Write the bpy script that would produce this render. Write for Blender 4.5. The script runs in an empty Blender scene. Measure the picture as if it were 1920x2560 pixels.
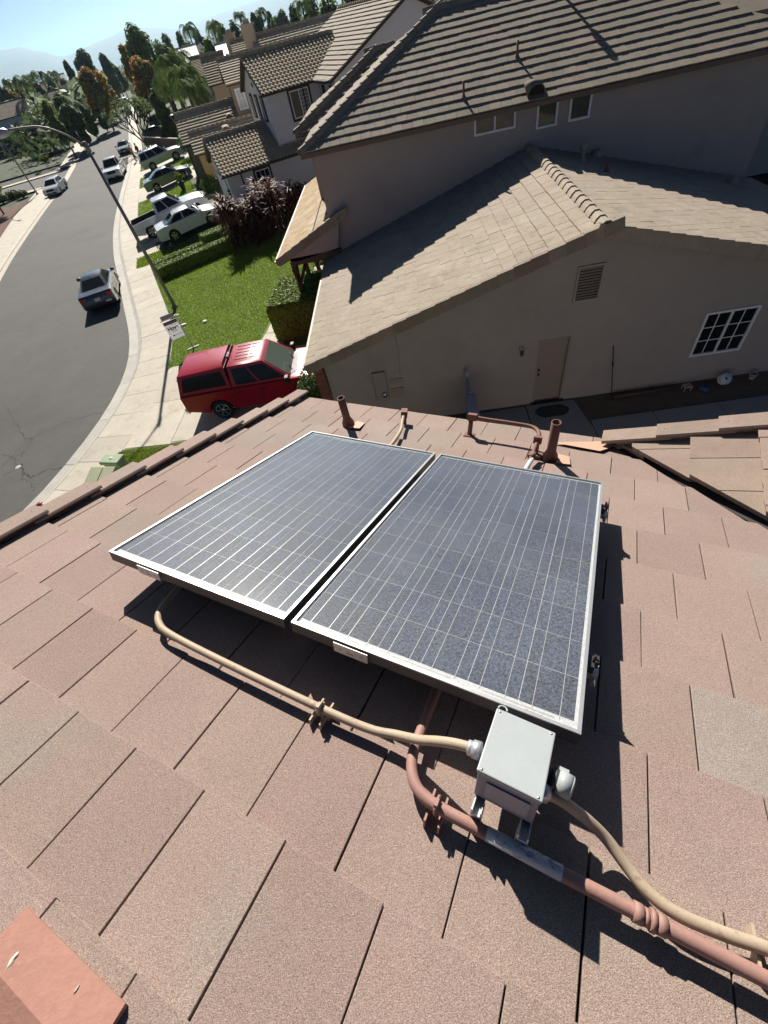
import bpy, bmesh, math, random
import numpy as np
from mathutils import Vector, Matrix, noise as mnoise
from mathutils.geometry import tessellate_polygon
R = math.radians
random.seed(7)
rng = np.random.default_rng(7)
SC = bpy.context.scene
COL = SC.collection

# ------------------------------------------------------------------ camera
CZ = 8.7
FPX, YAW, PITCH, ROLL = 1050.69, R(11.41), R(49.974), R(-15.206)
def _cam():
    cy, sy, cp, sp = math.cos(YAW), math.sin(YAW), math.cos(PITCH), math.sin(PITCH)
    f = np.array([-sy*cp, cy*cp, -sp]); r = np.array([cy, sy, 0.0]); u = np.cross(r, f)
    c, s = math.cos(ROLL), math.sin(ROLL)
    return c*r+s*u, -s*r+c*u, f
CR, CU, CF = _cam()
cam_d = bpy.data.cameras.new('camera'); cam = bpy.data.objects.new('camera', cam_d); COL.objects.link(cam)
cam.matrix_world = Matrix(((CR[0], CU[0], -CF[0], 0), (CR[1], CU[1], -CF[1], 0), (CR[2], CU[2], -CF[2], CZ), (0, 0, 0, 1)))
cam_d.sensor_fit = 'VERTICAL'; cam_d.sensor_height = 36; cam_d.lens = 36*FPX/2560
cam_d.clip_start = 0.02; cam_d.clip_end = 40000
SC.camera = cam
# ------------------------------------------------------------------ light
SUN_D = Vector((0.22, -0.816, -0.535)).normalized()          # the way the sunlight travels
SUN_EL = math.asin(-SUN_D.z); SUN_AZ = math.atan2(-SUN_D.x, -SUN_D.y)
world = bpy.data.worlds.new('World'); SC.world = world; world.use_nodes = True
wt = world.node_tree; wt.nodes.clear()
sky = wt.nodes.new('ShaderNodeTexSky'); sky.sky_type = 'NISHITA'; sky.sun_disc = False
sky.sun_elevation = SUN_EL; sky.sun_rotation = SUN_AZ
sky.air_density = 0.26; sky.dust_density = 0.0; sky.ozone_density = 3.0; sky.altitude = 200
bg = wt.nodes.new('ShaderNodeBackground'); bg.inputs[1].default_value = 0.05
wo = wt.nodes.new('ShaderNodeOutputWorld')
wt.links.new(sky.outputs[0], bg.inputs[0]); wt.links.new(bg.outputs[0], wo.inputs[0])
sd = bpy.data.lights.new('sun', 'SUN'); sd.energy = 5.0; sd.angle = R(0.53); sd.color = (1.0, 0.94, 0.85)
so = bpy.data.objects.new('sun', sd); COL.objects.link(so); so.location = (-40, 150, 100)
so.rotation_euler = SUN_D.to_track_quat('-Z', 'Y').to_euler()
SC.view_settings.view_transform = 'Standard'; SC.view_settings.look = 'None'
SC.view_settings.exposure = 0.68; SC.view_settings.gamma = 1.0; SC.view_settings.use_curve_mapping = False
SC.cycles.max_bounces = 6; SC.cycles.diffuse_bounces = 1; SC.cycles.glossy_bounces = 3
SC.cycles.transmission_bounces = 4; SC.cycles.transparent_max_bounces = 12; SC.cycles.volume_bounces = 0
SC.cycles.use_denoising = True
SC.cycles.sample_clamp_indirect = 6

# ------------------------------------------------------------------ survey helpers: a photo pixel as a line of sight
def ray(p):
    d = CR*((p[0]-960)/FPX) - CU*((p[1]-1280)/FPX) + CF
    return d
def PZ(p, z=0.0):
    d = ray(p); t = (z-CZ)/d[2]; return Vector((d[0]*t, d[1]*t, z))
def PD(p, D):                                  # at a horizontal distance D
    d = ray(p); t = D/math.hypot(d[0], d[1]); return Vector((d[0]*t, d[1]*t, CZ+d[2]*t))
def PV(p, b):                                  # on the upright line nearest through ground point b
    d = ray(p); t = (d[0]*b[0]+d[1]*b[1])/(d[0]**2+d[1]**2); return CZ+d[2]*t
def PY(p, y):
    d = ray(p); t = y/d[1]; return Vector((d[0]*t, y, CZ+d[2]*t))
def r1(u, v): return (u/2.183, v/2.183)

# ------------------------------------------------------------------ objects
W = {}
def _par(o, parent, M):
    W[o.name] = M
    if parent is not None:
        o.parent = parent; o.matrix_basis = W[parent.name].inverted() @ M
    else:
        o.matrix_basis = M
    return o
def T(x, y=0, z=0):
    return Matrix.Translation((x, y, z)) if not isinstance(x, Vector) else Matrix.Translation(x)
def RZ(a): return Matrix.Rotation(a, 4, 'Z')
I4 = Matrix.Identity(4)
def link(name, me, parent=None, M=None):
    o = bpy.data.objects.new(name, me); COL.objects.link(o)
    return _par(o, parent, M if M is not None else (W[parent.name] if parent is not None else I4))
def tag(o, label=None, cat=None, group=None, kind=None):
    if label: o['label'] = label
    if cat: o['category'] = cat
    if group: o['group'] = group
    if kind: o['kind'] = kind
    return o
def thing(name, label, cat, M=I4, group=None):
    o = bpy.data.objects.new(name, None); COL.objects.link(o); o.empty_display_size = .2
    _par(o, None, M.copy()); return tag(o, label, cat, group)
def frame(o, x, y, z=None):
    x = Vector(x).normalized(); y = Vector(y); z = Vector(z) if z else x.cross(y); z.normalize(); y = z.cross(x)
    return Matrix(((x.x, y.x, z.x, o[0]), (x.y, y.y, z.y, o[1]), (x.z, y.z, z.z, o[2]), (0, 0, 0, 1)))
def inst(o, name, parent, M):                  # copy sharing the mesh
    c = o.copy(); c.name = name; COL.objects.link(c); return _par(c, parent, M)
def kids(o): return [c for c in COL.objects if c.parent is o]
def copy_tree(o, M, label=None, group=None):
    allk = {}
    for c in COL.objects:
        if c.parent is not None: allk.setdefault(c.parent.name, []).append(c)
    def rec(s, par, Mw):
        c = s.copy(); COL.objects.link(c)
        W[c.name] = Mw
        if par is not None:
            c.parent = par; c.matrix_basis = s.matrix_basis
        else: c.matrix_basis = Mw
        for k in allk.get(s.name, []): rec(k, c, Mw @ k.matrix_basis)
        return c
    c = rec(o, None, M)
    if label: c['label'] = label
    if group: c['group'] = group
    return c

class MB:
    def __init__(s): s.v = []; s.f = []; s.m = []; s.sm = []
    def add(s, vs, fs, mi=0, M=None, sm=False):
        n = len(s.v)
        for v in vs: s.v.append(tuple(M @ Vector(v)) if M is not None else tuple(v))
        for f in fs: s.f.append([i+n for i in f]); s.m.append(mi); s.sm.append(sm)
        return s
    def box(s, c, d, mi=0, M=None):
        x, y, z = c; a, b, h = d[0]/2, d[1]/2, d[2]/2
        vs = [(x+i*a, y+j*b, z+k*h) for k in (-1, 1) for j in (-1, 1) for i in (-1, 1)]
        return s.add(vs, [(0, 2, 3, 1), (4, 5, 7, 6), (0, 1, 5, 4), (2, 6, 7, 3), (0, 4, 6, 2), (1, 3, 7, 5)], mi, M)
    def prism(s, poly, z0, z1, mi=0, M=None):        # poly (x, y); z0/z1 number or function of (x, y)
        n = len(poly); g0 = z0 if callable(z0) else (lambda x, y: z0); g1 = z1 if callable(z1) else (lambda x, y: z1)
        ar = sum(poly[i][0]*poly[(i+1) % n][1]-poly[(i+1) % n][0]*poly[i][1] for i in range(n))
        if ar < 0: poly = poly[::-1]
        vs = [(p[0], p[1], g0(*p)) for p in poly]+[(p[0], p[1], g1(*p)) for p in poly]
        fs = [list(range(n))[::-1], list(range(n, 2*n))]+[[i, (i+1) % n, n+(i+1) % n, n+i] for i in range(n)]
        return s.add(vs, fs, mi, M)
    def tube(s, pts, r, n=8, mi=0, M=None, cap=True):
        pts = [Vector(p) for p in pts]; rs = r if isinstance(r, (list, tuple)) else [r]*len(pts)
        vs = []; ref = None
        for i, p in enumerate(pts):
            t = (pts[min(i+1, len(pts)-1)]-pts[max(i-1, 0)]).normalized()
            if ref is None: ref = Vector((0, 0, 1)) if abs(t.z) < .9 else Vector((1, 0, 0))
            a = t.cross(ref).normalized(); b = t.cross(a); ref = (ref - t*ref.dot(t)); ref = ref.normalized() if ref.length > 1e-6 else b
            a = t.cross(ref).normalized(); b = a.cross(t)
            for k in range(n):
                q = 2*math.pi*k/n; vs.append(p+(a*math.cos(q)+b*math.sin(q))*rs[i])
        fs = [[i*n+k, i*n+(k+1) % n, (i+1)*n+(k+1) % n, (i+1)*n+k] for i in range(len(pts)-1) for k in range(n)]
        s.add(vs, fs, mi, M, True)
        if cap:
            m = len(s.v)-len(vs); s.f.append([m+k for k in range(n)][::-1]); s.f.append([m+(len(pts)-1)*n+k for k in range(n)]); s.m += [mi]*2; s.sm += [False]*2
        return s
    def lathe(s, prof, n=16, mi=0, M=None, sm=True):      # prof (r, z) about z
        vs = [(r*math.cos(2*math.pi*k/n), r*math.sin(2*math.pi*k/n), z) for r, z in prof for k in range(n)]
        fs = [[i*n+k, i*n+(k+1) % n, (i+1)*n+(k+1) % n, (i+1)*n+k] for i in range(len(prof)-1) for k in range(n)]
        return s.add(vs, fs, mi, M, sm)
    def wall(s, outer, holes, th, rev=None, mi=0, M=None):   # plate in x,z with rectangular holes; face at y=0, body towards +y
        loops = [[Vector((x, 0, z)) for x, z in outer]]+[[Vector((x, 0, z)) for x, z in ((a, c), (b, c), (b, d), (a, d))] for a, b, c, d in holes]
        flat = [p for l in loops for p in l]
        tri = tessellate_polygon([[Vector((p.x, p.z, 0)) for p in l] for l in loops])
        s.add(flat, [list(t) for t in tri], mi, M)
        n = len(outer); vs = [(x, 0, z) for x, z in outer]+[(x, th, z) for x, z in outer]
        s.add(vs, [[i, (i+1) % n, n+(i+1) % n, n+i] for i in range(n)]+[list(range(n, 2*n))], mi, M)
        for a, b, c, d in holes:
            rv = rev or th*.8; q = [(a, c), (b, c), (b, d), (a, d)]
            vs = [(x, 0, z) for x, z in q]+[(x, rv, z) for x, z in q]
            s.add(vs, [[i, n2, 4+n2, 4+i] for i, n2 in ((0, 1), (1, 2), (2, 3), (3, 0))]+[[4, 5, 6, 7]], mi, M)
        return s
    def mesh(s, name, mats, smooth=None, bevel=None):
        me = bpy.data.meshes.new(name); me.from_pydata(s.v, [], s.f); me.update()
        for m in (mats if isinstance(mats, (list, tuple)) else [mats]): me.materials.append(m)
        me.polygons.foreach_set('material_index', s.m); 
        if smooth is not None:
            me.polygons.foreach_set('use_smooth', [True]*len(s.f)); me.set_sharp_from_angle(angle=R(smooth))
        else: me.polygons.foreach_set('use_smooth', s.sm)
        bm = bmesh.new(); bm.from_mesh(me); bmesh.ops.recalc_face_normals(bm, faces=bm.faces); bm.to_mesh(me); bm.free()
        return me
    def build(s, name, mats, parent=None, M=None, smooth=None, bevel=None):
        o = link(name, s.mesh(name, mats, smooth), parent, M)
        if bevel:
            b = o.modifiers.new('edge', 'BEVEL'); b.width = bevel[0]; b.segments = bevel[1]; b.limit_method = 'ANGLE'; b.angle_limit = R(35); b.harden_normals = False
        return o
def quads(name, V, mats, parent=None, M=None):       # V: (n,4,3) array of loose quads (or (n,3,3) triangles)
    n, k = V.shape[:2]
    me = bpy.data.meshes.new(name); me.vertices.add(n*k); me.vertices.foreach_set('co', V.reshape(-1).astype(np.float32))
    me.loops.add(n*k); me.loops.foreach_set('vertex_index', np.arange(n*k, dtype=np.int32))
    me.polygons.add(n); me.polygons.foreach_set('loop_start', np.arange(0, n*k, k, dtype=np.int32)); me.update(calc_edges=True)
    me.materials.append(mats)
    return link(name, me, parent, M)
def smoothpath(pts, n=6):
    P = [Vector(p) for p in pts]; out = []
    for i in range(len(P)-1):
        a = P[max(i-1, 0)]; b = P[i]; c = P[i+1]; d = P[min(i+2, len(P)-1)]
        for k in range(n):
            t = k/n; out.append(.5*((2*b)+(c-a)*t+(2*a-5*b+4*c-d)*t*t+(3*b-a-3*c+d)*t**3))
    out.append(P[-1]); return out

# ------------------------------------------------------------------ materials
def mat(name, col, rough=.7, metal=0, var=(), bump=(), rand=0, hue=0, mix=(), spec=.5, coat=0, transl=0, leaf=0, normal=True):
    """var: (scale, amount) brightness noise; bump: (scale, strength, distance); rand: per object; mix: (colour, scale, low, high) second colour."""
    m = bpy.data.materials.new(name); m.use_nodes = True; nt = m.node_tree; N = nt.nodes; L = nt.links
    b = N['Principled BSDF']; b.inputs['Roughness'].default_value = rough; b.inputs['Metallic'].default_value = metal
    b.inputs['Specular IOR Level'].default_value = spec; b.inputs['Coat Weight'].default_value = coat; b.inputs['Coat Roughness'].default_value = .05
    geo = N.new('ShaderNodeNewGeometry')
    def nz(scale, detail=4, rough_=.6):
        t = N.new('ShaderNodeTexNoise'); t.inputs['Scale'].default_value = scale; t.inputs['Detail'].default_value = detail; t.inputs['Roughness'].default_value = rough_
        L.new(geo.outputs['Position'], t.inputs['Vector']); return t.outputs['Fac']
    def mth(op, a, b_, c=None):
        t = N.new('ShaderNodeMath'); t.operation = op
        for i, x in enumerate((a, b_, c)):
            if x is None: continue
            if hasattr(x, 'links'): L.new(x, t.inputs[i])
            else: t.inputs[i].default_value = x
        return t.outputs[0]
    rgb = N.new('ShaderNodeRGB'); rgb.outputs[0].default_value = (*col, 1); c = rgb.outputs[0]
    for c2, sc, lo, hi in mix:
        mr = N.new('ShaderNodeMapRange'); mr.inputs[1].default_value = lo; mr.inputs[2].default_value = hi; L.new(nz(sc, 6), mr.inputs[0])
        mx = N.new('ShaderNodeMix'); mx.data_type = 'RGBA'; L.new(mr.outputs[0], mx.inputs[0]); L.new(c, mx.inputs[6]); mx.inputs[7].default_value = (*c2, 1); c = mx.outputs[2]
    val = None
    for sc, am in var:
        t = mth('MULTIPLY_ADD', nz(sc), am*2.6, 1-am*1.3)
        val = t if val is None else mth('MULTIPLY', val, t)
    if rand:
        oi = N.new('ShaderNodeObjectInfo'); t = mth('MULTIPLY_ADD', oi.outputs['Random'], rand*2, 1-rand); val = t if val is None else mth('MULTIPLY', val, t)
    if leaf:
        t = mth('MULTIPLY_ADD', geo.outputs['Random Per Island'], leaf*2, 1-leaf); val = t if val is None else mth('MULTIPLY', val, t)
    if val is not None or hue:
        h = N.new('ShaderNodeHueSaturation'); L.new(c, h.inputs['Color'])
        if val is not None: L.new(val, h.inputs['Value'])
        if hue:
            src = geo.outputs['Random Per Island'] if leaf else None
            if src is None:
                oi = N.new('ShaderNodeObjectInfo'); wn = N.new('ShaderNodeTexWhiteNoise'); wn.noise_dimensions = '1D'; L.new(oi.outputs['Random'], wn.inputs['W']); src = wn.outputs['Value']
            L.new(mth('MULTIPLY_ADD', src, hue*2, .5-hue), h.inputs['Hue'])
        c = h.outputs[0]
    L.new(c, b.inputs['Base Color'])
    prev = None
    for sc, st, di in bump:
        bp = N.new('ShaderNodeBump'); bp.inputs['Strength'].default_value = st; bp.inputs['Distance'].default_value = di
        L.new(nz(sc, 3), bp.inputs['Height'])
        if prev is not None: L.new(prev, bp.inputs['Normal'])
        prev = bp.outputs[0]
    if prev is not None: L.new(prev, b.inputs['Normal'])
    if transl:
        tr = N.new('ShaderNodeBsdfTranslucent'); L.new(c, tr.inputs['Color']); ms = N.new('ShaderNodeMixShader'); ms.inputs[0].default_value = transl
        L.new(b.outputs[0], ms.inputs[1]); L.new(tr.outputs[0], ms.inputs[2]); L.new(ms.outputs[0], N['Material Output'].inputs['Surface'])
    return m
M_ = {}
def mk(key, *a, **k): M_[key] = mat(key, *a, **k); return M_[key]
mk('asphalt', (.105, .101, .093), .9, var=((.1, .16), (.5, .16), (2.5, .10), (60, .3)), bump=((150, .5, .004),), mix=(((.060, .058, .055), 1.1, .66, .74), ((.078, .075, .07), .12, .5, .7), ((.115, .105, .095), .3, .62, .75)))
mk('concrete', (.55, .50, .41), .85, var=((1.2, .14), (9, .10), (90, .10)), rand=.06, bump=((120, .25, .003),), mix=(((.42, .36, .24), 1.7, .55, .75),))
mk('concrete_grey', (.50, .475, .42), .85, var=((1.5, .16), (12, .12), (90, .1)), rand=.06, bump=((120, .25, .003),))
mk('concrete_yard', (.30, .30, .29), .9, var=((1, .12), (40, .08)))
mk('dirt', (.16, .115, .08), .95, var=((1.5, .3), (25, .25)), bump=((30, .6, .02),))
mk('mulch', (.13, .06, .04), .95, var=((2, .3), (40, .4)), bump=((50, .7, .03),))
mk('soil', (.085, .10, .035), .95, var=((1.2, .3), (20, .3)), bump=((30, .6, .02),), mix=(((.17, .12, .06), .8, .6, .72),))
mk('lawn', (.12, .20, .014), .9, var=((.8, .2), (14, .3), (60, .3)), bump=((70, .8, .02),), mix=(((.10, .10, .03), .55, .60, .75),))
mk('blade', (.24, .34, .02), .75, var=((.7, .22),), leaf=.45, hue=.02, transl=.35, mix=(((.13, .12, .03), .5, .6, .8),))
mk('terrain', (.06, .065, .04), .95, var=((.004, .4), (.05, .4)))
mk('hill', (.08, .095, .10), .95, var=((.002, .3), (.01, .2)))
mk('stucco_tan', (.43, .375, .335), .92, var=((.5, .10), (2.5, .07), (30, .06)), bump=((90, .5, .008), (7, .3, .01)), mix=(((.38, .335, .305), .8, .56, .72),))
mk('stucco_white', (.74, .74, .75), .92, var=((.6, .05), (4, .04)), bump=((60, .3, .006),))
mk('stucco_beige', (.34, .265, .175), .92, var=((.6, .06),), bump=((60, .3, .006),))
mk('stucco_cream', (.52, .45, .36), .92, var=((.6, .06),), bump=((60, .3, .006),))
mk('stucco_yellow', (.58, .40, .17), .92, var=((.6, .06),))
mk('tile_red', (.335, .246, .208), .92, rand=.07, hue=.008, var=((3.2, .10), (330, .95), (800, .9)), bump=((420, .8, .003),), mix=(((.37, .245, .19), 2.1, .60, .80), ((.315, .262, .222), 1.3, .52, .7)))
mk('tile_lichen', (.36, .275, .22), .92, rand=.10, hue=.010, var=((6, .16), (280, .7), (700, .6)), bump=((380, 1, .004),), mix=(((.33, .25, .11), 5, .60, .72), ((.37, .27, .23), 2.2, .5, .66)))
mk('tile_grey', (.33, .275, .24), .92, var=((3, .1), (330, .95), (800, .9)), bump=((420, .8, .003),))
mk('tile_mauve', (.31, .222, .19), .92, var=((3, .1), (330, .95), (800, .9)), bump=((420, .8, .003),))
mk('tile_smooth', (.37, .19, .145), .9, var=((6, .12), (60, .12)), bump=((120, .4, .003), (25, .4, .004)), mix=(((.50, .45, .36), 23, .72, .76),))
mk('tile_tan', (.385, .32, .245), .92, rand=.05, hue=.006, var=((1.4, .12), (11, .16)), bump=((60, .4, .006),), mix=(((.30, .25, .18), 2.5, .55, .7), ((.43, .37, .30), 1.1, .55, .7)))
mk('tile_porch', (.42, .29, .15), .92, rand=.12, hue=.006, var=((1.4, .14), (11, .16)), bump=((60, .4, .006),), mix=(((.45, .38, .29), .8, .52, .62),))
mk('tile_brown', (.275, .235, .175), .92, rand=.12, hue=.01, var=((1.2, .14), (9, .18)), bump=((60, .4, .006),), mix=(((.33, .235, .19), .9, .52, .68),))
mk('tile_s', (.44, .355, .23), .9, var=((1.2, .16), (10, .14)), rand=.05)
mk('tile_s2', (.46, .38, .27), .9, var=((1.2, .16), (10, .14)))
mk('underlay', (.06, .05, .045), .95)
mk('fascia', (.17, .125, .095), .8, var=((3, .1),))
mk('fascia_dark', (.055, .035, .03), .75)
mk('gutter_tan', (.33, .27, .2), .6)
mk('white_paint', (.78, .78, .76), .45)
mk('frame_white', (.88, .88, .89), .4)
mk('glass_dark', (.012, .014, .016), .05, spec=.28)
mk('glass_wind', (.13, .165, .14), .06, spec=.3)
mk('sign_board', (.80, .80, .82), .5, transl=.5)
mk('verge', (.032, .052, .012), .95, var=((.8, .3), (14, .3)), mix=(((.13, .11, .06), .5, .55, .7),))  # verge colour darkened throughout to hold the shade of the trees
mk('glass_house', (.05, .055, .055), .05, spec=.6, var=((6, .5),))
mk('blind', (.55, .54, .5), .8, var=((4, .2),))
mk('door_tan', (.36, .295, .245), .55, var=((5, .04),))
mk('black', (.012, .012, .013), .6)
mk('rubber', (.018, .018, .018), .85)
mk('dark_plastic', (.03, .03, .032), .55)
mk('steel', (.55, .56, .57), .35, metal=.9, var=((40, .1),))
mk('galv', (.62, .63, .64), .45, metal=.6, var=((30, .12),))
mk('alu', (.60, .60, .59), .38, metal=.7, var=((25, .08),))
mk('frame_dark', (.10, .10, .105), .45, metal=.5)
mk('lamp_pole', (.21, .205, .20), .6, metal=.3, var=((3, .12), (30, .1)))
mk('conduit_tan', (.45, .355, .255), .6, var=((14, .10), (120, .12)), mix=(((.33, .24, .17), 45, .60, .68),))
mk('pipe_red', (.36, .20, .165), .65, var=((12, .10), (90, .12)), bump=((60, .2, .002),))
mk('vent_red', (.20, .095, .07), .7, var=((14, .15),))
mk('flashing', (.60, .37, .26), .6, var=((9, .1),))
mk('box_grey', (.40, .43, .435), .42, var=((20, .06), (200, .06)), bump=((150, .1, .001),))
mk('box_side', (.27, .27, .33), .5, var=((20, .05),))
mk('plate_grey', (.37, .37, .43), .5, var=((30, .05),))
mk('label_white', (.60, .66, .70), .5)
mk('backsheet', (.66, .67, .66), .5)
mk('busbar', (.72, .71, .66), .35, metal=.3)
mk('timber', (.105, .06, .042), .8, var=((5, .2),))
mk('hedge_leaf', (.085, .14, .022), .6, leaf=.5, hue=.02, transl=.25)
mk('hedge_lime', (.22, .31, .035), .6, leaf=.45, hue=.02, transl=.25)
mk('hedge_core', (.018, .030, .008), .9)
mk('cordyline', (.095, .020, .016), .6, leaf=.6, hue=.015, transl=.25, spec=.15, mix=(((.22, .10, .05), .9, .48, .60),))
mk('leaf_dark', (.115, .165, .052), .6, leaf=.45, hue=.02, transl=.55, var=((.5, .2),))
mk('leaf_green', (.16, .22, .050), .6, leaf=.5, hue=.025, transl=.55, var=((.5, .2),))
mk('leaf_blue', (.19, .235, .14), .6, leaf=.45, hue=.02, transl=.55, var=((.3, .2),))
mk('leaf_orange', (.42, .22, .05), .6, leaf=.5, hue=.03, transl=.55, mix=(((.26, .24, .05), .35, .45, .6),))
mk('leaf_wood', (.085, .12, .045), .7, leaf=.5, hue=.02, transl=.3, var=((.08, .35), (.5, .2)))
mk('leaf_palm', (.16, .23, .05), .5, leaf=.4, hue=.02, transl=.3)
mk('leaf_yellow', (.26, .30, .03), .6, leaf=.4, hue=.02, transl=.3)
mk('bark', (.13, .10, .075), .9, var=((4, .25),), bump=((12, .6, .03),))
mk('bark_dark', (.055, .042, .035), .9, var=((6, .2),))
mk('bark_grey', (.10, .085, .07), .85, var=((6, .2),))
mk('util_green', (.33, .42, .27), .6, var=((4, .08), (30, .05)))
mk('util_pale', (.50, .52, .34), .6, var=((4, .10), (30, .06)))
mk('red_plastic', (.45, .05, .06), .4)
mk('pot', (.03, .028, .027), .6)
mk('blue_cloth', (.05, .09, .25), .8)
mk('hose_white', (.62, .64, .66), .6)
mk('mat_rubber', (.05, .055, .045), .95, var=((30, .5),), bump=((40, 1, .02),))
mk('chrome', (.75, .75, .76), .12, metal=1)
mk('rim', (.50, .50, .51), .25, metal=.9)
mk('tail_red', (.42, .015, .02), .2, coat=.6)
mk('headlamp', (.55, .58, .6), .08, spec=.8)
mk('plate_white', (.7, .7, .68), .5)
mk('interior', (.33, .40, .35), .8)
mk('print_black', (.012, .012, .014), .6)
mk('print_grey', (.30, .32, .38), .6)
mk('paint_red', (.40, .010, .032), .35, coat=.5, spec=.3)
mk('paint_white', (.76, .77, .78), .3, coat=.8)
mk('paint_silverwhite', (.70, .72, .75), .3, metal=0, coat=.8)
mk('paint_charcoal', (.075, .078, .09), .28, metal=.5, coat=.8)
mk('paint_bluegrey', (.13, .15, .175), .28, metal=.5, coat=.8)
mk('paint_silver', (.33, .37, .41), .3, metal=.5, coat=.8)
mk('paint_teal', (.06, .10, .105), .28, metal=.4, coat=.8)
mk('paint_dark', (.03, .035, .04), .28, metal=.3, coat=.8)
# ------------------------------------------------------------------ ground, street, pavements
def struct(o): o['kind'] = 'structure'; return o
def rings(name, rad, n, z, m):
    mb = MB(); vs = [(0, 0, z)]; fs = []
    for r in rad:
        for k in range(n): vs.append((r*math.cos(2*math.pi*k/n), r*math.sin(2*math.pi*k/n), z))
    fs += [(0, 1+k, 1+(k+1) % n) for k in range(n)]
    for i in range(len(rad)-1): fs += [(1+i*n+k, 1+(i+1)*n+k, 1+(i+1)*n+(k+1) % n, 1+i*n+(k+1) % n) for k in range(n)]
    mb.add(vs, fs); return struct(mb.build(name, m))
ground = rings('ground', (60, 400, 2000, 6000, 13000), 48, -0.06, M_['terrain'])

SIDE = 0.12
def resample(pts, step):
    P = smoothpath([(x, y, 0) for x, y in pts], 10); out = [P[0]]; acc = 0
    for a, b in zip(P, P[1:]):
        L = (b-a).length; t = step-acc
        while t <= L: out.append(a.lerp(b, t/L)); t += step
        acc = (acc+L) % step
    return out
def nrm(P):
    N = []
    for i in range(len(P)):
        t = (P[min(i+1, len(P)-1)]-P[max(i-1, 0)]).normalized(); N.append(Vector((t.y, -t.x, 0)))
    return N
EDGE = [(-26, -16), (-20.5, -5), (-16.8, 2), (-14.8, 6.2), (-13.6, 9.2), (-13.1, 11.8), (-13.0, 14.5), (-13.4, 17.3), (-14.5, 20.4), (-16.8, 25.0), (-19.9, 31.1), (-22.4, 36.2), (-25.6, 43.6), (-30.4, 56.2), (-38.4, 77.7), (-56.4, 121), (-79, 174), (-96, 213), (-122, 262), (-165, 330)]
RE = resample(EDGE, 1.25); RN = nrm(RE)
def off(P, N, d): return [p+n*d for p, n in zip(P, N)]
WIDTH = lambda i: 8.7+3.5*max(0, 1-abs(RE[i].y-15)/22)
LE = [p-n*WIDTH(i) for i, (p, n) in enumerate(zip(RE, RN))]
def strip(mb, A, B, za, zb, mi=0, i0=0, i1=None):
    i1 = i1 or len(A)-1
    vs = [(a.x, a.y, za) for a in A]+[(b.x, b.y, zb) for b in B]; n = len(A)
    mb.add(vs, [[i, i+1, n+i+1, n+i] for i in range(i0, i1)], mi)
mb = MB(); strip(mb, LE, RE, 0.004, 0.004); 
# the side street that leaves to the left, with its throat
ST = Vector((-.36, .933, 0)); SN = Vector((.933, .36, 0)); SC0 = Vector((-48.2, 77.5, 0))
def sp(t, d, z=0): q = SC0+ST*t+SN*d; return (q.x, q.y, z)
road = struct(mb.build('road', M_['asphalt']))
mb = MB(); mb.add([sp(-5.5, -.3, .0), sp(5.5, -.3, .0), sp(6.5, -60, .0), sp(-4.5, -60, .0)], [(0, 1, 2, 3)])
struct(mb.build('side_road', M_['asphalt']))
# pavement on the right: gutter, rolled kerb, slabs
def slabs(nm, base, N_, d0, d1, ztop, th, count, step, m, parent, gap=.012, prof=None, start=0):
    for k in range(count):
        i = start+k*step
        if i+step >= len(base): break
        idx = list(range(i, i+step+1)); o_ = MB()
        A = [base[j]+N_[j]*d0 for j in idx]; B = [base[j]+N_[j]*d1 for j in idx]
        g0 = (A[1]-A[0]).normalized()*gap/2; g1 = (A[-1]-A[-2]).normalized()*gap/2
        A[0] = A[0]+g0; B[0] = B[0]+g0; A[-1] = A[-1]-g1; B[-1] = B[-1]-g1
        c = (A[0]+B[-1])/2; n = len(idx); dz = random.uniform(-.004, .004)
        z0, z1 = ztop if isinstance(ztop, tuple) else (ztop, ztop)
        vs = [(a.x-c.x, a.y-c.y, z0+dz) for a in A]+[(b.x-c.x, b.y-c.y, z1+dz) for b in B]+[(a.x-c.x, a.y-c.y, z0-th) for a in A]+[(b.x-c.x, b.y-c.y, z1-th) for b in B]
        fs = [[q, q+1, n+q+1, n+q] for q in range(n-1)]+[[q, 2*n+q, 2*n+q+1, q+1] for q in range(n-1)]+[[n+q, n+q+1, 3*n+q+1, 3*n+q] for q in range(n-1)]
        fs += [[0, n, 3*n, 2*n], [n-1, 3*n-1, 4*n-1, 2*n-1]]
        o_.add(vs, fs); o_.build(nm, m, parent, T(c.x, c.y, 0))
G0, G1, G2, G3 = 0.0, .46, .68, 2.22
i60 = next(i for i, p in enumerate(RE) if p.y > 66)
i2 = next(i for i, p in enumerate(RE) if p.y > 1)
mb = MB(); strip(mb, off(RE, RN, G0), off(RE, RN, G1), -.02, -.02); gutter = struct(mb.build('gutter_strip', M_['underlay']))
strip(mbg := MB(), off(RE, RN, G0), off(RE, RN, G1), .008, .004, 0, i60); gf = mbg.build('gutter_slab', M_['concrete_grey'], gutter); gf['kind'] = 'stuff'
slabs('gutter_slab', RE, RN, G0, G1, (.008, .0), .05, 60, 2, M_['concrete_grey'], gutter, start=i2, gap=.02)
mb = MB(); strip(mb, off(RE, RN, G1), off(RE, RN, G1), -.05, .02); kerb = struct(mb.build('kerb', M_['underlay']))
strip(mbg := MB(), off(RE, RN, G1), off(RE, RN, G2), .03, .12, 0, i60); kf = mbg.build('kerb_stone', M_['concrete_grey'], kerb); kf['kind'] = 'stuff'
slabs('kerb_stone', RE, RN, G1+.004, G2-.006, (.035, SIDE+.004), .08, 60, 2, M_['concrete_grey'], kerb, start=i2, gap=.02)
mb = MB(); strip(mb, off(RE, RN, G2), off(RE, RN, G3), .07, .07); pave = struct(mb.build('sidewalk', M_['underlay']))
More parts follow.
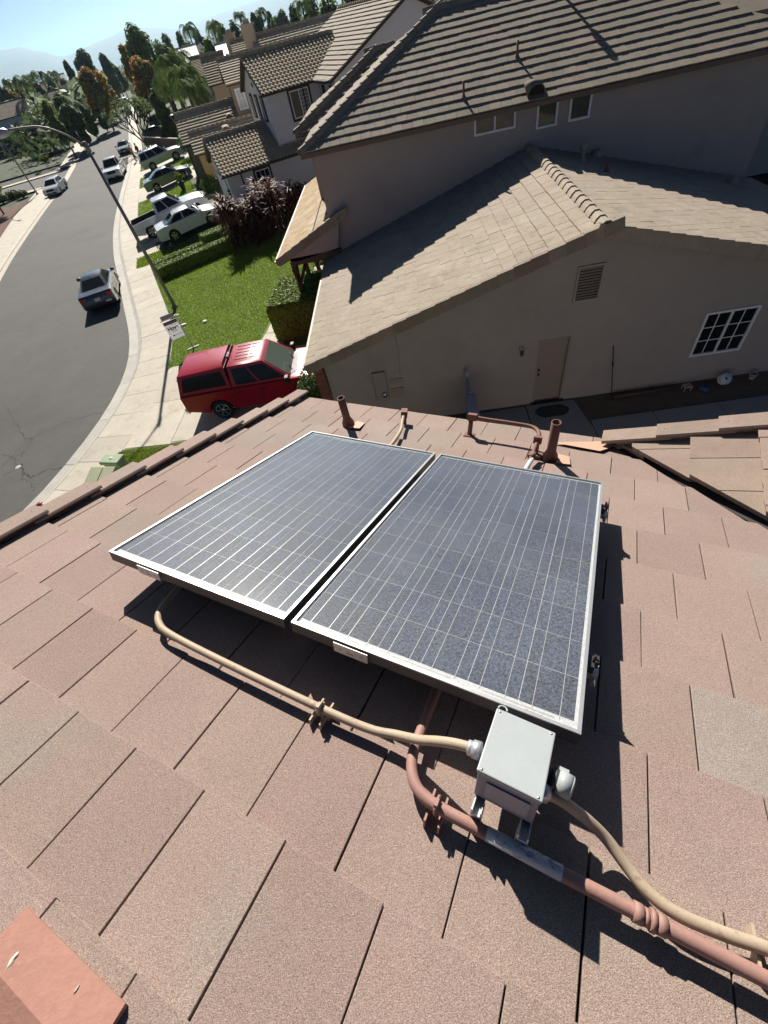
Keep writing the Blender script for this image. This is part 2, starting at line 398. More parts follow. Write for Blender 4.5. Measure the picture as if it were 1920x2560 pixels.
strip(mbg := MB(), off(RE, RN, G2), off(RE, RN, G3), SIDE, SIDE, 0, i60); pf = mbg.build('paving_slab', M_['concrete'], pave); pf['kind'] = 'stuff'
slabs('paving_slab', RE, RN, G2, G3, SIDE, .05, 60, 1, M_['concrete'], pave, start=i2, gap=.022)
# the far pavement on the left
LN = nrm(LE); iA = next(i for i, p in enumerate(LE) if p.y > 71); iB = next(i for i, p in enumerate(LE) if p.y > 84.5)
mbl = MB()
for a, b in ((0, iA), (iB, len(LE)-1)):
    strip(mbl, off(LE, LN, 0), off(LE, LN, -.5), .008, .004, 0, a, b); strip(mbl, off(LE, LN, -.5), off(LE, LN, -.66), .03, .12, 0, a, b); strip(mbl, off(LE, LN, -.66), off(LE, LN, -3.6 if a == 0 else -2.6), .12, .12, 0, a, b)
strip(mbl, off(LE, LN, 0.2), off(LE, LN, -.7), .010, .010, 0, iA, iB)
# pavements that turn into the side street
for s, t0 in ((-1, -6.3), (1, 6.3)):
    mbl.add([sp(t0-.9*s, -1.5, .12), sp(t0+.7*s, -1.5, .12), sp(t0+.7*s, -50, .12), sp(t0-.9*s, -50, .12), sp(t0-.9*s, -1.5, .0), sp(t0-.9*s, -50, .0)], [(0, 1, 2, 3), (0, 3, 5, 4)])
struct(mbl.build('pavement', M_['concrete']))
# lots left of the street
mb = MB(); A = off(LE, LN, -3.6); B = off(LE, LN, -40)
strip(mb, A, B, .10, .10, 0, 0, iA-2); strip(mb, off(LE, LN, -2.6), off(LE, LN, -40), .10, .3, 0, iB+5, len(LE)-1)
struct(mb.build('verge', M_['verge']))
mb = MB(); q = [PZ(r1(*p), .11) for p in ((0, 1300), (100, 1150), (205, 1075), (170, 1095), (60, 1130), (-120, 1150), (-200, 1350))]
mb.add([(p.x, p.y, .125) for p in q], [list(range(len(q)))[::-1]]); struct(mb.build('bark_bed', M_['mulch']))

# rising lots right of the street beyond the nearest neighbour
P0 = Vector((-20.0, 35.3, 0))
def smooth(x): x = max(0, min(1, x)); return x*x*(3-2*x)
def lotz(x, y):
    q = Vector((x, y, 0))-P0; t = q.dot(ST); d = q.dot(SN)
    ramp = smooth((t+4.5)/4.0)
    return SIDE+ramp*(.098*max(0, min(d-.3, 6.0)))
mb = MB(); nt_, nd = 90, 24; vs = []
for i in range(nt_+1):
    for j in range(nd+1):
        t = -9+i*2.4; d = -.0+(j/nd)**1.4*60
        b = P0+ST*t; k = min(range(len(RE)), key=lambda k: (RE[k]+RN[k]*G3-b).length) if j == 0 else k
        e = RE[k]+RN[k]*G3
        if j == 0: e0 = e
        q = e0+SN*d; vs.append((q.x, q.y, lotz(q.x, q.y)))
mb.add(vs, [[i*(nd+1)+j, i*(nd+1)+j+1, (i+1)*(nd+1)+j+1, (i+1)*(nd+1)+j] for i in range(nt_) for j in range(nd)], sm=True)
struct(mb.build('lot_ground', M_['soil']))
# lawn and yard of the nearest neighbour
bk = off(RE, RN, G3)
near = [p for p in bk if 15.9 < p.y < 31]
lawn_poly = [(p.x+.01, p.y) for p in near]+[(-13.0, 33.4), (-3.0, 33.4), (-3.0, 19.0), (-3.4, 16.6), (-10.8, 16.6)]
def fan(poly, z, nm, m):
    mb = MB(); tri = tessellate_polygon([[Vector((x, y, 0)) for x, y in poly]]); mb.add([(x, y, z) for x, y in poly], [list(t) for t in tri]); return struct(mb.build(nm, m))
fan(lawn_poly, SIDE-.002, 'lawn', M_['lawn'])
fan([(-2.7, 11.2), (14, 11.2), (14, 6.0), (-3, 6.0)], -.01, 'yard', M_['dirt'])
fan([(-11.2, 11.3), (-3.0, 11.3), (-3.0, 6.0), (-7, 2), (-14, 2.0), (-12.0, 7.5), (-11.2, 9.6)], SIDE-.004, 'front_yard', M_['soil'])
# driveway slabs of the nearest neighbour
dw = struct(MB().add([(-11.6, 11.25, .112), (-2.8, 11.25, .112), (-2.8, 16.6, .112), (-11.6, 16.6, .112)], [(0, 1, 2, 3)]).build('driveway', M_['concrete']))
def slab(nm, poly, z, parent, m=M_['concrete'], th=.06):
    c = (sum(p[0] for p in poly)/len(poly), sum(p[1] for p in poly)/len(poly)); o_ = MB(); o_.prism([(p[0]-c[0], p[1]-c[1]) for p in poly], z-th, z); return o_.build(nm, m, parent, T(c[0], c[1], 0))
for x0, x1 in ((-10.9, -9.05), (-9.03, -5.95), (-5.93, -2.8)):
    for y0, y1 in ((11.35, 13.95), (13.97, 16.55)):
        xa = x0 if x0 > -10.8 else (-10.86 if y0 < 12 else -10.72)
        slab('paving_slab', [(xa, y0), (x1, y0-(.1 if y0 < 12 else 0)), (x1, y1), (xa, y1)], SIDE+.004, dw)
# stepping path slabs beside the lawn
walk = struct(MB().add([(-7.4, 16.6, .08), (-6.5, 16.6, .08), (-6.5, 17, .08), (-7.4, 17, .08)], [(0, 1, 2, 3)]).build('garden_path', M_['underlay']))
for q in (((-6.95, 16.62), (-5.75, 16.62), (-5.75, 18.1), (-6.75, 18.1)), ((-6.72, 18.14), (-5.72, 18.14), (-5.68, 19.6), (-6.6, 19.6)), ((-6.55, 21.2), (-5.5, 21.2), (-5.5, 22.5), (-6.3, 22.5)), ((-5.68, 22.55), (-4.3, 22.55), (-4.3, 24.2), (-5.68, 24.2))):
    slab('paving_slab', q, SIDE+.012, walk)
# side yard concrete
yd = struct(MB().add([(3.0, 8.0, -.005), (4.6, 8.0, -.005), (4.6, 8.1, -.005), (3, 8.1, -.005)], [(0, 1, 2, 3)]).build('yard_path', M_['concrete_yard']))
slab('paving_slab', [(3.0, 9.0), (4.55, 8.0), (4.62, 9.3), (4.45, 10.72), (3.05, 10.75)], .03, yd, M_['concrete_yard'])
slab('paving_slab', [(1.2, 8.0), (2.98, 8.0), (3.0, 10.7), (1.2, 10.7)], .028, yd, M_['concrete_yard'])
for k in range(5): slab('paving_slab', [(4.64+k*1.7, 8.2), (4.62+(k+1)*1.7, 8.2), (4.62+(k+1)*1.7, 9.72+.02*k), (4.64+k*1.7, 9.7+.02*k)], .03, yd, M_['concrete_yard'])
# driveways of the houses further on (they climb with the lots)
def drive(t0, t1, n=8, d1=9.5, m=M_['concrete']):
    dv = struct(MB().box((0, 0, -5), (.01, .01, .01)).build('driveway', M_['underlay']))
    for a in range(2):
        for c in range(3):
            mb = MB(); vs = []; ta = t0+(t1-t0)*a/2+.01; tb = t0+(t1-t0)*(a+1)/2-.01; da = d1*c/3+.012; db = d1*(c+1)/3
            for i in range(5):
                for j in range(2):
                    q = P0+ST*(ta+(tb-ta)*j)+SN*(da+(db-da)*i/4); vs.append((q.x, q.y, lotz(q.x, q.y)+.012))
            mb.add(vs, [[2*i, 2*i+1, 2*i+3, 2*i+2] for i in range(4)]); mb.build('paving_slab', m, dv)
    return dv
drive(-3.2, 2.6)
drive(14.6, 21.3)
drive(27.3, 32.0)
drive(37.5, 44)
# hills on the horizon
prof = [(-60, 2.2), (-45, 2.4), (-38, 2.0), (-31.3, 2.32), (-30, 2.22), (-28.4, 1.67), (-27.4, 1.15), (-25, 1.42), (-23.1, 1.60), (-21.4, 1.83), (-19.3, 1.46), (-17.2, .95), (-14.6, 1.27), (-12.1, 1.36), (-10.1, 1.45), (-7.3, 1.55), (-3, 1.9), (5, 1.7), (20, 2.1), (40, 1.8), (60, 2)]
mb = MB(); vs = []; na, nr = 260, 9
for i in range(na+1):
    az = -60+120*i/na
    h = float(np.interp(az, [p[0] for p in prof], [p[1] for p in prof]))
    for j in range(nr+1):
        Dd = 7000+j*500; f = math.sin(math.pi*min(1, j/6)/2) if j <= 6 else 1-.2*(j-6)
        rough_ = .10*mnoise.noise((az*.8, j*.7, 0))+.05*mnoise.noise((az*3, j*1.3, 5))
        z = (10000*math.tan(R(h))+8)*f*(1+rough_*(1.2-f*.8))
        vs.append((Dd*math.sin(R(az)), Dd*math.cos(R(az)), z if j else -2))
mb.add(vs, [[i*(nr+1)+j, (i+1)*(nr+1)+j, (i+1)*(nr+1)+j+1, i*(nr+1)+j+1] for i in range(na) for j in range(nr)], sm=True)
struct(mb.build('hills', M_['hill']))
# ------------------------------------------------------------------ tiled roof planes
def clip(poly, a, b, c):                      # keep a*x+b*y <= c
    out = []
    for i in range(len(poly)):
        p, q = poly[i], poly[(i+1) % len(poly)]; fp = a*p[0]+b*p[1]-c; fq = a*q[0]+b*q[1]-c
        if fp <= 0: out.append(p)
        if fp*fq < 0: t = fp/(fp-fq); out.append((p[0]+(q[0]-p[0])*t, p[1]+(q[1]-p[1])*t))
    return out
def area(p): return abs(sum(p[i][0]*p[(i+1) % len(p)][1]-p[(i+1) % len(p)][0]*p[i][1] for i in range(len(p))))/2
def halfplanes(poly):
    s = sum(poly[i][0]*poly[(i+1) % len(poly)][1]-poly[(i+1) % len(poly)][0]*poly[i][1] for i in range(len(poly)))
    if s < 0: poly = poly[::-1]
    out = []
    for i in range(len(poly)):
        p, q = poly[i], poly[(i+1) % len(poly)]; nx, ny = q[1]-p[1], -(q[0]-p[0]); out.append((nx, ny, nx*p[0]+ny*p[1]))
    return out
def tile_polys(poly, tw, ex, lap, joint0, gap=.004, stagger=.5, s0=0.0, jit=0):
    """poly: convex region in (e, s); s runs upslope. yields (row, e0, s_nose, clipped polygon, is_whole)"""
    hp = halfplanes(poly); emin = min(p[0] for p in poly); emax = max(p[0] for p in poly); smax = max(p[1] for p in poly)
    out = []; i = 0
    while s0+i*ex < smax-.02:
        sn = s0+i*ex; e = joint0+(stagger*tw if i % 2 else 0); e -= math.ceil((e-emin)/tw)*tw
        while e < emax:
            rect = [(e+gap/2, sn), (e+tw-gap/2, sn), (e+tw-gap/2, sn+ex+lap), (e+gap/2, sn+ex+lap)]
            q = rect
            for h in hp: q = clip(q, *h) if len(q) > 2 else []
            if len(q) > 2 and area(q) > .004: out.append((i, e, sn, q, abs(area(q)-area(rect)) < 1e-6))
            e += tw
        i += 1
    return out
def tile_mb(mb, q, e0, sn, ex, th, mi=0, ch=.004, M=None):
    hz_ = lambda x, y: th*(1-(y-sn)/ex)      # local: nose high, head low
    mb.prism([(p[0]-e0, p[1]-sn) for p in q], lambda x, y: th*(1-y/ex)-th*1.0, lambda x, y: th*(1-y/ex), mi, M)
def whole_tile(tw, ex, lap, th, gap, rag, seed):
    """one flat roof tile, local origin at its nose corner: chamfered rim and a slightly worn nose"""
    rr = random.Random(seed); mb = MB(); n = 6; c = .0016
    xs = [gap/2+(tw-gap)*i/n for i in range(n+1)]; L = ex+lap
    nose = [rr.uniform(0, rag) for _ in xs]
    h = lambda y: th*(1-y/ex)
    top = [(min(max(x, gap/2+c), tw-gap/2-c), nose[i]+c, h(c)) for i, x in enumerate(xs)]
    lip = [(x, nose[i], h(0)-c) for i, x in enumerate(xs)]
    bot = [(x, nose[i], h(0)-th) for i, x in enumerate(xs)]
    head = [(xs[0]+c, L, h(L)), (xs[-1]-c, L, h(L)), (xs[0], L, h(L)-c), (xs[-1], L, h(L)-c), (xs[0], L, h(L)-th), (xs[-1], L, h(L)-th)]
    vs = top+lip+bot+head; m = n+1; H = 3*m
    fs = [list(range(m))+[H+1, H]]
    fs += [[i, m+i, m+i+1, i+1] for i in range(n)]+[[m+i, 2*m+i, 2*m+i+1, m+i+1] for i in range(n)]
    fs += [[0, H, H+2, m], [m, H+2, H+4, 2*m], [n, m+n, H+3, H+1], [m+n, 2*m+n, H+5, H+3]]
    mb.add(vs, fs); return mb

# ------------------------------------------------------------------ the house underfoot
A_ = -.425; S_ = .366
PU = Vector((math.cos(A_), math.sin(A_), 0)); PW = Vector((-math.sin(A_)*math.cos(S_), math.cos(A_)*math.cos(S_), -math.sin(S_))); PN = PU.cross(PW)
PO = Vector((-.578, .662, -1.375+CZ))                 # lower-left... corner of the right-hand panel, top face
RO = PO-PN*.21                                        # the tile plane below it
MR = frame(RO, PU, PW, PN)                            # u along the eave, w downslope, h off the tiles
PVH = Vector((-PU.y, PU.x, 0))
def rw(u, w, h=0): return RO+PU*u+PW*w+PN*h
home = thing('house', 'house underfoot with pinkish brown flat concrete roof tiles carrying the solar panels', 'house', Matrix.Translation((RO.x, RO.y, 0)) @ RZ(A_))
EAVE_W = 2.95
# roof deck in one piece with its fascia; tiles lie on it
mb = MB()
mb.prism([(-2.05, -2.6), (5.6, -2.6), (2.0+.0, 1.72), (1.02, 2.86), (-2.05, 2.86)], -.10, -.035)
roof = mb.build('roof', M_['underlay'], home, MR)
mb = MB(); mb.box((-.46, 2.885, -.09), (3.1, .022, .15)); mb.build('fascia_board', M_['fascia'], home, MR)
mb = MB(); mb.box((-2.03, .2, -.14), (.03, 5.4, .14)); mb.build('barge_board', M_['fascia'], home, MR)
# body of the house below
hl = W[home.name].inverted()
mb = MB(); mb.prism([(-1.6, -7), (6, -7), (6, 2.2), (-1.6, 2.2)], 0.0, lambda x, y: 5.9+.0*y); 
mb.build('wall', M_['stucco_cream'], home)
# field tiles.  e = u, s = 2.90 - w
EX, TW, TH = .3424, .2955, .026
MT = frame(rw(0, 2.93, -.014), PU, -PW)            # e along +u, s upslope -w  (normal must point up)
MT = Matrix(((PU.x, -PW.x, PN.x, 0), (PU.y, -PW.y, PN.y, 0), (PU.z, -PW.z, PN.z, 0), (0, 0, 0, 1))); MT.translation = rw(0, 2.915, -.014)
VK = .848                                          # valley: u = 1.04 + (2.81-w)*VK
def vall(w): return 1.04+(2.81-w)*VK
region = [(-1.975, 0), (vall(2.915)+.02, 0), (vall(-1.75)-.03, 4.665), (-1.975, 4.665)]
tmesh = [whole_tile(TW, EX, .075, TH, .005, .0035, k).mesh('roof_tile', M_['tile_red']) for k in range(4)]
SPEC_T = [((1.62, .30), 'tile_grey'), ((.34, -.36), 'tile_mauve'), ((-.9, -.3), 'tile_mauve'), ((1.35, 1.4), 'tile_mauve')]
for i, e, sn, q, whole in tile_polys(region, TW, EX, .075, .033, .005):
    jx = Matrix.Translation((e+random.uniform(-.0008, .0008), sn+random.uniform(-.003, .003), random.uniform(-.0012, .0012))) @ Matrix.Rotation(random.uniform(-.0035, .0035), 4, 'Z') @ Matrix.Rotation(random.uniform(-.003, .003), 4, 'Y')
    w_nose = 2.915-sn
    sm_ = next((m for (su, sw), m in SPEC_T if e <= su < e+TW and sn <= 2.915-sw < sn+EX), None)
    if whole and sm_:
        me = tmesh[0].copy(); me.materials.clear(); me.materials.append(M_[sm_]); link('roof_tile', me, roof, MT @ jx)
    elif whole: link('roof_tile', random.choice(tmesh), roof, MT @ jx)
    else:
        o_ = MB(); tile_mb(o_, q, e, sn, EX, TH); o_.build('roof_tile', M_['tile_red'], roof, MT @ Matrix.Translation((e, sn, 0)))
# rake tiles along the left edge
def rake_tile(L, wt, drop, th, side):
    """L-shaped trim tile: y is upslope 0..L, top flange x 0..wt (side=+1 inward), skirt at the outer edge"""
    mb = MB(); P = [(0, 0), (wt, 0), (wt, -th), (th, -th), (th, -drop), (0, -drop)]
    P = [(.012, 0), (wt-.008, 0), (wt, -.008), (wt, -th), (th, -th), (th, -drop), (0, -drop), (0, -.012)]
    n = len(P); mb.add([(side*x, y, z) for y in (0, L) for x, z in P], [list(range(n))[::-1], list(range(n, 2*n))]+[[k, (k+1) % n, n+(k+1) % n, n+k] for k in range(n)])
    mb.add([(side*wt*.5+.004*math.cos(a), .05+.004*math.sin(a), .0015) for a in [j*math.pi/3 for j in range(6)]], [list(range(6))], 1)
    return mb
rk = rake_tile(.43, .155, .16, .018, 1).mesh('rake_tile', [M_['tile_red'], M_['black']])
for k in range(14):
    s = -.04+k*.3424
    link('rake_tile', rk, roof, MT @ Matrix.Translation((-2.125+random.uniform(-.004, .004), s, .082+random.uniform(-.002, .003))) @ Matrix.Rotation(-.085, 4, 'X') @ Matrix.Rotation(random.uniform(-.01, .01), 4, 'Z'))
# smooth red cap tile at the near left corner
mb = MB(); mb.add([(-.150, -.893, .030), (.205, -.893, .030), (.215, -.985, .040), (-.15, -.985, .040), (-.15, -.893, .004), (.205, -.893, .004), (.215, -1.35, -.12), (-.15, -1.35, -.12)], [(0, 1, 2, 3), (0, 4, 5, 1), (3, 2, 6, 7), (1, 5, 6, 2), (0, 3, 7, 4), (4, 7, 6, 5)])
cp = mb.build('ridge_tile', M_['tile_smooth'], roof, MR); cp['label'] = 'smooth brick red cap tile'
# droppings on it
def blob(nm, c, lx, ly, m, parent, rot=0):
    mb = MB(); n = 18; ring = [(lx*(1+.25*random.uniform(-1, 1))*math.cos(2*math.pi*k/n), ly*(1+.25*random.uniform(-1, 1))*math.sin(2*math.pi*k/n), 0) for k in range(n)]
    mb.add(ring+[(x*.6, y*.6, .0022) for x, y, z in ring]+[(0, 0, .0028)], [[k, (k+1) % n, n+(k+1) % n, n+k] for k in range(n)]+[[n+k, n+(k+1) % n, 2*n] for k in range(n)]); return mb.build(nm, m, parent, c @ Matrix.Rotation(rot, 4, 'Z'))
mk('dropping', (.62, .60, .47), .9, var=((150, .3),))
blob('dropping', MR @ Matrix.Translation((-.075, -.962, .0385)), .0045, .016, M_['dropping'], cp, .25)
blob('dropping', MR @ Matrix.Translation((.095, -.925, .0345)), .0022, .007, M_['dropping'], cp, .2)
# flashing at the foot of the valley and round the vents
fl = MB(); fl.add([(.62, 2.66, .012), (1.0, 2.84, .016), (1.10, 2.79, .016), (.98, 2.62, .014)], [(0, 1, 2, 3)]); fl.build('valley_flashing', M_['flashing'], home, MR)

# ---- the cross roof to the right of the valley
CB = rw(1.04, 2.81, 0); CU_ = Vector((PU.x, PU.y, .383)).normalized(); CN = CU_.cross(PVH)
MC = Matrix(((CU_.x, PVH.x, CN.x, CB.x), (CU_.y, PVH.y, CN.y, CB.y), (CU_.z, PVH.z, CN.z, CB.z), (0, 0, 0, 1)))    # x upslope, y towards the eave side
CLOC = MC
mb = MB(); mb.prism([(.02, -.05), (3.6, -3.3), (3.6, -.02), (.06, -.02)], -.10, -.032); croof = mb.build('cross_roof', M_['underlay'], home, MC)
# region in (e = -y, s = x)
MCT = Matrix(((-PVH.x, CU_.x, CN.x, 0), (-PVH.y, CU_.y, CN.y, 0), (-PVH.z, CU_.z, CN.z, 0), (0, 0, 0, 1))); MCT.translation = CB+CN*.022
slx = 1/math.cos(math.atan(.383))
creg = [(.045, .105), (3.2, 3.2*slx+.055), (.045, 3.2*slx+.055)]
cm = [whole_tile(TW, .36, .075, .042, .007, .006, 20+k).mesh('roof_tile', M_['tile_lichen']) for k in range(3)]
for i, e, sn, q, whole in tile_polys(creg, TW, .36, .075, .005, .007, s0=.18-.36):
    jx = Matrix.Translation((e, sn+random.uniform(-.004, .004), random.uniform(-.002, .002))) @ Matrix.Rotation(random.uniform(-.006, .006), 4, 'Z')
    if whole: link('roof_tile', random.choice(cm), croof, MCT @ jx)
    else:
        o_ = MB(); tile_mb(o_, q, e, sn, .36, .042); o_.build('roof_tile', M_['tile_lichen'], croof, MCT @ Matrix.Translation((e, sn, 0)))
rk2 = rake_tile(.46, .15, .15, .024, 1).mesh('rake_tile', [M_['tile_lichen'], M_['black']])
for k in range(9):
    link('rake_tile', rk2, croof, MCT @ Matrix.Translation((-.085, -.03+k*.365, .075+random.uniform(-.002, .004))) @ Matrix.Rotation(-.055, 4, 'X') @ Matrix.Rotation(random.uniform(-.012, .012), 4, 'Z'))
mb = MB(); mb.box((1.8, .085, -.13), (3.7, .03, .16)); mb.build('barge_board', M_['fascia'], croof, MC)

# ------------------------------------------------------------------ vents and conduits
def cyl(mb, a, b, r, n=14, mi=0): return mb.tube([a, b], r, n, mi)
def vent_pipe(b, h, label, r=.034):
    t = thing('vent_pipe', label, 'vent pipe', Matrix.Translation(b), 'red brown vent pipes on the tiled roof')
    mb = MB(); mb.lathe([(r, -.05), (r, h), (r*.82, h), (r*.82, h-.12), (0.001, h-.12)], 18); mb.build('pipe', M_['vent_red'], t)
    mb = MB(); mb.lathe([(r*1.75, -.02), (r*1.6, .035), (r*1.12, .075), (r*1.02, .09)], 18); mb.build('boot', M_['vent_red'], t)
    f = MB(); f.prism([(.03, -.09), (.13, -.07), (.11, .07), (.02, .09)], -.006, -.002); f.build('flashing', M_['flashing'], t, Matrix.Translation(rw(0, 0, 0)-RO) @ Matrix.Translation(b) @ MR.to_3x3().to_4x4() @ Matrix.Translation((.02, 0, .016)))
    return t
vent_pipe(rw(-1.13, 2.37, .0), .30, 'red brown vent pipe at the far left corner of the solar panels')
vent_pipe(rw(.645, 2.345, .0), .355, 'taller red brown vent pipe beside the red conduit loop')

def run(nm, label, cat, pts, r, m, n=12, sm=8, group=None):
    o_ = MB(); o_.tube(smoothpath([rw(*p) for p in pts], sm), r, n); o = o_.build(nm, m); return tag(o, label, cat, group)
# tan conduit in front of the panels
tc = run('conduit', 'tan flexible conduit running along the front edge of the panels into the grey box', 'conduit',
    [(-.74, .20, .05), (-.715, .09, .052), (-.685, -.02, .055), (-.655, -.085, .056), (-.60, -.13, .056), (-.50, -.152, .056), (-.2, -.162, .056), (.22, -.165, .056), (.40, -.160, .058), (.49, -.150, .075), (.57, -.155, .115), (.63, -.160, .16), (.685, -.163, .192), (.735, -.163, .205)], .0140, M_['conduit_tan'])
mb = MB(); mb.tube([rw(-.735, .18, .05), rw(-.708, .075, .052)], .022, 12); mb.tube([rw(-.722, .125, .051), rw(-.718, .108, .051)], .026, 8); mb.build('connector', M_['dark_plastic'], tc)
mb = MB(); mb.tube([rw(.728, -.163, .203), rw(.75, -.163, .207)], .024, 6); mb.tube([rw(.716, -.163, .2), rw(.729, -.163, .203)], .020, 12); mb.build('connector', M_['galv'], tc)
# second tan conduit leaving the box to the right
t2 = run('conduit', 'tan conduit curving down from the right side of the grey box', 'conduit',
    [(.915, -.185, .19), (.96, -.176, .172), (1.0, -.170, .145), (1.045, -.166, .112), (1.09, -.172, .083), (1.14, -.200, .062), (1.19, -.232, .055), (1.25, -.245, .052), (1.34, -.238, .05), (1.45, -.222, .05), (1.7, -.20, .05), (3.6, -.19, .05)], .0148, M_['conduit_tan'])
mb = MB(); mb.tube([rw(.905, -.187, .195), rw(.928, -.182, .187)], .025, 6); mb.build('connector', M_['galv'], t2)
# red pipe
rp = run('pipe', 'red painted pipe with a faded paper label passing below the grey box', 'pipe',
    [(.545, .75, .05), (.547, .30, .05), (.549, .05, .05), (.553, -.10, .052), (.560, -.18, .054), (.585, -.235, .055), (.625, -.265, .055), (.69, -.276, .055), (.82, -.279, .055), (1.0, -.283, .055), (1.4, -.285, .055), (1.9, -.288, .055), (3.6, -.29, .055)], .0168, M_['pipe_red'], 14)
mb = MB(); mb.tube([rw(.812, -.2787, .055), rw(1.0, -.2829, .055)], .0178, 16)
lab = mb.build('label', M_['label_white'], rp); 
crk = MB()
for k in range(26):
    u = random.uniform(.83, .99); a = random.uniform(.3, 2.6); q = []
    for j in range(4): q.append(rw(u, -.2791-(u-.812)*.022+.0181*math.cos(a), .055+.0181*math.sin(a))); u += random.uniform(-.012, .016); u = min(max(u, .815), .997); a += random.uniform(-.5, .5)
    crk.tube(q, .00055, 3)
crk.build('crack', M_['print_grey'], lab)
mb = MB()
for a, b, r in ((1.155, 1.175, .0212), (1.178, 1.186, .019), (1.189, 1.20, .0238), (1.203, 1.222, .0212)): mb.tube([rw(a, -.284, .055), rw(b, -.284, .055)], r, 12 if r < .022 else 8)
mb.build('coupling', M_['pipe_red'], rp)
# supports: strut channel and strap
def support(c, ax, m, r, label, group, tall=.03):
    t = thing('pipe_support', label, 'pipe clamp', Matrix.Translation(c), group)
    ax = Vector(ax).normalized(); y = PN.cross(ax); F = Matrix(((ax.x, y.x, PN.x, c.x), (ax.y, y.y, PN.y, c.y), (ax.z, y.z, PN.z, c.z), (0, 0, 0, 1)))
    mb = MB(); mb.box((0, 0, -.006), (.034, .086, .02)); mb.build('block', m, t, F)
    for s in (-1, 1):
        mb = MB(); mb.box((s*.020, 0, .016), (.006, .088, .050)); mb.build('channel', m, t, F)
    mb = MB(); mb.tube([(0, (r+.004)*math.cos(a), .055+(r+.004)*math.sin(a)) for a in np.linspace(-.4, math.pi+.4, 12)], .0045, 6); mb.box((0, -.01, .055+r+.012), (.010, .02, .02)); mb.tube([(0, -.03, .055+r+.011), (0, .012, .055+r+.011)], .0035, 6)
    mb.build('strap', m, t, F); return t
g = 'pipe clamps on the roof'
support(rw(.222, -.165, -.0), PU, M_['conduit_tan'], .0155, 'tan clamp holding the tan conduit in front of the panels', g)
support(rw(.672, -.272, -.0), PU, M_['pipe_red'], .0185, 'red painted clamp holding the red pipe left of the grey box', g)
support(rw(1.425, -.228, -.0), PU, M_['conduit_tan'], .0165, 'tan clamp on the tan conduit at the right picture edge', g)
# conduit stubs beyond the panels
c3 = run('conduit', 'short tan conduit rising from behind the panels to a cast fitting', 'conduit', [(-.50, 1.75, .05), (-.53, 2.05, .05), (-.575, 2.30, .055), (-.625, 2.45, .075), (-.66, 2.56, .10)], .0145, M_['conduit_tan'])
mb = MB(); F = MR @ Matrix.Translation((-.672, 2.60, .10)); mb.box((0, 0, 0), (.055, .11, .06), 0, F @ Matrix.Rotation(.35, 4, 'Z')); mb.tube([rw(-.672, 2.60, .10), rw(-.672, 2.60, -.02)], .022, 10); mb.build('elbow_fitting', M_['vent_red'], c3)
rl = run('pipe', 'red conduit loop standing on two posts near the eave', 'pipe',
    [(-.035, 2.55, .17), (.10, 2.55, .165), (.30, 2.545, .165), (.44, 2.53, .165), (.50, 2.49, .16), (.53, 2.42, .15), (.535, 2.33, .13), (.53, 2.20, .08), (.525, 2.02, .05), (.52, 1.7, .05)], .016, M_['vent_red'])
mb = MB(); mb.tube([rw(-.04, 2.55, -.02), rw(-.04, 2.55, .15)], .02, 10); mb.box((-.03, 2.55, .17), (.075, .05, .052), 0, MR); mb.box((-.04, 2.55, .0), (.085, .085, .03), 0, MR); mb.build('elbow_fitting', M_['vent_red'], rl)
mb = MB(); mb.tube([rw(.535, 2.36, -.02), rw(.535, 2.36, .16)], .018, 8); mb.box((.535, 2.35, .0), (.10, .08, .04), 0, MR); mb.box((.535, 2.33, .14), (.06, .03, .05), 0, MR); mb.build('bracket', M_['vent_red'], rl)
mb = MB(); mb.tube([rw(.533, 2.14, .062), rw(.525, 2.02, .052), rw(.521, 1.86, .05)], .0175, 10); mb.build('bare_section', M_['label_white'], rl)
mb = MB(); mb.tube([rw(.534, 2.20, .085), rw(.533, 2.15, .066)], .021, 10); mb.build('coupling', M_['vent_red'], rl)

# ------------------------------------------------------------------ solar panels
def cell_mat():
    m = mat('solar_cell', (.020, .032, .064), .5, rand=.22, hue=.01, var=((3, .2),), spec=.2); nt = m.node_tree; N = nt.nodes; L = nt.links
    b = N['Principled BSDF']; geo = N.new('ShaderNodeNewGeometry')
    v = N.new('ShaderNodeTexVoronoi'); v.inputs['Scale'].default_value = 150; v.feature = 'F1'; L.new(geo.outputs['Position'], v.inputs['Vector'])
    mx = N.new('ShaderNodeMix'); mx.data_type = 'RGBA'; src = b.inputs['Base Color'].links[0].from_socket
    hsv = N.new('ShaderNodeHueSaturation'); L.new(src, hsv.inputs['Color']); ma = N.new('ShaderNodeMath'); ma.operation = 'MULTIPLY_ADD'; sep = N.new('ShaderNodeSeparateColor'); L.new(v.outputs['Color'], sep.inputs[0]); L.new(sep.outputs[0], ma.inputs[0]); ma.inputs[1].default_value = 1.3; ma.inputs[2].default_value = .4; L.new(ma.outputs[0], hsv.inputs['Value']); L.new(hsv.outputs[0], b.inputs['Base Color'])
    return m
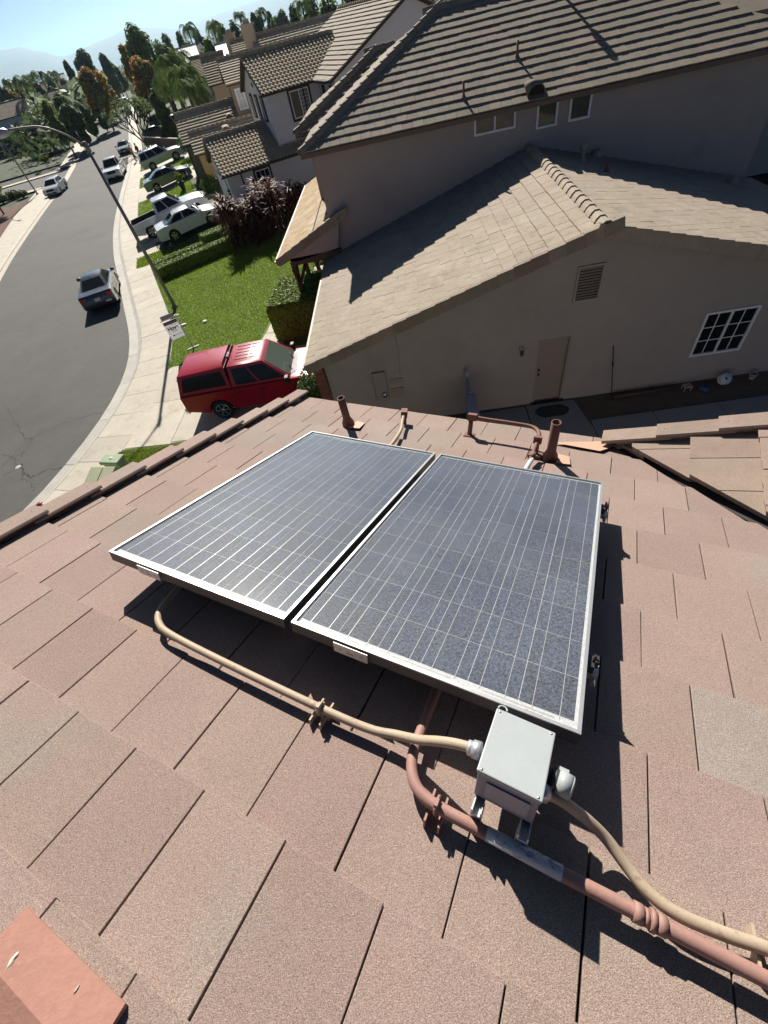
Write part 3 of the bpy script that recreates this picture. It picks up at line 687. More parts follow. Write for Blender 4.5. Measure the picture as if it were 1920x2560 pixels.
def glass_mat():
    m = bpy.data.materials.new('dusty_glass'); m.use_nodes = True; nt = m.node_tree; N = nt.nodes; L = nt.links; N.clear()
    geo = N.new('ShaderNodeNewGeometry'); out = N.new('ShaderNodeOutputMaterial')
    tr = N.new('ShaderNodeBsdfTransparent'); gl = N.new('ShaderNodeBsdfGlossy'); gl.inputs['Roughness'].default_value = .035; fr = N.new('ShaderNodeFresnel'); fr.inputs['IOR'].default_value = 1.42
    g2 = N.new('ShaderNodeBsdfGlossy'); g2.inputs['Roughness'].default_value = .17; g2.inputs['Color'].default_value = (1, .95, .85, 1); gm = N.new('ShaderNodeMixShader'); gm.inputs[0].default_value = .12; L.new(gl.outputs[0], gm.inputs[1]); L.new(g2.outputs[0], gm.inputs[2])
    m1 = N.new('ShaderNodeMixShader'); bf = N.new('ShaderNodeMath'); bf.operation = 'SUBTRACT'; bf.inputs[0].default_value = 1; L.new(geo.outputs['Backfacing'], bf.inputs[1]); fm = N.new('ShaderNodeMath'); fm.operation = 'MULTIPLY'; L.new(fr.outputs[0], fm.inputs[0]); L.new(bf.outputs[0], fm.inputs[1]); L.new(fm.outputs[0], m1.inputs[0]); L.new(tr.outputs[0], m1.inputs[1]); L.new(gm.outputs[0], m1.inputs[2])
    df = N.new('ShaderNodeBsdfDiffuse'); df.inputs['Color'].default_value = (.44, .46, .50, 1)
    # dried drop rims of dust
    v = N.new('ShaderNodeTexVoronoi'); v.inputs['Scale'].default_value = 150; v.feature = 'SMOOTH_F1'; wv = N.new('ShaderNodeTexNoise'); wv.inputs['Scale'].default_value = 160; wv.inputs['Detail'].default_value = 2
    add = N.new('ShaderNodeVectorMath'); add.operation = 'MULTIPLY_ADD'; L.new(wv.outputs['Color'], add.inputs[0]); add.inputs[1].default_value = (.008,)*3; L.new(geo.outputs['Position'], add.inputs[2]); L.new(add.outputs[0], v.inputs['Vector'])
    mr = N.new('ShaderNodeMapRange'); mr.inputs[1].default_value = .15; mr.inputs[2].default_value = .62; mr.inputs[3].default_value = .03; mr.inputs[4].default_value = .15; L.new(v.outputs['Distance'], mr.inputs[0])
    n2 = N.new('ShaderNodeTexNoise'); n2.inputs['Scale'].default_value = 2.2; n2.inputs['Detail'].default_value = 5; L.new(geo.outputs['Position'], n2.inputs['Vector'])
    m2 = N.new('ShaderNodeMath'); m2.operation = 'MULTIPLY_ADD'; L.new(n2.outputs['Fac'], m2.inputs[0]); m2.inputs[1].default_value = 1.5; m2.inputs[2].default_value = .25
    m3 = N.new('ShaderNodeMath'); m3.operation = 'MULTIPLY'; L.new(mr.outputs[0], m3.inputs[0]); L.new(m2.outputs[0], m3.inputs[1])
    m4 = N.new('ShaderNodeMixShader'); L.new(m3.outputs[0], m4.inputs[0]); L.new(m1.outputs[0], m4.inputs[1]); L.new(df.outputs[0], m4.inputs[2]); L.new(m4.outputs[0], out.inputs['Surface'])
    return m
M_['cell'] = cell_mat(); M_['pglass'] = glass_mat()
def solar_panel(u0, label, sticker):
    F = Matrix(((PU.x, PW.x, PN.x, 0), (PU.y, PW.y, PN.y, 0), (PU.z, PW.z, PN.z, 0), (0, 0, 0, 1))); F.translation = PO+PU*u0
    t = thing('solar_panel', label, 'solar panel', F, 'solar panels on the tiled roof')
    X, Y = .99, 1.65
    for c, d in (((X/2, .0055), (X, .011)), ((X/2, Y-.0055), (X, .011)), ((.0055, Y/2), (.011, Y-.022)), ((X-.0055, Y/2), (.011, Y-.022))):
        fr = MB(); fr.box((c[0], c[1], -.0025), (d[0], d[1], .005), 0)
        cx, cy = c; 
        if d[0] > d[1]: fr.box((cx, .003 if cy < 1 else Y-.003, -.0285), (d[0], .006, .046), 1); fr.box((cx, .016 if cy < 1 else Y-.016, -.050), (d[0]-.02, .032, .003), 1)
        else: fr.box((.003 if cx < .5 else X-.003, cy, -.0285), (.006, d[1]+.009, .046), 1)
        fr.build('frame', [M_['alu'], M_['frame_dark']], t)
    bs = MB(); bs.box((X/2, Y/2, -.0125), (X-.016, Y-.016, .004)); bk = bs.build('backsheet', M_['backsheet'], t)
    cw = .156; cg = .0026; ux = (X-6*cw-5*cg)/2; uy = (Y-10*cw-9*cg)/2+.008
    cm_ = MB(); cm_.box((cw/2, cw/2, .00045), (cw, cw, .0009)); ce = None; me = cm_.mesh('solar_cell', M_['cell'])
    for i in range(6):
        for j in range(10): link('solar_cell', me, bk, F @ Matrix.Translation((ux+i*(cw+cg), uy+j*(cw+cg), -.0105)))
    bb = MB(); bb.box((0, Y/2+.004, .0002), (.0017, 10*cw+9*cg+.012, .0006)); bme = bb.mesh('busbar', M_['busbar'])
    for i in range(6):
        for q in (.25, .75): link('busbar', bme, bk, F @ Matrix.Translation((ux+i*(cw+cg)+cw*q, 0, -.0092)))
    rb = MB()
    for i in range(3): rb.box((ux+(2*i+1)*(cw+cg)-cg/2, uy-.012, -.0098), (cw*1.35, .004, .0006)); 
    for i in range(2): rb.box((ux+(2*i+2)*(cw+cg)-cg/2, Y-(uy-.008)+.004-.016, -.0098), (cw*1.35, .004, .0006))
    rb.build('ribbon', M_['busbar'], bk)
    gl = MB(); gl.box((X/2, Y/2, -.0058), (X-.02, Y-.02, .0022)); gl.build('glass', M_['pglass'], t)
    # barcode slip under the front edge of the glass
    sl = MB(); sl.box((sticker, .0145, -.0083), (.062, .010, .0006)); s_ = sl.build('barcode_label', M_['white_paint'], t)
    br = MB(); x = sticker-.027; rr = random.Random(int(sticker*100))
    while x < sticker+.027:
        wd = rr.choice((.0008, .0012, .002)); br.box((x, .0145, -.0078), (wd, .0075, .0003)); x += wd+rr.choice((.0008, .0012, .0016))
    br.build('barcode', M_['print_black'], s_)
    # clip plate at the front
    pl = MB(); q = sticker-.5 if False else (.255 if u0 > -.5 else .27); pl.wall([(q-.067, -.048), (q+.067, -.048), (q+.067, -.004), (q-.067, -.004)], [(q-.045, q-.034, -.030, -.019), (q-.014, q+.012, -.036, -.014), (q+.036, q+.047, -.031, -.020)], .002, .0019, 0)
    pl.build('clip_plate', M_['galv'], t, F @ Matrix.Translation((0, -.012, -.0)))
    return t
solar_panel(0, 'right hand solar panel of the two, its front corner over the grey box', .86)
solar_panel(-.99-.034, 'left hand solar panel of the two, with the warm sun glint near its front edge', .80)
# rails under the panels
for k, (w, lb) in enumerate(((.30, 'front silver mounting rail under both panels, its cut end showing at right'), (1.395, 'rear silver mounting rail under both panels, its cut end showing at right'))):
    t = thing('mounting_rail', lb, 'rail', MR @ Matrix.Translation((0, w, .14)), 'mounting rails under the solar panels')
    F = W[t.name]; rl_ = MB(); rl_.box((-.015, 0, -.012), (2.10, .04, .008)); rl_.box((-.015, -.017, .002), (2.10, .006, .03)); rl_.box((-.015, .017, .002), (2.10, .006, .03)); rl_.box((-.015, 0, .012), (2.10, .022, .004)); rl_.build('rail', M_['galv'], t)
    for u in (-.9, .05, .93):
        ft = MB(); ft.box((u, .03, -.07), (.045, .008, .13)); ft.box((u, .05, -.132), (.045, .06, .008)); ft.build('foot', M_['galv'], t)
    cl = MB(); cl.box((1.005, 0, .032), (.022, .05, .032)); cl.box((1.02, 0, .05), (.012, .03, .03)); cl.tube([(1.012, 0, .02), (1.012, 0, .078)], .005, 6); cl.build('end_clamp', M_['dark_plastic'], t)
    bo = MB(); bo.tube([(1.022, -.028, -.006), (1.022, -.055, -.006)], .009, 6); bo.build('bolt', M_['steel'], t)

# ------------------------------------------------------------------ junction box
F = MR @ Matrix.Translation((.755, -.238, .255)) @ Matrix.Rotation(-.04, 4, 'Z')
jb = thing('junction_box', 'pale grey green steel junction box with a blank plate, in front of the right panel', 'junction box', F)
mb = MB(); mb.box((.079, .093, -.066), (.152, .182, .124)); mb.build('body', M_['box_side'], jb, bevel=(.004, 2))
mb = MB(); mb.box((.079, .093, -.004), (.160, .190, .008)); mb.box((.079, .093, -.012), (.158, .188, .010)); mb.build('lid', M_['box_grey'], jb, bevel=(.003, 2))
mb = MB(); mb.box((.083, -.0008, -.070), (.108, .003, .066)); mb.build('blank_plate', M_['plate_grey'], jb)
mb = MB(); mb.tube([(.015+.012*math.cos(a), .193+.010*math.sin(a), -.004) for a in np.linspace(-.3, math.pi+.3, 9)], .003, 6); mb.build('hasp', M_['box_grey'], jb)
for x in (.022, .142):
    st = MB(); st.box((x, .08, -.150), (.026, .23, .003)); st.box((x-.0115, .08, -.140), (.003, .23, .022)); st.box((x+.0115, .08, -.140), (.003, .23, .022)); st.build('strut', M_['galv'], jb)
    for y in (-.01, .16):
        ft = MB(); ft.box((x, y, -.20), (.03, .03, .10)); ft.build('foot', M_['galv'], jb)
mb = MB(); mb.tube([(.155, .098, -.055), (.172, .098, -.055)], .022, 16); mb.tube([(.171, .098, -.055), (.19, .096, -.055)], .028, 16); mb.build('hub', M_['frame_dark'], jb)  # hub coloured dark to stand for the shadow behind the cover
mb = MB(); mb.tube([(.188, .096, -.055), (.220, .093, -.053)], [.031, .030], 18); mb.tube([(.220, .093, -.053), (.225, .0925, -.053)], [.030, .023], 18); mb.box((.195, .122, -.050), (.028, .010, .026)); mb.build('plug_cover', M_['box_grey'], jb)
mb = MB(); 
for x, y in ((.01, .005), (.148, .005), (.01, .18), (.148, .18)): mb.lathe([(0, .0016), (.0035, .0012), (.004, 0)], 8, 0, T(x, y, .0))
mb.build('screw', M_['steel'], jb)['kind'] = 'stuff'
# ------------------------------------------------------------------ shared house pieces
def window(parent, F, w, h, cols=1, rows=2, sashes=2, fw=.05, glass='glass_dark', frame_m='frame_white', trim=None, blind=False, lite=.018, name='window'):
    """F: lower-left corner on the wall face, x along the wall, y into the wall, z up"""
    fr = MB()
    for c, d in (((w/2, 0, fw/2), (w, .07, fw)), ((w/2, 0, h-fw/2), (w, .07, fw)), ((fw/2, 0, h/2), (fw, .07, h-2*fw)), ((w-fw/2, 0, h/2), (fw, .07, h-2*fw))): fr.box(c, d)
    for k in range(1, sashes): fr.box((w*k/sashes, .002, h/2), (fw*.9, .062, h-2*fw))
    o = fr.build(name, M_[frame_m], parent, F)
    for k in range(sashes):
        a = w*k/sashes+(fw if k == 0 else fw*.45); b = w*(k+1)/sashes-(fw if k == sashes-1 else fw*.45)
        g = MB(); g.box(((a+b)/2, .012, h/2), (b-a, .006, h-2*fw)); g.build('pane', M_[glass], o, F)
        if cols > 1 or rows > 1:
            mt = MB()
            for i in range(1, cols): mt.box((a+(b-a)*i/cols, .003, h/2), (lite, .014, h-2*fw))
            for j in range(1, rows): mt.box(((a+b)/2, .004, fw+(h-2*fw)*j/rows), (b-a, .012, lite))
            mt.build('muntin', M_[frame_m], o, F)
    if trim:
        t = MB()
        for c, d in (((w/2, -.015, -.06), (w+.24, .09, .12)), ((w/2, -.015, h+.06), (w+.24, .09, .12)), ((-.06, -.015, h/2), (.12, .088, h)), ((w+.06, -.015, h/2), (.12, .088, h))): t.box(c, d)
        t.build('window_trim', M_[trim], o, F)
    return o
def plane_frame(O, e, up):
    e = Vector(e).normalized(); up = Vector(up).normalized(); n = e.cross(up)
    if n.z < 0: n = -n
    return Matrix(((e.x, up.x, n.x, O[0]), (e.y, up.y, n.y, O[1]), (e.z, up.z, n.z, O[2]), (0, 0, 0, 1)))
VIEW = Vector((0, 0, CZ))
def in_view(p):
    d = Vector(p)-VIEW; z = d.dot(Vector(CF))
    if z < .1: return False
    x = d.dot(Vector(CR))/z*FPX; y = -d.dot(Vector(CU))/z*FPX
    return abs(x) < 1010 and abs(y) < 1330
class TileSet:
    def __init__(s): s.items = []
    def add(s, F, poly, tw, ex, th, m, lap=.06, j0=0, gap=.006, s0=0., rag=.004, stagger=.5):
        ms = [whole_tile(tw, ex, lap, th, gap, rag, k).mesh('roof_tile', M_[m]) for k in range(3)]
        for i, e, sn, q, whole in tile_polys(poly, tw, ex, lap, j0, gap, stagger, s0):
            c = F @ Vector((e+tw/2, sn+ex/2, 0)); d = (c-VIEW).length if in_view(c) else 1e4
            s.items.append((d, F, e, sn, q, whole, tw, ex, th, m, ms))
    def emit(s, parent, n, nm='roof_tile'):
        s.items.sort(key=lambda t: t[0]); bulk = {}
        for k, (d, F, e, sn, q, whole, tw, ex, th, m, ms) in enumerate(s.items):
            J = F @ Matrix.Translation((e, sn+random.uniform(-.006, .006), random.uniform(-.003, .003))) @ Matrix.Rotation(random.uniform(-.006, .006), 4, 'Y')
            if k < n and d < 1e3:
                if whole: link(nm, random.choice(ms), parent, J)
                else:
                    o_ = MB(); tile_mb(o_, q, e, sn, ex, th); o_.build(nm, M_[m], parent, J)
            else:
                b = bulk.setdefault(m, MB()); g = MB(); tile_mb(g, q, e, sn, ex, th); b.add(g.v, g.f, 0, J)
        for m, b in bulk.items():
            o = b.build(nm, M_[m], parent, I4); o['kind'] = 'stuff'
def ridge_caps(parent, a, b, m, step=.36, r=.13, h=.05, nm='ridge_tile', lift=.03, mat2=None):
    """overlapping cap tiles from a (low/near end) to b"""
    a = Vector(a); b = Vector(b); d = (b-a); L = d.length; d.normalize(); side = d.cross(Vector((0, 0, 1))).normalized(); up = side.cross(d)
    mb = MB(); l = step+.07; n = 7
    prof = [(r*math.cos(math.pi*(k/(n-1))), h*1.0+(.10)*math.sin(math.pi*k/(n-1))-.10) for k in range(n)]
    prof = [(-r, -.085), (-r*.72, -.01), (-r*.3, .045), (r*.3, .045), (r*.72, -.01), (r, -.085)]
    n = len(prof); th = .022
    vs = [(0, x*1.06, z+.022) for x, z in prof]+[(l, x*.93, z-.012) for x, z in prof]+[(0, x*.95, z-th+.012) for x, z in prof]+[(l, x*.86, z-th-.02) for x, z in prof]
    fs = [[k, k+1, n+k+1, n+k] for k in range(n-1)]+[[2*n+k+1, 2*n+k, 3*n+k, 3*n+k+1] for k in range(n-1)]+[[k, 2*n+k, 2*n+k+1, k+1] for k in range(n-1)]+[[0, n, 3*n, 2*n], [n-1, 3*n-1, 4*n-1, 2*n-1]]
    mb.add(vs, fs); me = mb.mesh(nm, M_[m])
    for k in range(int(L/step)+1):
        p = a+d*(k*step); F = Matrix(((d.x, side.x, up.x, p.x), (d.y, side.y, up.y, p.y), (d.z, side.z, up.z, p.z+lift), (0, 0, 0, 1)))
        link(nm, me, parent, F @ Matrix.Rotation(random.uniform(-.02, .02), 4, 'Z'))
def rake_run(parent, a, b, m, inward, step=.36, nm='rake_tile'):
    """L-shaped trims from the low end a to the high end b; skirt faces away from inward"""
    a = Vector(a); b = Vector(b); d = b-a; L = d.length; d.normalize(); x = Vector(inward).normalized(); n = x.cross(d)
    if n.z < 0: n = -n
    me = rake_tile(step+.04, .13, .27, .026, 1).mesh(nm, [M_[m], M_['black']])
    for k in range(int(L/step)+1):
        p = a+d*(k*step); F = Matrix(((x.x, d.x, n.x, p.x), (x.y, d.y, n.y, p.y), (x.z, d.z, n.z, p.z), (0, 0, 0, 1)))
        link(nm, me, parent, F @ Matrix.Rotation(-.05, 4, 'X') @ Matrix.Rotation(random.uniform(-.008, .008), 4, 'Z'))

# ------------------------------------------------------------------ the neighbour's tan stucco house
tan = thing('house', 'tan stucco house with a low gabled garage wing, brown tiled upper roof and small porch', 'house', T(4.2, 18, 0))
K = .287; XA, ZA = 4.26, 4.80; XL, XR = -3.2, 11.9; YR, YW = 10.42, 18.0
zroof = lambda x: ZA-K*abs(x-XA)
# garage wing
FW = Matrix(((1, 0, 0, 0), (0, 1, 0, 10.85), (0, 0, 1, 0), (0, 0, 0, 1)))
mb = MB(); mb.wall([(-2.78, -.1), (11.5, -.1), (11.5, zroof(11.5)-.09), (XA, ZA-.09), (-2.78, zroof(-2.78)-.09)], [(3.25, 4.10, .03, 2.09), (7.47, 8.74, .89, 2.12), (3.99, 4.54, 3.05, 3.82)], .22, .12)
wall1 = mb.build('garage_wall', M_['stucco_tan'], tan, FW)
mb = MB(); mb.box((-2.67, 14.5, 1.2), (.22, 6.85, 2.75)); mb.box((11.4, 14.5, 1.2), (.22, 6.85, 2.7)); mb.build('garage_wall', M_['stucco_tan'], tan, I4)
# roof deck of the wing
gr = MB()
for s, x0 in ((-1, XL), (1, XR)):
    gr.add([(x0, YR+.06, zroof(x0)-.05), (XA, YR+.06, ZA-.05), (XA, YW, ZA-.05), (x0, YW, zroof(x0)-.05), (x0, YR+.06, zroof(x0)-.15), (XA, YR+.06, ZA-.15), (XA, YW, ZA-.15), (x0, YW, zroof(x0)-.15)], [(0, 1, 2, 3), (4, 7, 6, 5), (0, 4, 5, 1), (0, 3, 7, 4)])
grf = gr.build('garage_roof', M_['fascia'], tan, I4)
ts = TileSet(); sl = math.hypot(1, K)
FL = plane_frame((XL, YR, zroof(XL)-.015), (0, 1, 0), (1, 0, K)); FR = plane_frame((XR, YR, zroof(XR)-.015), (0, 1, 0), (-1, 0, K))
ts.add(FL, [(.12, 0), (YW-YR, 0), (YW-YR, (XA-XL)*sl-.03), (.12, (XA-XL)*sl-.03)], .33, .347, .036, 'tile_tan', j0=.1)
ts.add(FR, [(.12, 0), (YW-YR, 0), (YW-YR, (XR-XA)*sl-.03), (.12, (XR-XA)*sl-.03)], .33, .347, .036, 'tile_tan', j0=.2)
ts.emit(grf, 300)
ridge_caps(grf, (XA, YR+.02, ZA+.0), (XA, YW-.1, ZA+.0), 'tile_tan', .37, .15)
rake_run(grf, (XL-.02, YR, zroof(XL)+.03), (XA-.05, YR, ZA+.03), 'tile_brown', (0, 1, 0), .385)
rake_run(grf, (XR+.02, YR, zroof(XR)+.03), (XA+.05, YR, ZA+.03), 'tile_tan', (0, 1, 0), .385)
mb = MB()
for s, x0 in ((-1, XL), (1, XR)):
    a = Vector((x0, YR+.19, zroof(x0)-.19)); b = Vector((XA, YR+.19, ZA-.19)); mb.add([a, b, b+Vector((0, 0, .13)), a+Vector((0, 0, .13)), a+Vector((0, .03, 0)), b+Vector((0, .03, 0)), b+Vector((0, .03, .13)), a+Vector((0, .03, .13))], [(0, 1, 2, 3), (4, 7, 6, 5), (0, 4, 5, 1)])
mb.build('barge_board', M_['fascia'], tan, I4)
mb = MB(); mb.box((XL-.04, 14.2, zroof(XL)-.06), (.09, 7.55, .09)); mb.build('gutter', M_['gutter_tan'], tan, I4)
mb = MB(); mb.tube([(-3.18, 10.75, 2.66), (-3.1, 10.76, 2.5), (-2.9, 10.80, 2.38), (-2.84, 10.80, 2.2), (-2.84, 10.80, .1)], .035, 8); mb.build('downspout', M_['gutter_tan'], tan, I4)
# door
mb = MB(); mb.box((3.675, 10.945, 1.06), (.80, .045, 2.02)); dr = mb.build('door', M_['door_tan'], tan, I4)
mb = MB()
for c, d in (((3.275, 10.90, 1.06), (.05, .12, 2.06)), ((4.075, 10.90, 1.06), (.05, .12, 2.06)), ((3.675, 10.90, 2.075), (.75, .12, .03))): mb.box(c, d)
mb.build('door_frame', M_['door_tan'], dr, I4)
for z in (.98, 1.13):
    mb = MB(); mb.lathe([(.0, .06), (.026, .055), (.032, .03), (.02, .01), (.034, 0)], 12, 0, Matrix.Translation((3.345, 10.925, z)) @ Matrix.Rotation(R(90), 4, 'X')); mb.build('knob', M_['black'], dr, I4)
mb = MB(); mb.box((3.675, 10.80, .035), (.95, .16, .03)); mb.build('threshold', M_['black'], dr, I4)
mb = MB(); mb.box((8.105, 11.01, 1.505), (1.25, .01, 1.21)); mb.build('blind', M_['black'], tan, I4)
window(tan, FW @ Matrix.Translation((7.45, .0, .87)), 1.31, 1.27, 2, 3, 2, .062, trim=None, lite=.022)
# gable vent
vf = MB()
for c, d in (((4.265, 10.84, 3.84), (.64, .06, .05)), ((4.265, 10.84, 3.03), (.64, .06, .05)), ((3.97, 10.84, 3.435), (.05, .06, .76)), ((4.56, 10.84, 3.435), (.05, .06, .76))): vf.box(c, d)
gv = vf.build('gable_vent', M_['stucco_tan'], tan, I4)
sl_ = MB(); sl_.box((0, 0, 0), (.54, .012, .075)); sme = sl_.mesh('slat', M_['door_tan'])
for k in range(11): link('slat', sme, gv, Matrix.Translation((4.265, 10.86, 3.085+k*.068)) @ Matrix.Rotation(R(38), 4, 'X'))
mb = MB(); mb.box((4.265, 10.93, 3.43), (.55, .02, .78)); mb.build('backing', M_['black'], gv, I4)
# wall lamp
mb = MB(); mb.lathe([(.0, .0), (.06, .0), (.06, .03), (.0, .03)], 14, 0, Matrix.Translation((2.77, 10.82, 1.97)) @ Matrix.Rotation(R(90), 4, 'X')); mb.tube([(2.77, 10.80, 1.97), (2.77, 10.73, 1.96)], .03, 10)
wl = mb.build('wall_lamp', M_['box_grey'], tan, I4)
mb = MB(); mb.lathe([(.045, .0), (.05, -.06), (.04, -.15), (.0, -.16)], 14, 0, T(2.77, 10.72, 1.95)); mb.build('lamp_shade', M_['glass_house'], wl, I4)
# meter cabinet, small covers
mb = MB(); mb.box((-1.27, 10.81, 1.46), (.38, .09, .93)); mc = mb.build('meter_cabinet', M_['door_tan'], tan, I4, bevel=(.008, 1))
mb = MB(); mb.lathe([(.0, .11), (.07, .10), (.085, .03), (.09, 0)], 16, 0, Matrix.Translation((-1.19, 10.765, 1.2)) @ Matrix.Rotation(R(90), 4, 'X')); mb.build('meter', M_['steel'], mc, I4)
mb = MB(); mb.box((-.79, 10.835, 1.55), (.37, .03, .13)); mb.build('cover_plate', M_['door_tan'], tan, I4)
mb = MB(); mb.box((-.80, 10.835, 1.14), (.39, .03, .30)); mb.build('cover_plate', M_['door_tan'], tan, I4)
mb = MB(); mb.tube([(-.62, 10.84, 2.95), (-.60, 10.84, 2.4), (-.63, 10.84, 1.9), (-.66, 10.84, 1.72)], .008, 5); mb.build('cable', M_['stucco_tan'], tan, I4)

# upper storey
ZE, KU = 5.95, .43; X1, Y1 = -3.12, 17.55; XE = 12.1; HY = 22.5; ZR = ZE+KU*(HY-Y1)
FW2 = Matrix(((1, 0, 0, 0), (0, 1, 0, YW), (0, 0, 1, 0), (0, 0, 0, 1)))
wins = [(2.51, 3.77, 5.345, 5.775), (4.455, 5.06, 5.185, 5.765), (5.445, 6.055, 5.195, 5.77)]
mb = MB(); mb.wall([(-2.76, 2.3), (11.65, 2.3), (11.65, 5.84), (-2.76, 5.84)], [(a, b, c, d) for a, b, c, d in wins], .22, .09)
mb.build('upper_wall', M_['stucco_tan'], tan, FW2)
mb = MB(); mb.box((-2.65, 20, 2.95), (.22, 3.56, 5.9)); mb.box((11.54, 22.7, 2.95), (.22, 9.0, 5.9)); mb.box((4.45, 27.2, 2.95), (14.4, .22, 5.9)); mb.box((-3.33, 24.4, 2.95), (.22, 5.4, 5.9)); mb.box((-3.0, 21.8, 2.95), (.85, .22, 5.9)); mb.build('upper_wall', M_['stucco_tan'], tan, I4)
for k, (a, b, c, d) in enumerate(wins):
    w_ = window(tan, FW2 @ Matrix.Translation((a-.02, -.0, c-.02)), b-a+.04, d-c+.04, 1, 1, 2 if k == 0 else 1, .06, glass='glass_house')
    if k:
        q = MB(); q.box(((a+b)/2, YW+.04, (c+d)/2), (b-a-.08, .01, d-c-.06)) if False else q.box(((a+b)/2, YW+.075, (c+d)/2), (b-a-.02, .01, d-c-.02)); q.build('blind', M_['blind'], w_, I4)
# hipped main roof, its lower step towards the street
def hip(mbv, pts, fs): mbv.add(pts, fs)
XC2, YC2 = -3.8, 21.34; HY2 = YC2+3.35; ZR2 = ZE+KU*3.35
xh = X1+(HY-Y1); YB = HY+(HY-Y1)
up = MB(); dz = -.045
P = [(X1, Y1, ZE+dz), (XE, Y1, ZE+dz), (XE-4.95, HY, ZR+dz), (xh, HY, ZR+dz), (X1, YB, ZE+dz), (XE, YB, ZE+dz)]
up.add(P+[(x, y, z-.12) for x, y, z in P], [(0, 1, 2, 3), (0, 3, 4), (4, 3, 2, 5), (1, 5, 2), (6, 9, 8, 7), (0, 6, 7, 1), (0, 4, 10, 6), (6, 10, 9), (10, 11, 8, 9), (7, 8, 11), (4, 5, 11, 10), (1, 7, 11, 5)])
x2 = XC2+3.35
P = [(XC2, YC2, ZE+dz), (3.0, YC2, ZE+dz), (3.0, HY2, ZR2+dz), (x2, HY2, ZR2+dz), (XC2, HY2+3.35, ZE+dz), (3.0, HY2+3.35, ZE+dz)]
up.add(P+[(x, y, z-.12) for x, y, z in P], [(0, 1, 2, 3), (0, 3, 4), (4, 3, 2, 5), (0, 6, 7, 1), (0, 4, 10, 6), (6, 10, 9), (6, 9, 8, 7)])
upr = up.build('upper_roof', M_['fascia'], tan, I4)
ts = TileSet(); su = math.hypot(1, KU)
TE, TEX, TTH = .335, .385, .030
FN = plane_frame((X1, Y1-.03, ZE-.015), (1, 0, 0), (0, 1, KU))
ts.add(FN, [(0.02, 0), (XE-X1, 0), (XE-X1-4.95, 4.97*su), (4.97, 4.97*su)], TE, TEX, TTH, 'tile_brown')
FN2 = plane_frame((XC2, YC2-.03, ZE-.015), (1, 0, 0), (0, 1, KU))
ts.add(FN2, [(0.02, 0), (6.0, 0), (6.0, 3.35*su), (3.35, 3.35*su)], TE, TEX, TTH, 'tile_brown')
FS = plane_frame((X1-.03, Y1, ZE-.015), (0, 1, 0), (1, 0, KU))
ts.add(FS, [(.02, 0), (YB-Y1-.02, 0), (HY-Y1+.01, 4.95*su), (HY-Y1-.01, 4.95*su)], TE, TEX, TTH, 'tile_brown')
FS2 = plane_frame((XC2-.03, YC2, ZE-.015), (0, 1, 0), (1, 0, KU))
ts.add(FS2, [(.02, 0), (6.7, 0), (3.36, 3.35*su), (3.34, 3.35*su)], TE, TEX, TTH, 'tile_brown')
ts.emit(upr, 300)
ridge_caps(upr, (X1, Y1, ZE+.02), (xh, HY, ZR+.02), 'tile_brown', .36, .15, nm='hip_tile')
ridge_caps(upr, (XC2, YC2, ZE+.02), (x2, HY2, ZR2+.02), 'tile_brown', .36, .15, nm='hip_tile')
ridge_caps(upr, (XE-4.95, HY, ZR+.02), (xh, HY, ZR+.02), 'tile_brown', .38, .15)
ridge_caps(upr, (3.0, HY2, ZR2+.02), (x2, HY2, ZR2+.02), 'tile_brown', .38, .15)
mb = MB(); mb.box(((X1+XE)/2, Y1+.02, ZE-.10), (XE-X1, .05, .12)); mb.build('fascia_board', M_['fascia'], tan, I4)
mb = MB(); mb.box(((X1+XE)/2, (Y1+YW)/2+.02, ZE-.155), (XE-X1-.1, YW-Y1, .02)); mb.box((XC2+.24, 24.5, ZE-.155), (.4, 6.4, .02)); mb.box((X1+.20, 19.5, ZE-.153), (.36, 3.7, .02)); mb.build('soffit', M_['stucco_tan'], tan, I4)
# pipes and hooded vent on the upper roof
def upz(y): return ZE+KU*(y-Y1)
def on_up(p):                                   # photo point to the upper roof plane
    d = ray(p); n = Vector((0, -KU, 1)); c = ZE-KU*Y1; t = (c-CZ)/(n.dot(Vector(d))); return Vector(d)*t+Vector((0, 0, CZ))
def r3(u, v): return (1120+u/2.074, v/2.074)
for b, t_ in (((358, 300), (357, 208)), ((82, 512), (75, 418))):
    B = on_up(r3(*b)); h = PV(r3(*t_), B)-B.z
    mb = MB(); mb.tube([B-Vector((0, 0, .05)), B+Vector((0, 0, h))], .035, 10); mb.lathe([(.09, -.03), (.055, .06), (.036, .10)], 12, 0, T(B)); mb.build('roof_pipe', M_['vent_red'], upr, I4)
B = on_up(r3(455, 495)); 
F = plane_frame(B, (1, 0, 0), (0, 1, KU))
mb = MB(); n = 12; ra = .27
arc = [(ra*math.cos(math.pi*k/n), .30*math.sin(math.pi*k/n)) for k in range(n+1)]
vs = [(x, .0, z) for x, z in arc]+[(x*.96, .62-.30*(1-z/.30)*.2, z*.22) for x, z in arc]+[(x*.9, .02, z*.88) for x, z in arc]
mb.add(vs, [[k, k+1, n+1+k+1, n+1+k] for k in range(n)]+[[2*(n+1)+k, 2*(n+1)+k+1, k+1, k] for k in range(n)], sm=True); hv = mb.build('roof_vent', M_['tile_brown'], upr, F @ Matrix.Translation((0, -.05, .03)))
mb = MB(); mb.add([(x*.9, .06, z*.88) for x, z in arc], [list(range(n+1))]); mb.build('vent_opening', M_['black'], hv, F @ Matrix.Translation((0, -.05, .03)))
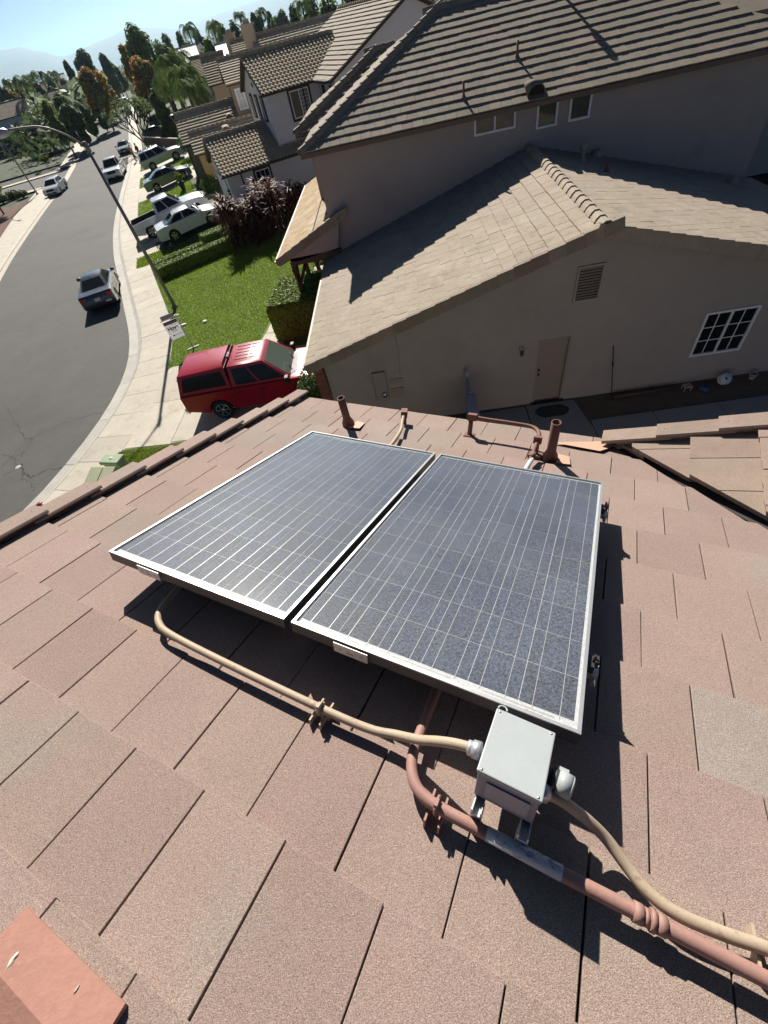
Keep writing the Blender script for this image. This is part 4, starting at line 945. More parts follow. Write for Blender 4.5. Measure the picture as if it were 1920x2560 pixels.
# pipes on the wing roof
def on_r(p, s=1):
    d = Vector(ray(p)); n = Vector((s*K, 0, 1)); c = ZA+s*K*XA; t = (c-CZ)/n.dot(d); return d*t+Vector((0, 0, CZ))
B = on_r(r3(695, 835)); h = PV(r3(710, 742), B)-B.z
mb = MB(); mb.tube([B-Vector((0, 0, .05)), B+Vector((0, 0, h*.75))], .062, 12); mb.lathe([(.11, h*.68), (.125, h*.74), (.125, h*.86), (.09, h*.97), (0, h)], 14, 0, T(B)); mb.lathe([(.14, -.03), (.10, .05), (.065, .09)], 12, 0, T(B)); mb.build('flue_or_mast', M_['door_tan'], grf, I4)
B = on_r(r3(820, 890)); h = PV(r3(835, 815), B)-B.z
mb = MB(); mb.tube([B-Vector((0, 0, .05)), B+Vector((0, 0, h))], .04, 10); mb.lathe([(.12, -.03), (.07, .04), (.042, .07)], 12, 0, T(B)); mb.build('roof_pipe', M_['vent_red'], grf, I4)
for q in ((770, 812), (1468, 955)):
    B = on_r(r3(*q)); mb = MB(); mb.lathe([(.17, -.05), (.16, .12), (.11, .18), (0, .2)], 14, 0, T(B)); mb.build('roof_vent', M_['tile_tan'], grf, I4)
# unseen mast added on the ridge to cast the shadow across the upper slope
S = on_up(r3(828, 262)); tt = 0
n = Vector((0, -KU, 1)); hm_ = 2.6
bx = None
for hh in np.arange(.5, 6, .05):
    tip = S-SUN_D*((hh+0)/abs(SUN_D.z)) ; 
    for L_ in (0,):
        pass
    base_z = upz(min(max(tip.y, Y1), HY)) if tip.y < HY else ZR
for d_ in np.arange(.2, 14, .05):
    tip = S-SUN_D*d_
    if tip.y >= HY-.05: bx = tip; break
if bx is not None:
    mb = MB(); mb.tube([(bx.x, bx.y, ZR-.05), (bx.x, bx.y, bx.z)], .055, 8); mb.lathe([(.0, .12), (.12, .08), (.12, -.12), (.0, -.14)], 10, 0, T(bx)); mb.build('flue_or_mast', M_['vent_red'], upr, I4)
# porch
PK = .40; xe, ye, ze = -5.06, 17.62, 3.02; xt = -2.30; pz = lambda x: ze+PK*(x-xe)
pr = MB(); P = [(xe, ye, ze-.045), (xt, ye, pz(xt)-.045), (xt, ye+.42, pz(xt)-.045), (-2.78, ye+.42, pz(-2.78)-.045), (-2.78, 21.7, pz(-2.78)-.045), (-3.46, 21.7, pz(-3.46)-.045), (-3.46, 27.9, pz(-3.46)-.045), (xe, 27.9, ze-.045)]
n = len(P); pr.add(P+[(x, y, z-.12) for x, y, z in P], [list(range(n)), list(range(n, 2*n))[::-1]]+[[k, n+k, n+(k+1) % n, (k+1) % n] for k in range(n)])
prf = pr.build('porch_roof', M_['fascia'], tan, I4)
ts = TileSet(); FP = plane_frame((xe, ye, ze-.015), (0, 1, 0), (1, 0, PK)); sp_ = math.hypot(1, PK)
ts.add(FP, [(.14, 0), (10.28, 0), (10.28, 1.58*sp_), (.14, 1.58*sp_)], .33, .36, .022, 'tile_porch', s0=0)
ts.add(FP, [(.14, 1.60*sp_), (4.05, 1.60*sp_), (4.05, 2.27*sp_), (.14, 2.27*sp_)], .33, .36, .022, 'tile_porch', s0=.36*5)
ts.add(FP, [(.14, 2.29*sp_), (.40, 2.29*sp_), (.40, 2.75*sp_), (.14, 2.75*sp_)], .33, .36, .022, 'tile_porch', s0=.36*7)
ts.emit(prf, 300)
rake_run(prf, (xe-.02, ye, ze+.045), (xt-.05, ye, pz(xt)+.045), 'tile_brown', (0, 1, 0), .40)
mb = MB(); mb.box((xe-.03, 22.75, ze-.03), (.07, 10.3, .06)); mb.build('gutter', M_['gutter_tan'], tan, I4)
mb = MB(); mb.add([(-4.35, 17.80, 2.82), (-2.62, 17.80, 3.02), (-2.36, 17.80, 3.95), (-2.62, 17.80, 3.9), (-4.9, 17.80, 2.98), (-4.35, 18.02, 2.82), (-2.62, 18.02, 3.02), (-2.36, 18.0, 3.95), (-2.62, 18.0, 3.9), (-4.9, 18.0, 2.98)], [(0, 1, 2, 3, 4), (5, 9, 8, 7, 6), (0, 5, 6, 1), (1, 6, 7, 2), (4, 9, 5, 0)]); mb.build('porch_gable', M_['stucco_tan'], tan, I4)
mb = MB(); mb.box((-3.55, 17.90, 2.83), (2.0, .20, .26)); mb.box((-4.52, 22.6, 2.66), (.2, 9.4, .26)); mb.build('porch_beam', M_['timber'], tan, I4)
for y in (18.05, 20.1, 22.6, 25.0):
    po = MB(); po.box((-4.52, y, 1.42), (.17, .17, 2.4)); 
    for sx, sy in ((0, 1), (0, -1), (1, 0)):
        po.tube([(-4.52+sx*.05, y+sy*.05, 1.95), (-4.52+sx*.42, y+sy*.42, 2.6)], .06, 4)
    o = po.build('porch_post', M_['timber'], tan, I4)
    ba = MB(); ba.box((-4.52, y, .36), (.42, .42, .72)); ba.box((-4.52, y, .75), (.5, .5, .06)); ba.build('post_base', M_['stucco_cream'], o, I4)
mb = MB(); mb.box((-3.6, 22.7, .06), (2.0, 9.6, .13)); mb.build('porch_floor', M_['concrete'], tan, I4)
mb = MB(); mb.box((-4.4, 19.1, .36), (.16, 1.6, .6)); mb.box((-4.4, 19.1, .68), (.26, 1.7, .05)); mb.build('porch_wall', M_['stucco_cream'], tan, I4)
# brick pier foot at the garage corner
for k in range(10):
    mb = MB(); mb.box((-2.95, 10.9+.0, .20+k*.235), (.26, .34, .222)); mb.build('brick', mk('brick_red', (.26, .10, .07), .9, var=((9, .2),), rand=.12) if k == 0 else M_['brick_red'], tan, I4)
# a beige house wall further right, past the upper storey
bh = thing('house', 'sunlit beige house end seen past the right edge of the tan house', 'house', T(17, 27, 0))
mb = MB(); mb.box((17.6, 30, 2.9), (9, 8, 5.8)); mb.build('wall', M_['stucco_cream'], bh, I4)
mb = MB(); mb.add([(12.7, 25.6, 5.8), (22.5, 25.6, 5.8), (22.5, 34.4, 5.8), (12.7, 34.4, 5.8), (15.5, 30, 7.4), (19.7, 30, 7.4)], [(0, 1, 5, 4), (1, 2, 5), (2, 3, 4, 5), (3, 0, 4), (3, 2, 1, 0)]); mb.build('roof', M_['tile_brown'], bh, I4)
# ---- things in the side yard
g = 'things lying along the tan side wall'
fp = thing('gate_panel', 'grey vinyl side gate standing out from the tan wall', 'gate', T(1.25, 9.9, 0))
mb = MB(); mb.box((0, .78, .80), (.09, .1, 1.62)); mb.lathe([(.0, .06), (.05, .0), (.07, -.02)], 4, 0, T(0, .78, 1.65)); mb.build('post', M_['plate_grey'], fp)
mb = MB(); mb.box((0, .38, .72), (.05, .72, 1.44)); mb.build('panel', M_['plate_grey'], fp)
mb = MB(); mb.box((.0, -.75, .70), (.24, 1.5, 1.40)); mb.build('bin_enclosure', M_['plate_grey'], fp)
pol = thing('pole', 'thin black pole leaning against the tan wall right of the side door', 'pole', T(5.5, 10.55, 0))
mb = MB(); mb.tube([(5.48, 10.5, 0), (5.27, 10.82, 1.60)], .012, 6); mb.build('shaft', M_['black'], pol, I4)
mb = MB(); mb.tube([(5.345, 10.70, 1.03), (5.325, 10.73, 1.15)], .022, 6); mb.build('grip', M_['black'], pol, I4)
dm = MB(); q = [(.50, .0), (.42, .15), (.36, .20), (.28, .25), (-.28, .25), (-.36, .2), (-.42, .15), (-.5, 0), (-.42, -.15), (-.36, -.2), (-.28, -.25), (.28, -.25), (.36, -.2), (.42, -.15)]
dm.prism(q, 0, .015); o = dm.build('door_mat', M_['mat_rubber'], None, T(3.72, 10.32, .031)); tag(o, 'dark lobed rubber mat in front of the tan side door', 'doormat')
lg = MB(); lg.tube([(5.55, 10.55, .06), (6.2, 10.56, .06), (7.3, 10.62, .06)], [.05, .055, .045], 8); o = lg.build('board', M_['timber']); tag(o, 'long brown timber lying on bare soil along the tan wall', 'timber')
st = thing('stool', 'low beige stool in the side yard left of the blue bottle', 'stool', T(7.55, 10.5, 0) @ Matrix.Scale(.62, 4))
mb = MB(); mb.box((0, 0, .22), (.34, .3, .05)); mb.build('seat', M_['stucco_cream'], st)
for x in (-.14, .14):
    for y in (-.12, .12): mb = MB(); mb.box((x, y, .10), (.035, .035, .2)); mb.build('leg', M_['stucco_cream'], st)
bo = MB(); bo.tube([(7.85, 10.42, .07), (8.0, 10.28, .07), (8.03, 10.25, .07)], [.075, .075, .03], 10); o = bo.build('bottle', M_['blue_cloth']); tag(o, 'blue plastic bottle lying on the side yard soil', 'bottle')
hr = thing('hose_reel', 'white round hose reel by the foot of the tan wall', 'hose reel', T(8.55, 10.5, 0))
F = T(8.55, 10.55, .16) @ Matrix.Rotation(R(50), 4, 'X') @ Matrix.Scale(.66, 4)
for z in (-.09, .09): mb = MB(); mb.lathe([(.0, z), (.25, z), (.25, z+.02), (.0, z+.02)], 20, 0, F); mb.build('disc', M_['hose_white'], hr, I4)
mb = MB()
for k in range(4): mb.lathe([(.13+.03*math.cos(a), -.06+k*.036+.018*math.sin(a)) for a in np.linspace(0, 2*math.pi, 7)], 20, 0, F)
mb.build('hose', M_['mat_rubber'], hr, I4)
mb = MB(); mb.box((.0, 0, .13), (.06, .1, .03), 0, F); mb.build('handle', M_['black'], hr, I4)
pt = thing('flower_pot', 'small pale plant pot at the far end of the side yard', 'pot', T(9.35, 10.6, 0) @ Matrix.Scale(.7, 4))
mb = MB(); mb.lathe([(.10, .0), (.14, .2), (.15, .2), (.15, .24), (.12, .24), (.11, .12), (0, .12)], 16); mb.build('pot', M_['stucco_cream'], pt)
mb = MB(); mb.lathe([(0, .19), (.12, .19)], 12); mb.build('soil', M_['dirt'], pt)
tr = MB(); tr.box((0, 0, .03), (.55, .30, .06)); o = tr.build('plastic_tray', M_['util_green'], None, T(3.9, 8.7, .03) @ RZ(.1)); tag(o, 'flat green tray on the side yard slab', 'tray')
tr = MB(); tr.box((0, 0, .01), (.30, .2, .02)); o = tr.build('paper_sheet', M_['hose_white'], None, T(3.95, 8.72, .092) @ RZ(.1)); tag(o, 'pale sheet lying on the flat green tray', 'paper')
# ------------------------------------------------------------------ houses down the street
def hframe(O, th): return Matrix.Translation(O) @ RZ(th)
def zD(u, v): return (500+u/5.184, v/5.184)
def zE(u, v): return (440+u/5.184, 180+v/5.184)
def s_roof(parent, F, poly, m, ex=.36, pitch=.26, amp=.055, th=.035, nm='roof_tile'):
    """barrel tiles: every tile its own raised shell, joined as one part"""
    mb = MB(); hp = halfplanes(poly); e0 = min(p[0] for p in poly); e1 = max(p[0] for p in poly); smax = max(p[1] for p in poly)
    i = 0
    while i*ex < smax-.05:
        e = e0
        while e < e1-.02:
            cx, cy = e+pitch/2, i*ex+ex/2
            if all(a*cx+b*cy <= c for a, b, c in hp):
                s = i*ex; L = ex+.05; hn = .05; hh = .05-th*L/ex
                pr = [(0, -.0), (.12, amp*.75), (.32, amp), (.52, amp*.75), (.66, .0), (1, -.012)]; j = random.uniform(-.008, .008)
                n = len(pr)
                vs = [(e+p*pitch, s+j, hn+q) for p, q in pr]+[(e+p*pitch, s+L, hh+q) for p, q in pr]+[(e+p*pitch, s+j, hn+q*.7-th) for p, q in pr]
                mb.add(vs, [[k, k+1, n+k+1, n+k] for k in range(n-1)]+[[2*n+k, 2*n+k+1, k+1, k] for k in range(n-1)])
            e += pitch
        i += 1
    o = mb.build(nm, M_[m], parent, F); o['kind'] = 'stuff'; return o
def course_roof(parent, F, poly, m, ex=.37, th=.05, nm='roof_tile', seg=1.0):
    """distant flat tiles: stepped courses cut into short lengths, joined as one part"""
    mb = MB(); hp = halfplanes(poly); smax = max(p[1] for p in poly); e0 = min(p[0] for p in poly); e1 = max(p[0] for p in poly); i = 0
    while i*ex < smax-.03:
        rect = [(e0, i*ex), (e1, i*ex), (e1, i*ex+ex+.02), (e0, i*ex+ex+.02)]
        for h in hp: rect = clip(rect, *h) if len(rect) > 2 else []
        if len(rect) > 2 and area(rect) > .02:
            a = min(p[0] for p in rect); b = max(p[0] for p in rect); k = max(1, int((b-a)/seg))
            for q in range(k):
                r_ = clip(clip(rect, -1, 0, -(a+(b-a)*q/k)), 1, 0, a+(b-a)*(q+1)/k-.012)
                if len(r_) > 2 and area(r_) > .01:
                    dz = random.uniform(-.004, .006); mb.prism(r_, -.02, (lambda s: (lambda x, y: .02+dz+th*(1-(y-s)/ex)))(i*ex))
        i += 1
    o = mb.build(nm, M_[m], parent, F); o['kind'] = 'stuff'; return o
def gable(parent, a0, a1, b0, b1, ze, zr, wm, rm, along='a', oh=.4, z0=0, style='course', deck='fascia_dark', caps=True, base=None):
    """box with a gabled roof, in the house frame (a away from the street, b along it); oh = eave overhang. b0/b1, a0/a1 are wall faces"""
    F = base if base is not None else W[parent.name]
    mb = MB()
    if along == 'a':
        bm_ = (b0+b1)/2; k = (zr-ze)/(bm_-b0+oh); zw = ze+k*oh
        mb.prism([(b0, z0), (b1, z0), (b1, zw-.12), (bm_, zr-.12), (b0, zw-.12)], 0, a1-a0, 0, Matrix(((0, 0, 1, a0), (1, 0, 0, 0), (0, 1, 0, 0), (0, 0, 0, 1))))
        wl = mb.build('wall', M_[wm], parent, F)
        A0, A1 = a0-oh*.8, a1+oh*.8; L = A1-A0; sl = math.hypot(bm_-b0+oh, zr-ze)
        pl = [((A0, b0-oh, ze), (1, 0, 0), (0, bm_-b0+oh, zr-ze)), ((A1, b1+oh, ze), (-1, 0, 0), (0, -(bm_-b0+oh), zr-ze))]; rl = ((A0, bm_, zr), (A1, bm_, zr))
    else:
        am = (a0+a1)/2; k = (zr-ze)/(am-a0+oh); zw = ze+k*oh
        mb.prism([(a0, z0), (a1, z0), (a1, zw-.12), (am, zr-.12), (a0, zw-.12)], 0, b1-b0, 0, Matrix(((1, 0, 0, 0), (0, 0, -1, b1), (0, 1, 0, 0), (0, 0, 0, 1))))
        wl = mb.build('wall', M_[wm], parent, F)
        B0, B1 = b0-oh*.8, b1+oh*.8; L = B1-B0; sl = math.hypot(am-a0+oh, zr-ze)
        pl = [((a0-oh, B1, ze), (0, -1, 0), (am-a0+oh, 0, zr-ze)), ((a1+oh, B0, ze), (0, 1, 0), (-(am-a0+oh), 0, zr-ze))]; rl = ((am, B0, zr), (am, B1, zr))
    d = MB()
    for O, e, u in pl:
        G = plane_frame(O, e, u); d.prism([(0, 0), (L, 0), (L, sl), (0, sl)], -.13, -.02, 0, G)
    rf = d.build('roof', M_[deck], parent, F)
    for O, e, u in pl:
        G = F @ plane_frame(O, e, u); (s_roof if style == 's' else course_roof)(rf, G, [(0, 0), (L, 0), (L, sl-.04), (0, sl-.04)], rm)
    mb = MB()
    a, b = Vector(rl[0]), Vector(rl[1]); n = max(2, int((b-a).length/.42))
    for i in range(n):
        p = a.lerp(b, i/n); q = a.lerp(b, (i+1.1)/n); mb.tube([p+Vector((0, 0, .06)), q+Vector((0, 0, .035))], [.14, .115], 6)
    o = mb.build('ridge_tile', M_[rm], rf, F); o['kind'] = 'stuff'
    return rf, pl, k
TH1 = R(23.5)
E1 = PZ(zE(590, 1365), 2.95)
wh = thing('house', 'white stucco house with barrel tiled roofs and dark trimmed windows beyond the lawn', 'house', hframe(Vector((E1.x, E1.y, .45)), TH1))
HB = Matrix.Translation((E1.x, E1.y, 0)) @ RZ(TH1)
def wf(a, b, z=0, face='b'):    # frame on a wall: face 'b' looks to -b, 'a' looks to -a
    if face == 'b': return HB @ Matrix.Translation((a, b, z))
    return HB @ Matrix(((0, 1, 0, a), (-1, 0, 0, b), (0, 0, 1, z), (0, 0, 0, 1)))
gable(wh, .32, 8.0, .35, 6.85, 2.95, 4.50, 'stucco_white', 'tile_s', 'a', .35, .2, 's', base=HB)
gable(wh, 4.55, 10.5, .95, 7.65, 6.02, 7.66, 'stucco_white', 'tile_s', 'a', .4, 2.4, 's', base=HB)
gable(wh, 8.15, 18.6, -2.45, 9.0, 6.02, 8.55, 'stucco_white', 'tile_brown', 'b', .4, .2, 'course', base=HB)
mb = MB(); mb.box((6.3, 1.06, 1.8), (3.6, .22, 3.4)); mb.build('wall', M_['stucco_white'], wh, HB)
w = window(wh, wf(2.27, .33, 1.40), 1.02, 1.28, 3, 3, 1, .06, trim='fascia_dark', lite=.03)
w = window(wh, wf(6.06, .93, 4.47), 1.32, 1.35, 1, 1, 2, .07, trim='fascia_dark'); 
mb = MB()
for i in range(1, 6): mb.box((.70+.56*i/6, -.01, .67), (.018, .012, 1.22))
for j in range(1, 7): mb.box((.98, -.012, .06+1.23*j/7), (.58, .01, .018))
mb.build('muntin', M_['frame_white'], w, wf(6.06, .93, 4.47))
window(wh, wf(5.33, .93, 1.35), 1.0, 1.22, 2, 3, 1, .06, trim='fascia_dark', lite=.03)
for b in (6.25, 4.5, 2.75): window(wh, wf(4.53, b, 4.70, 'a'), .5, 1.05, 1, 1, 1, .05, trim='fascia_dark')
for b in (.2, -1.3): window(wh, wf(8.13, b, 4.9, 'a'), .45, .85, 1, 1, 1, .05, glass='glass_dark', frame_m='fascia_dark')
mb = MB(); mb.box((.28, 3.9, 1.45), (.06, 4.8, 2.1)); gd = mb.build('garage_door', M_['white_paint'], wh, HB)
for k in range(4):
    for q in range(5): mb = MB(); mb.box((.25, 1.95+q*.97, .66+k*.52), (.03, .86, .42)); mb.build('panel', M_['white_paint'], gd, HB)
for b in (1.1, 6.5):
    mb = MB(); mb.box((.22, b, 1.62), (.16, .16, .05)); mb.box((.22, b, 1.95), (.2, .2, .05)); mb.tube([(.22, b, 1.95), (.22, b, 2.1)], [.09, .01], 4)
    for sx in (-1, 1):
        for sy in (-1, 1): mb.box((.22+sx*.07, b+sy*.07, 1.78), (.014, .014, .3))
    ln = mb.build('lantern', M_['black'], wh, HB); g_ = MB(); g_.box((.22, b, 1.78), (.12, .12, .28)); g_.build('lamp_shade', M_['glass_house'], ln, HB)
mb = MB(); mb.tube([(1.3, .12, 2.92), (1.32, .30, 2.75), (1.33, .31, .4)], .045, 6); mb.tube([(7.0, .62, 6.0), (7.02, .9, 5.8), (7.02, .9, 3.2)], .04, 6); mb.build('downspout', M_['fascia_dark'], wh, HB)
mb = MB(); mb.box((4.1, -.05, 2.90), (8.3, .12, .12)); mb.box((7.4, .50, 5.97), (6.2, .12, .12)); mb.box((7.7, .3, 5.97), (.12, 5.2, .12)); mb.build('gutter', M_['fascia_dark'], wh, HB)
mb = MB(); mb.box((7.69, -.6, 6.05), (.03, 4.0, .03)); mb.build('light_trim', M_['white_paint'], wh, HB)
for z in (6.75, 6.35): mb = MB(); mb.box((4.53, 4.3-(.0 if z > 6.5 else .0), z), (.06, .22, .22)); mb.build('gable_block', M_['fascia_dark'], wh, HB)
mb = MB(); mb.box((6.62, .62, 1.25), (.5, .5, .06)); mb.box((6.62, .85, 1.6), (.5, .06, .7)); 
for x in (6.4, 6.84): mb.box((x, .42, .85), (.05, .05, .8)); mb.box((x, .83, .85), (.05, .05, .8))
mb.build('balcony_shelf', M_['blue_cloth'], wh, HB)
mb = MB(); mb.box((7.3, .80, 2.4), (.35, .06, 1.9)); mb.build('shutter', mk('shutter_blue', (.05, .14, .24), .6), wh, HB)

# beige house past the white one
TH2 = R(17); E2 = PZ(zE(240, 1085), 3.0)
bh = thing('house', 'beige house with striped flat tiled roofs directly behind the white house', 'house', hframe(Vector((E2.x, E2.y, .45)), TH2))
HB2 = Matrix.Translation((E2.x, E2.y, 0)) @ RZ(TH2)
gable(bh, .3, 7.0, .35, 4.6, 3.0, 4.15, 'stucco_yellow', 'tile_s2', 'a', .35, .2, base=HB2)
gable(bh, -.6, 6.2, 5.0, 11.4, 3.25, 5.0, 'stucco_beige', 'tile_s2', 'a', .35, .2, base=HB2)
gable(bh, 4.7, 12.5, 4.3, 10.6, 6.15, 7.55, 'stucco_beige', 'tile_s2', 'a', .35, .2, base=HB2)
gable(bh, 8.5, 19, 8.3, 16, 6.3, 8.3, 'stucco_beige', 'tile_s2', 'a', .35, .2, base=HB2)
def wf2(a, b, z): return HB2 @ Matrix.Translation((a, b, z))
window(bh, wf2(4.95, 4.28, 4.45), .8, 1.35, 2, 2, 1, .12, glass='hose_white', lite=.04)
mb = MB(); mb.box((-.1, 8.2, 1.5), (1.0, 4.9, 2.2)); mb.build('garage_door', M_['stucco_cream'], bh, HB2) 
def half_vent(parent, F):
    mb = MB(); n = 10; arc = [(.32*math.cos(math.pi*k/n), .34*math.sin(math.pi*k/n)) for k in range(n+1)]
    mb.add([(x, 0, z) for x, z in arc]+[(x, .7, z*.2) for x, z in arc], [[k, k+1, n+2+k, n+1+k] for k in range(n)]+[list(range(n+1))]); mb.build('roof_vent', M_['fascia'], parent, F)
half_vent(bh, HB2 @ plane_frame((3.2, 1.4, 3.75), (1, 0, 0), (0, 1, .46)))
half_vent(bh, HB2 @ plane_frame((3.9, 6.3, 4.0), (1, 0, 0), (0, 1, .46)))
def chimney(parent, B, w, d, h, m='stucco_beige'):
    mb = MB(); mb.box((0, 0, h/2), (w, d, h)); mb.box((0, 0, h+.06), (w+.2, d+.2, .12)); mb.box((0, 0, h+.25), (w*.5, d*.5, .3)); return mb.build('chimney', M_['stucco_cream'], parent, T(B))

# houses farther back, set by sight line and distance
def far_house(label, ridge_l, ridge_r, D, drop, depth, rm, wm, group='houses farther down the street', head=None, chim=None):
    A = PD(ridge_l, D); B = PD(ridge_r, D if not isinstance(D, tuple) else D[1])
    d = (B-A); d.z = 0; L = d.length; th = math.atan2(d.y, d.x); c = (A+B)/2; zr = (A.z+B.z)/2
    t = thing('house', label, 'house', Matrix.Translation((c.x, c.y, 0)) @ RZ(th), group)
    gable(t, -L/2, L/2, -depth, depth, zr-drop, zr, wm, rm, 'a', .4, 0)
    if chim: chimney(t, W[t.name] @ Vector((chim[0], chim[1], zr-drop*.75)), 1.1, .8, chim[2])
    return t
far_house('house with a sunlit pale tiled roof and a tall beige chimney behind the white house', zD(1010, 355), zD(1530, 260), 62, 2.4, 4.5, 'tile_s2', 'stucco_yellow', chim=(-4.6, -2.2, 2.5))
far_house('house with a dark satellite dish on its hipped roof beside the chimney house', zD(430, 560), zD(640, 440), 72, 2.0, 4.2, 'tile_s', 'stucco_beige', chim=(-1.2, 1.5, 2.0))
far_house('low house with pale glaring flat roof left of the dish house', zD(230, 620), zD(330, 505), 95, 1.6, 4, 'backsheet', 'stucco_cream')
far_house('small brown tiled house behind the palm fronds', zD(40, 760), zD(250, 655), 66, 1.9, 3.4, 'tile_s', 'stucco_cream')
far_house('distant white roofed house among the palms', r1(960, 262), r1(1060, 250), 130, 2, 5, 'hose_white', 'stucco_cream')
far_house('distant grey roofed house just right of the palms', r1(1040, 315), r1(1150, 292), 105, 2.2, 4.5, 'tile_porch', 'stucco_white')
far_house('distant small gabled house right of the tall chimney', zD(1010, 300), zD(1100, 180), 110, 2.5, 3.5, 'tile_brown', 'plate_grey')
far_house('house at the left picture edge with grey tiles and dark panels', r1(-160, 545), r1(150, 592), 160, 2.2, 6.5, 'tile_brown', 'stucco_white')
far_house('distant house with pale roof above the left tree line', r1(195, 460), r1(310, 425), 230, 2.3, 4.5, 'tile_porch', 'stucco_cream')
far_house('distant brown roofed house between the left trees', r1(250, 478), r1(318, 512), 165, 2.0, 4.5, 'tile_brown', 'stucco_cream')
far_house('tiny white roofed house on the left skyline', r1(285, 412), r1(345, 402), 300, 2.3, 4.5, 'hose_white', 'stucco_cream')
# ------------------------------------------------------------------ vehicles.  x forward, y to the left, z up
def arch(cx, r, z0, n=9):          # bottom edge points over a wheel, going rearwards to forwards
    a0 = math.asin(max(-1, min(1, (z0-.33)/r))); return [(cx-r*math.cos(a), .33+r*math.sin(a)) for a in np.linspace(a0, math.pi-a0, n)]
WH = {}
def wheel_meshes(r, wdt, spokes, key):
    k = (r, wdt, spokes, key)
    if k in WH: return WH[k]
    rr = r*.66
    ty = MB(); ty.lathe([(rr*.92, -wdt/2), (r*.93, -wdt/2), (r, -wdt*.38), (r, wdt*.38), (r*.93, wdt/2), (rr*.98, wdt/2), (rr*.95, wdt*.2), (rr*.95, -wdt/2)], 24, 0, Matrix.Rotation(R(90), 4, 'X'))
    ri = MB(); F = Matrix.Rotation(R(90), 4, 'X'); ri.lathe([(rr, wdt*.50), (rr*.90, wdt*.46), (rr*.88, wdt*.2), (0, wdt*.16)], 24, 1, F); ri.lathe([(rr*.24, wdt*.30), (rr*.22, wdt*.46), (0, wdt*.47)], 12, 0, F); ri.lathe([(rr*1.01, wdt*.46), (rr*.99, wdt*.53), (rr*.90, wdt*.50)], 24, 0, F)
    for q in range(spokes):
        G = F @ Matrix.Rotation(2*math.pi*q/spokes, 4, 'Z'); w1, w2 = rr*.16, rr*.26
        if key == 'swirl': vs = [(rr*.2, -w1, 0), (rr*.2, w1*.2, 0), (rr*.97, w2*1.5, 0), (rr*.97, w2*.3, 0)]
        else: vs = [(rr*.2, -w1*.8, 0), (rr*.2, w1*.8, 0), (rr*.97, w2*.55, 0), (rr*.97, -w2*.55, 0)]
        ri.add([(x, y, wdt*.44) for x, y, z in vs]+[(x, y, wdt*.30) for x, y, z in vs], [(0, 1, 2, 3), (4, 7, 6, 5), (0, 4, 5, 1), (1, 5, 6, 2), (2, 6, 7, 3), (3, 7, 4, 0)], 0, G)
    WH[k] = (ty.mesh('wheel', M_['rubber']), ri.mesh('rim', [M_['rim'] if key != 'dark' else M_['steel'], M_['black']])); return WH[k]
def bil(q, s, t): return q[0]*(1-s)*(1-t)+q[1]*s*(1-t)+q[2]*s*t+q[3]*(1-s)*t
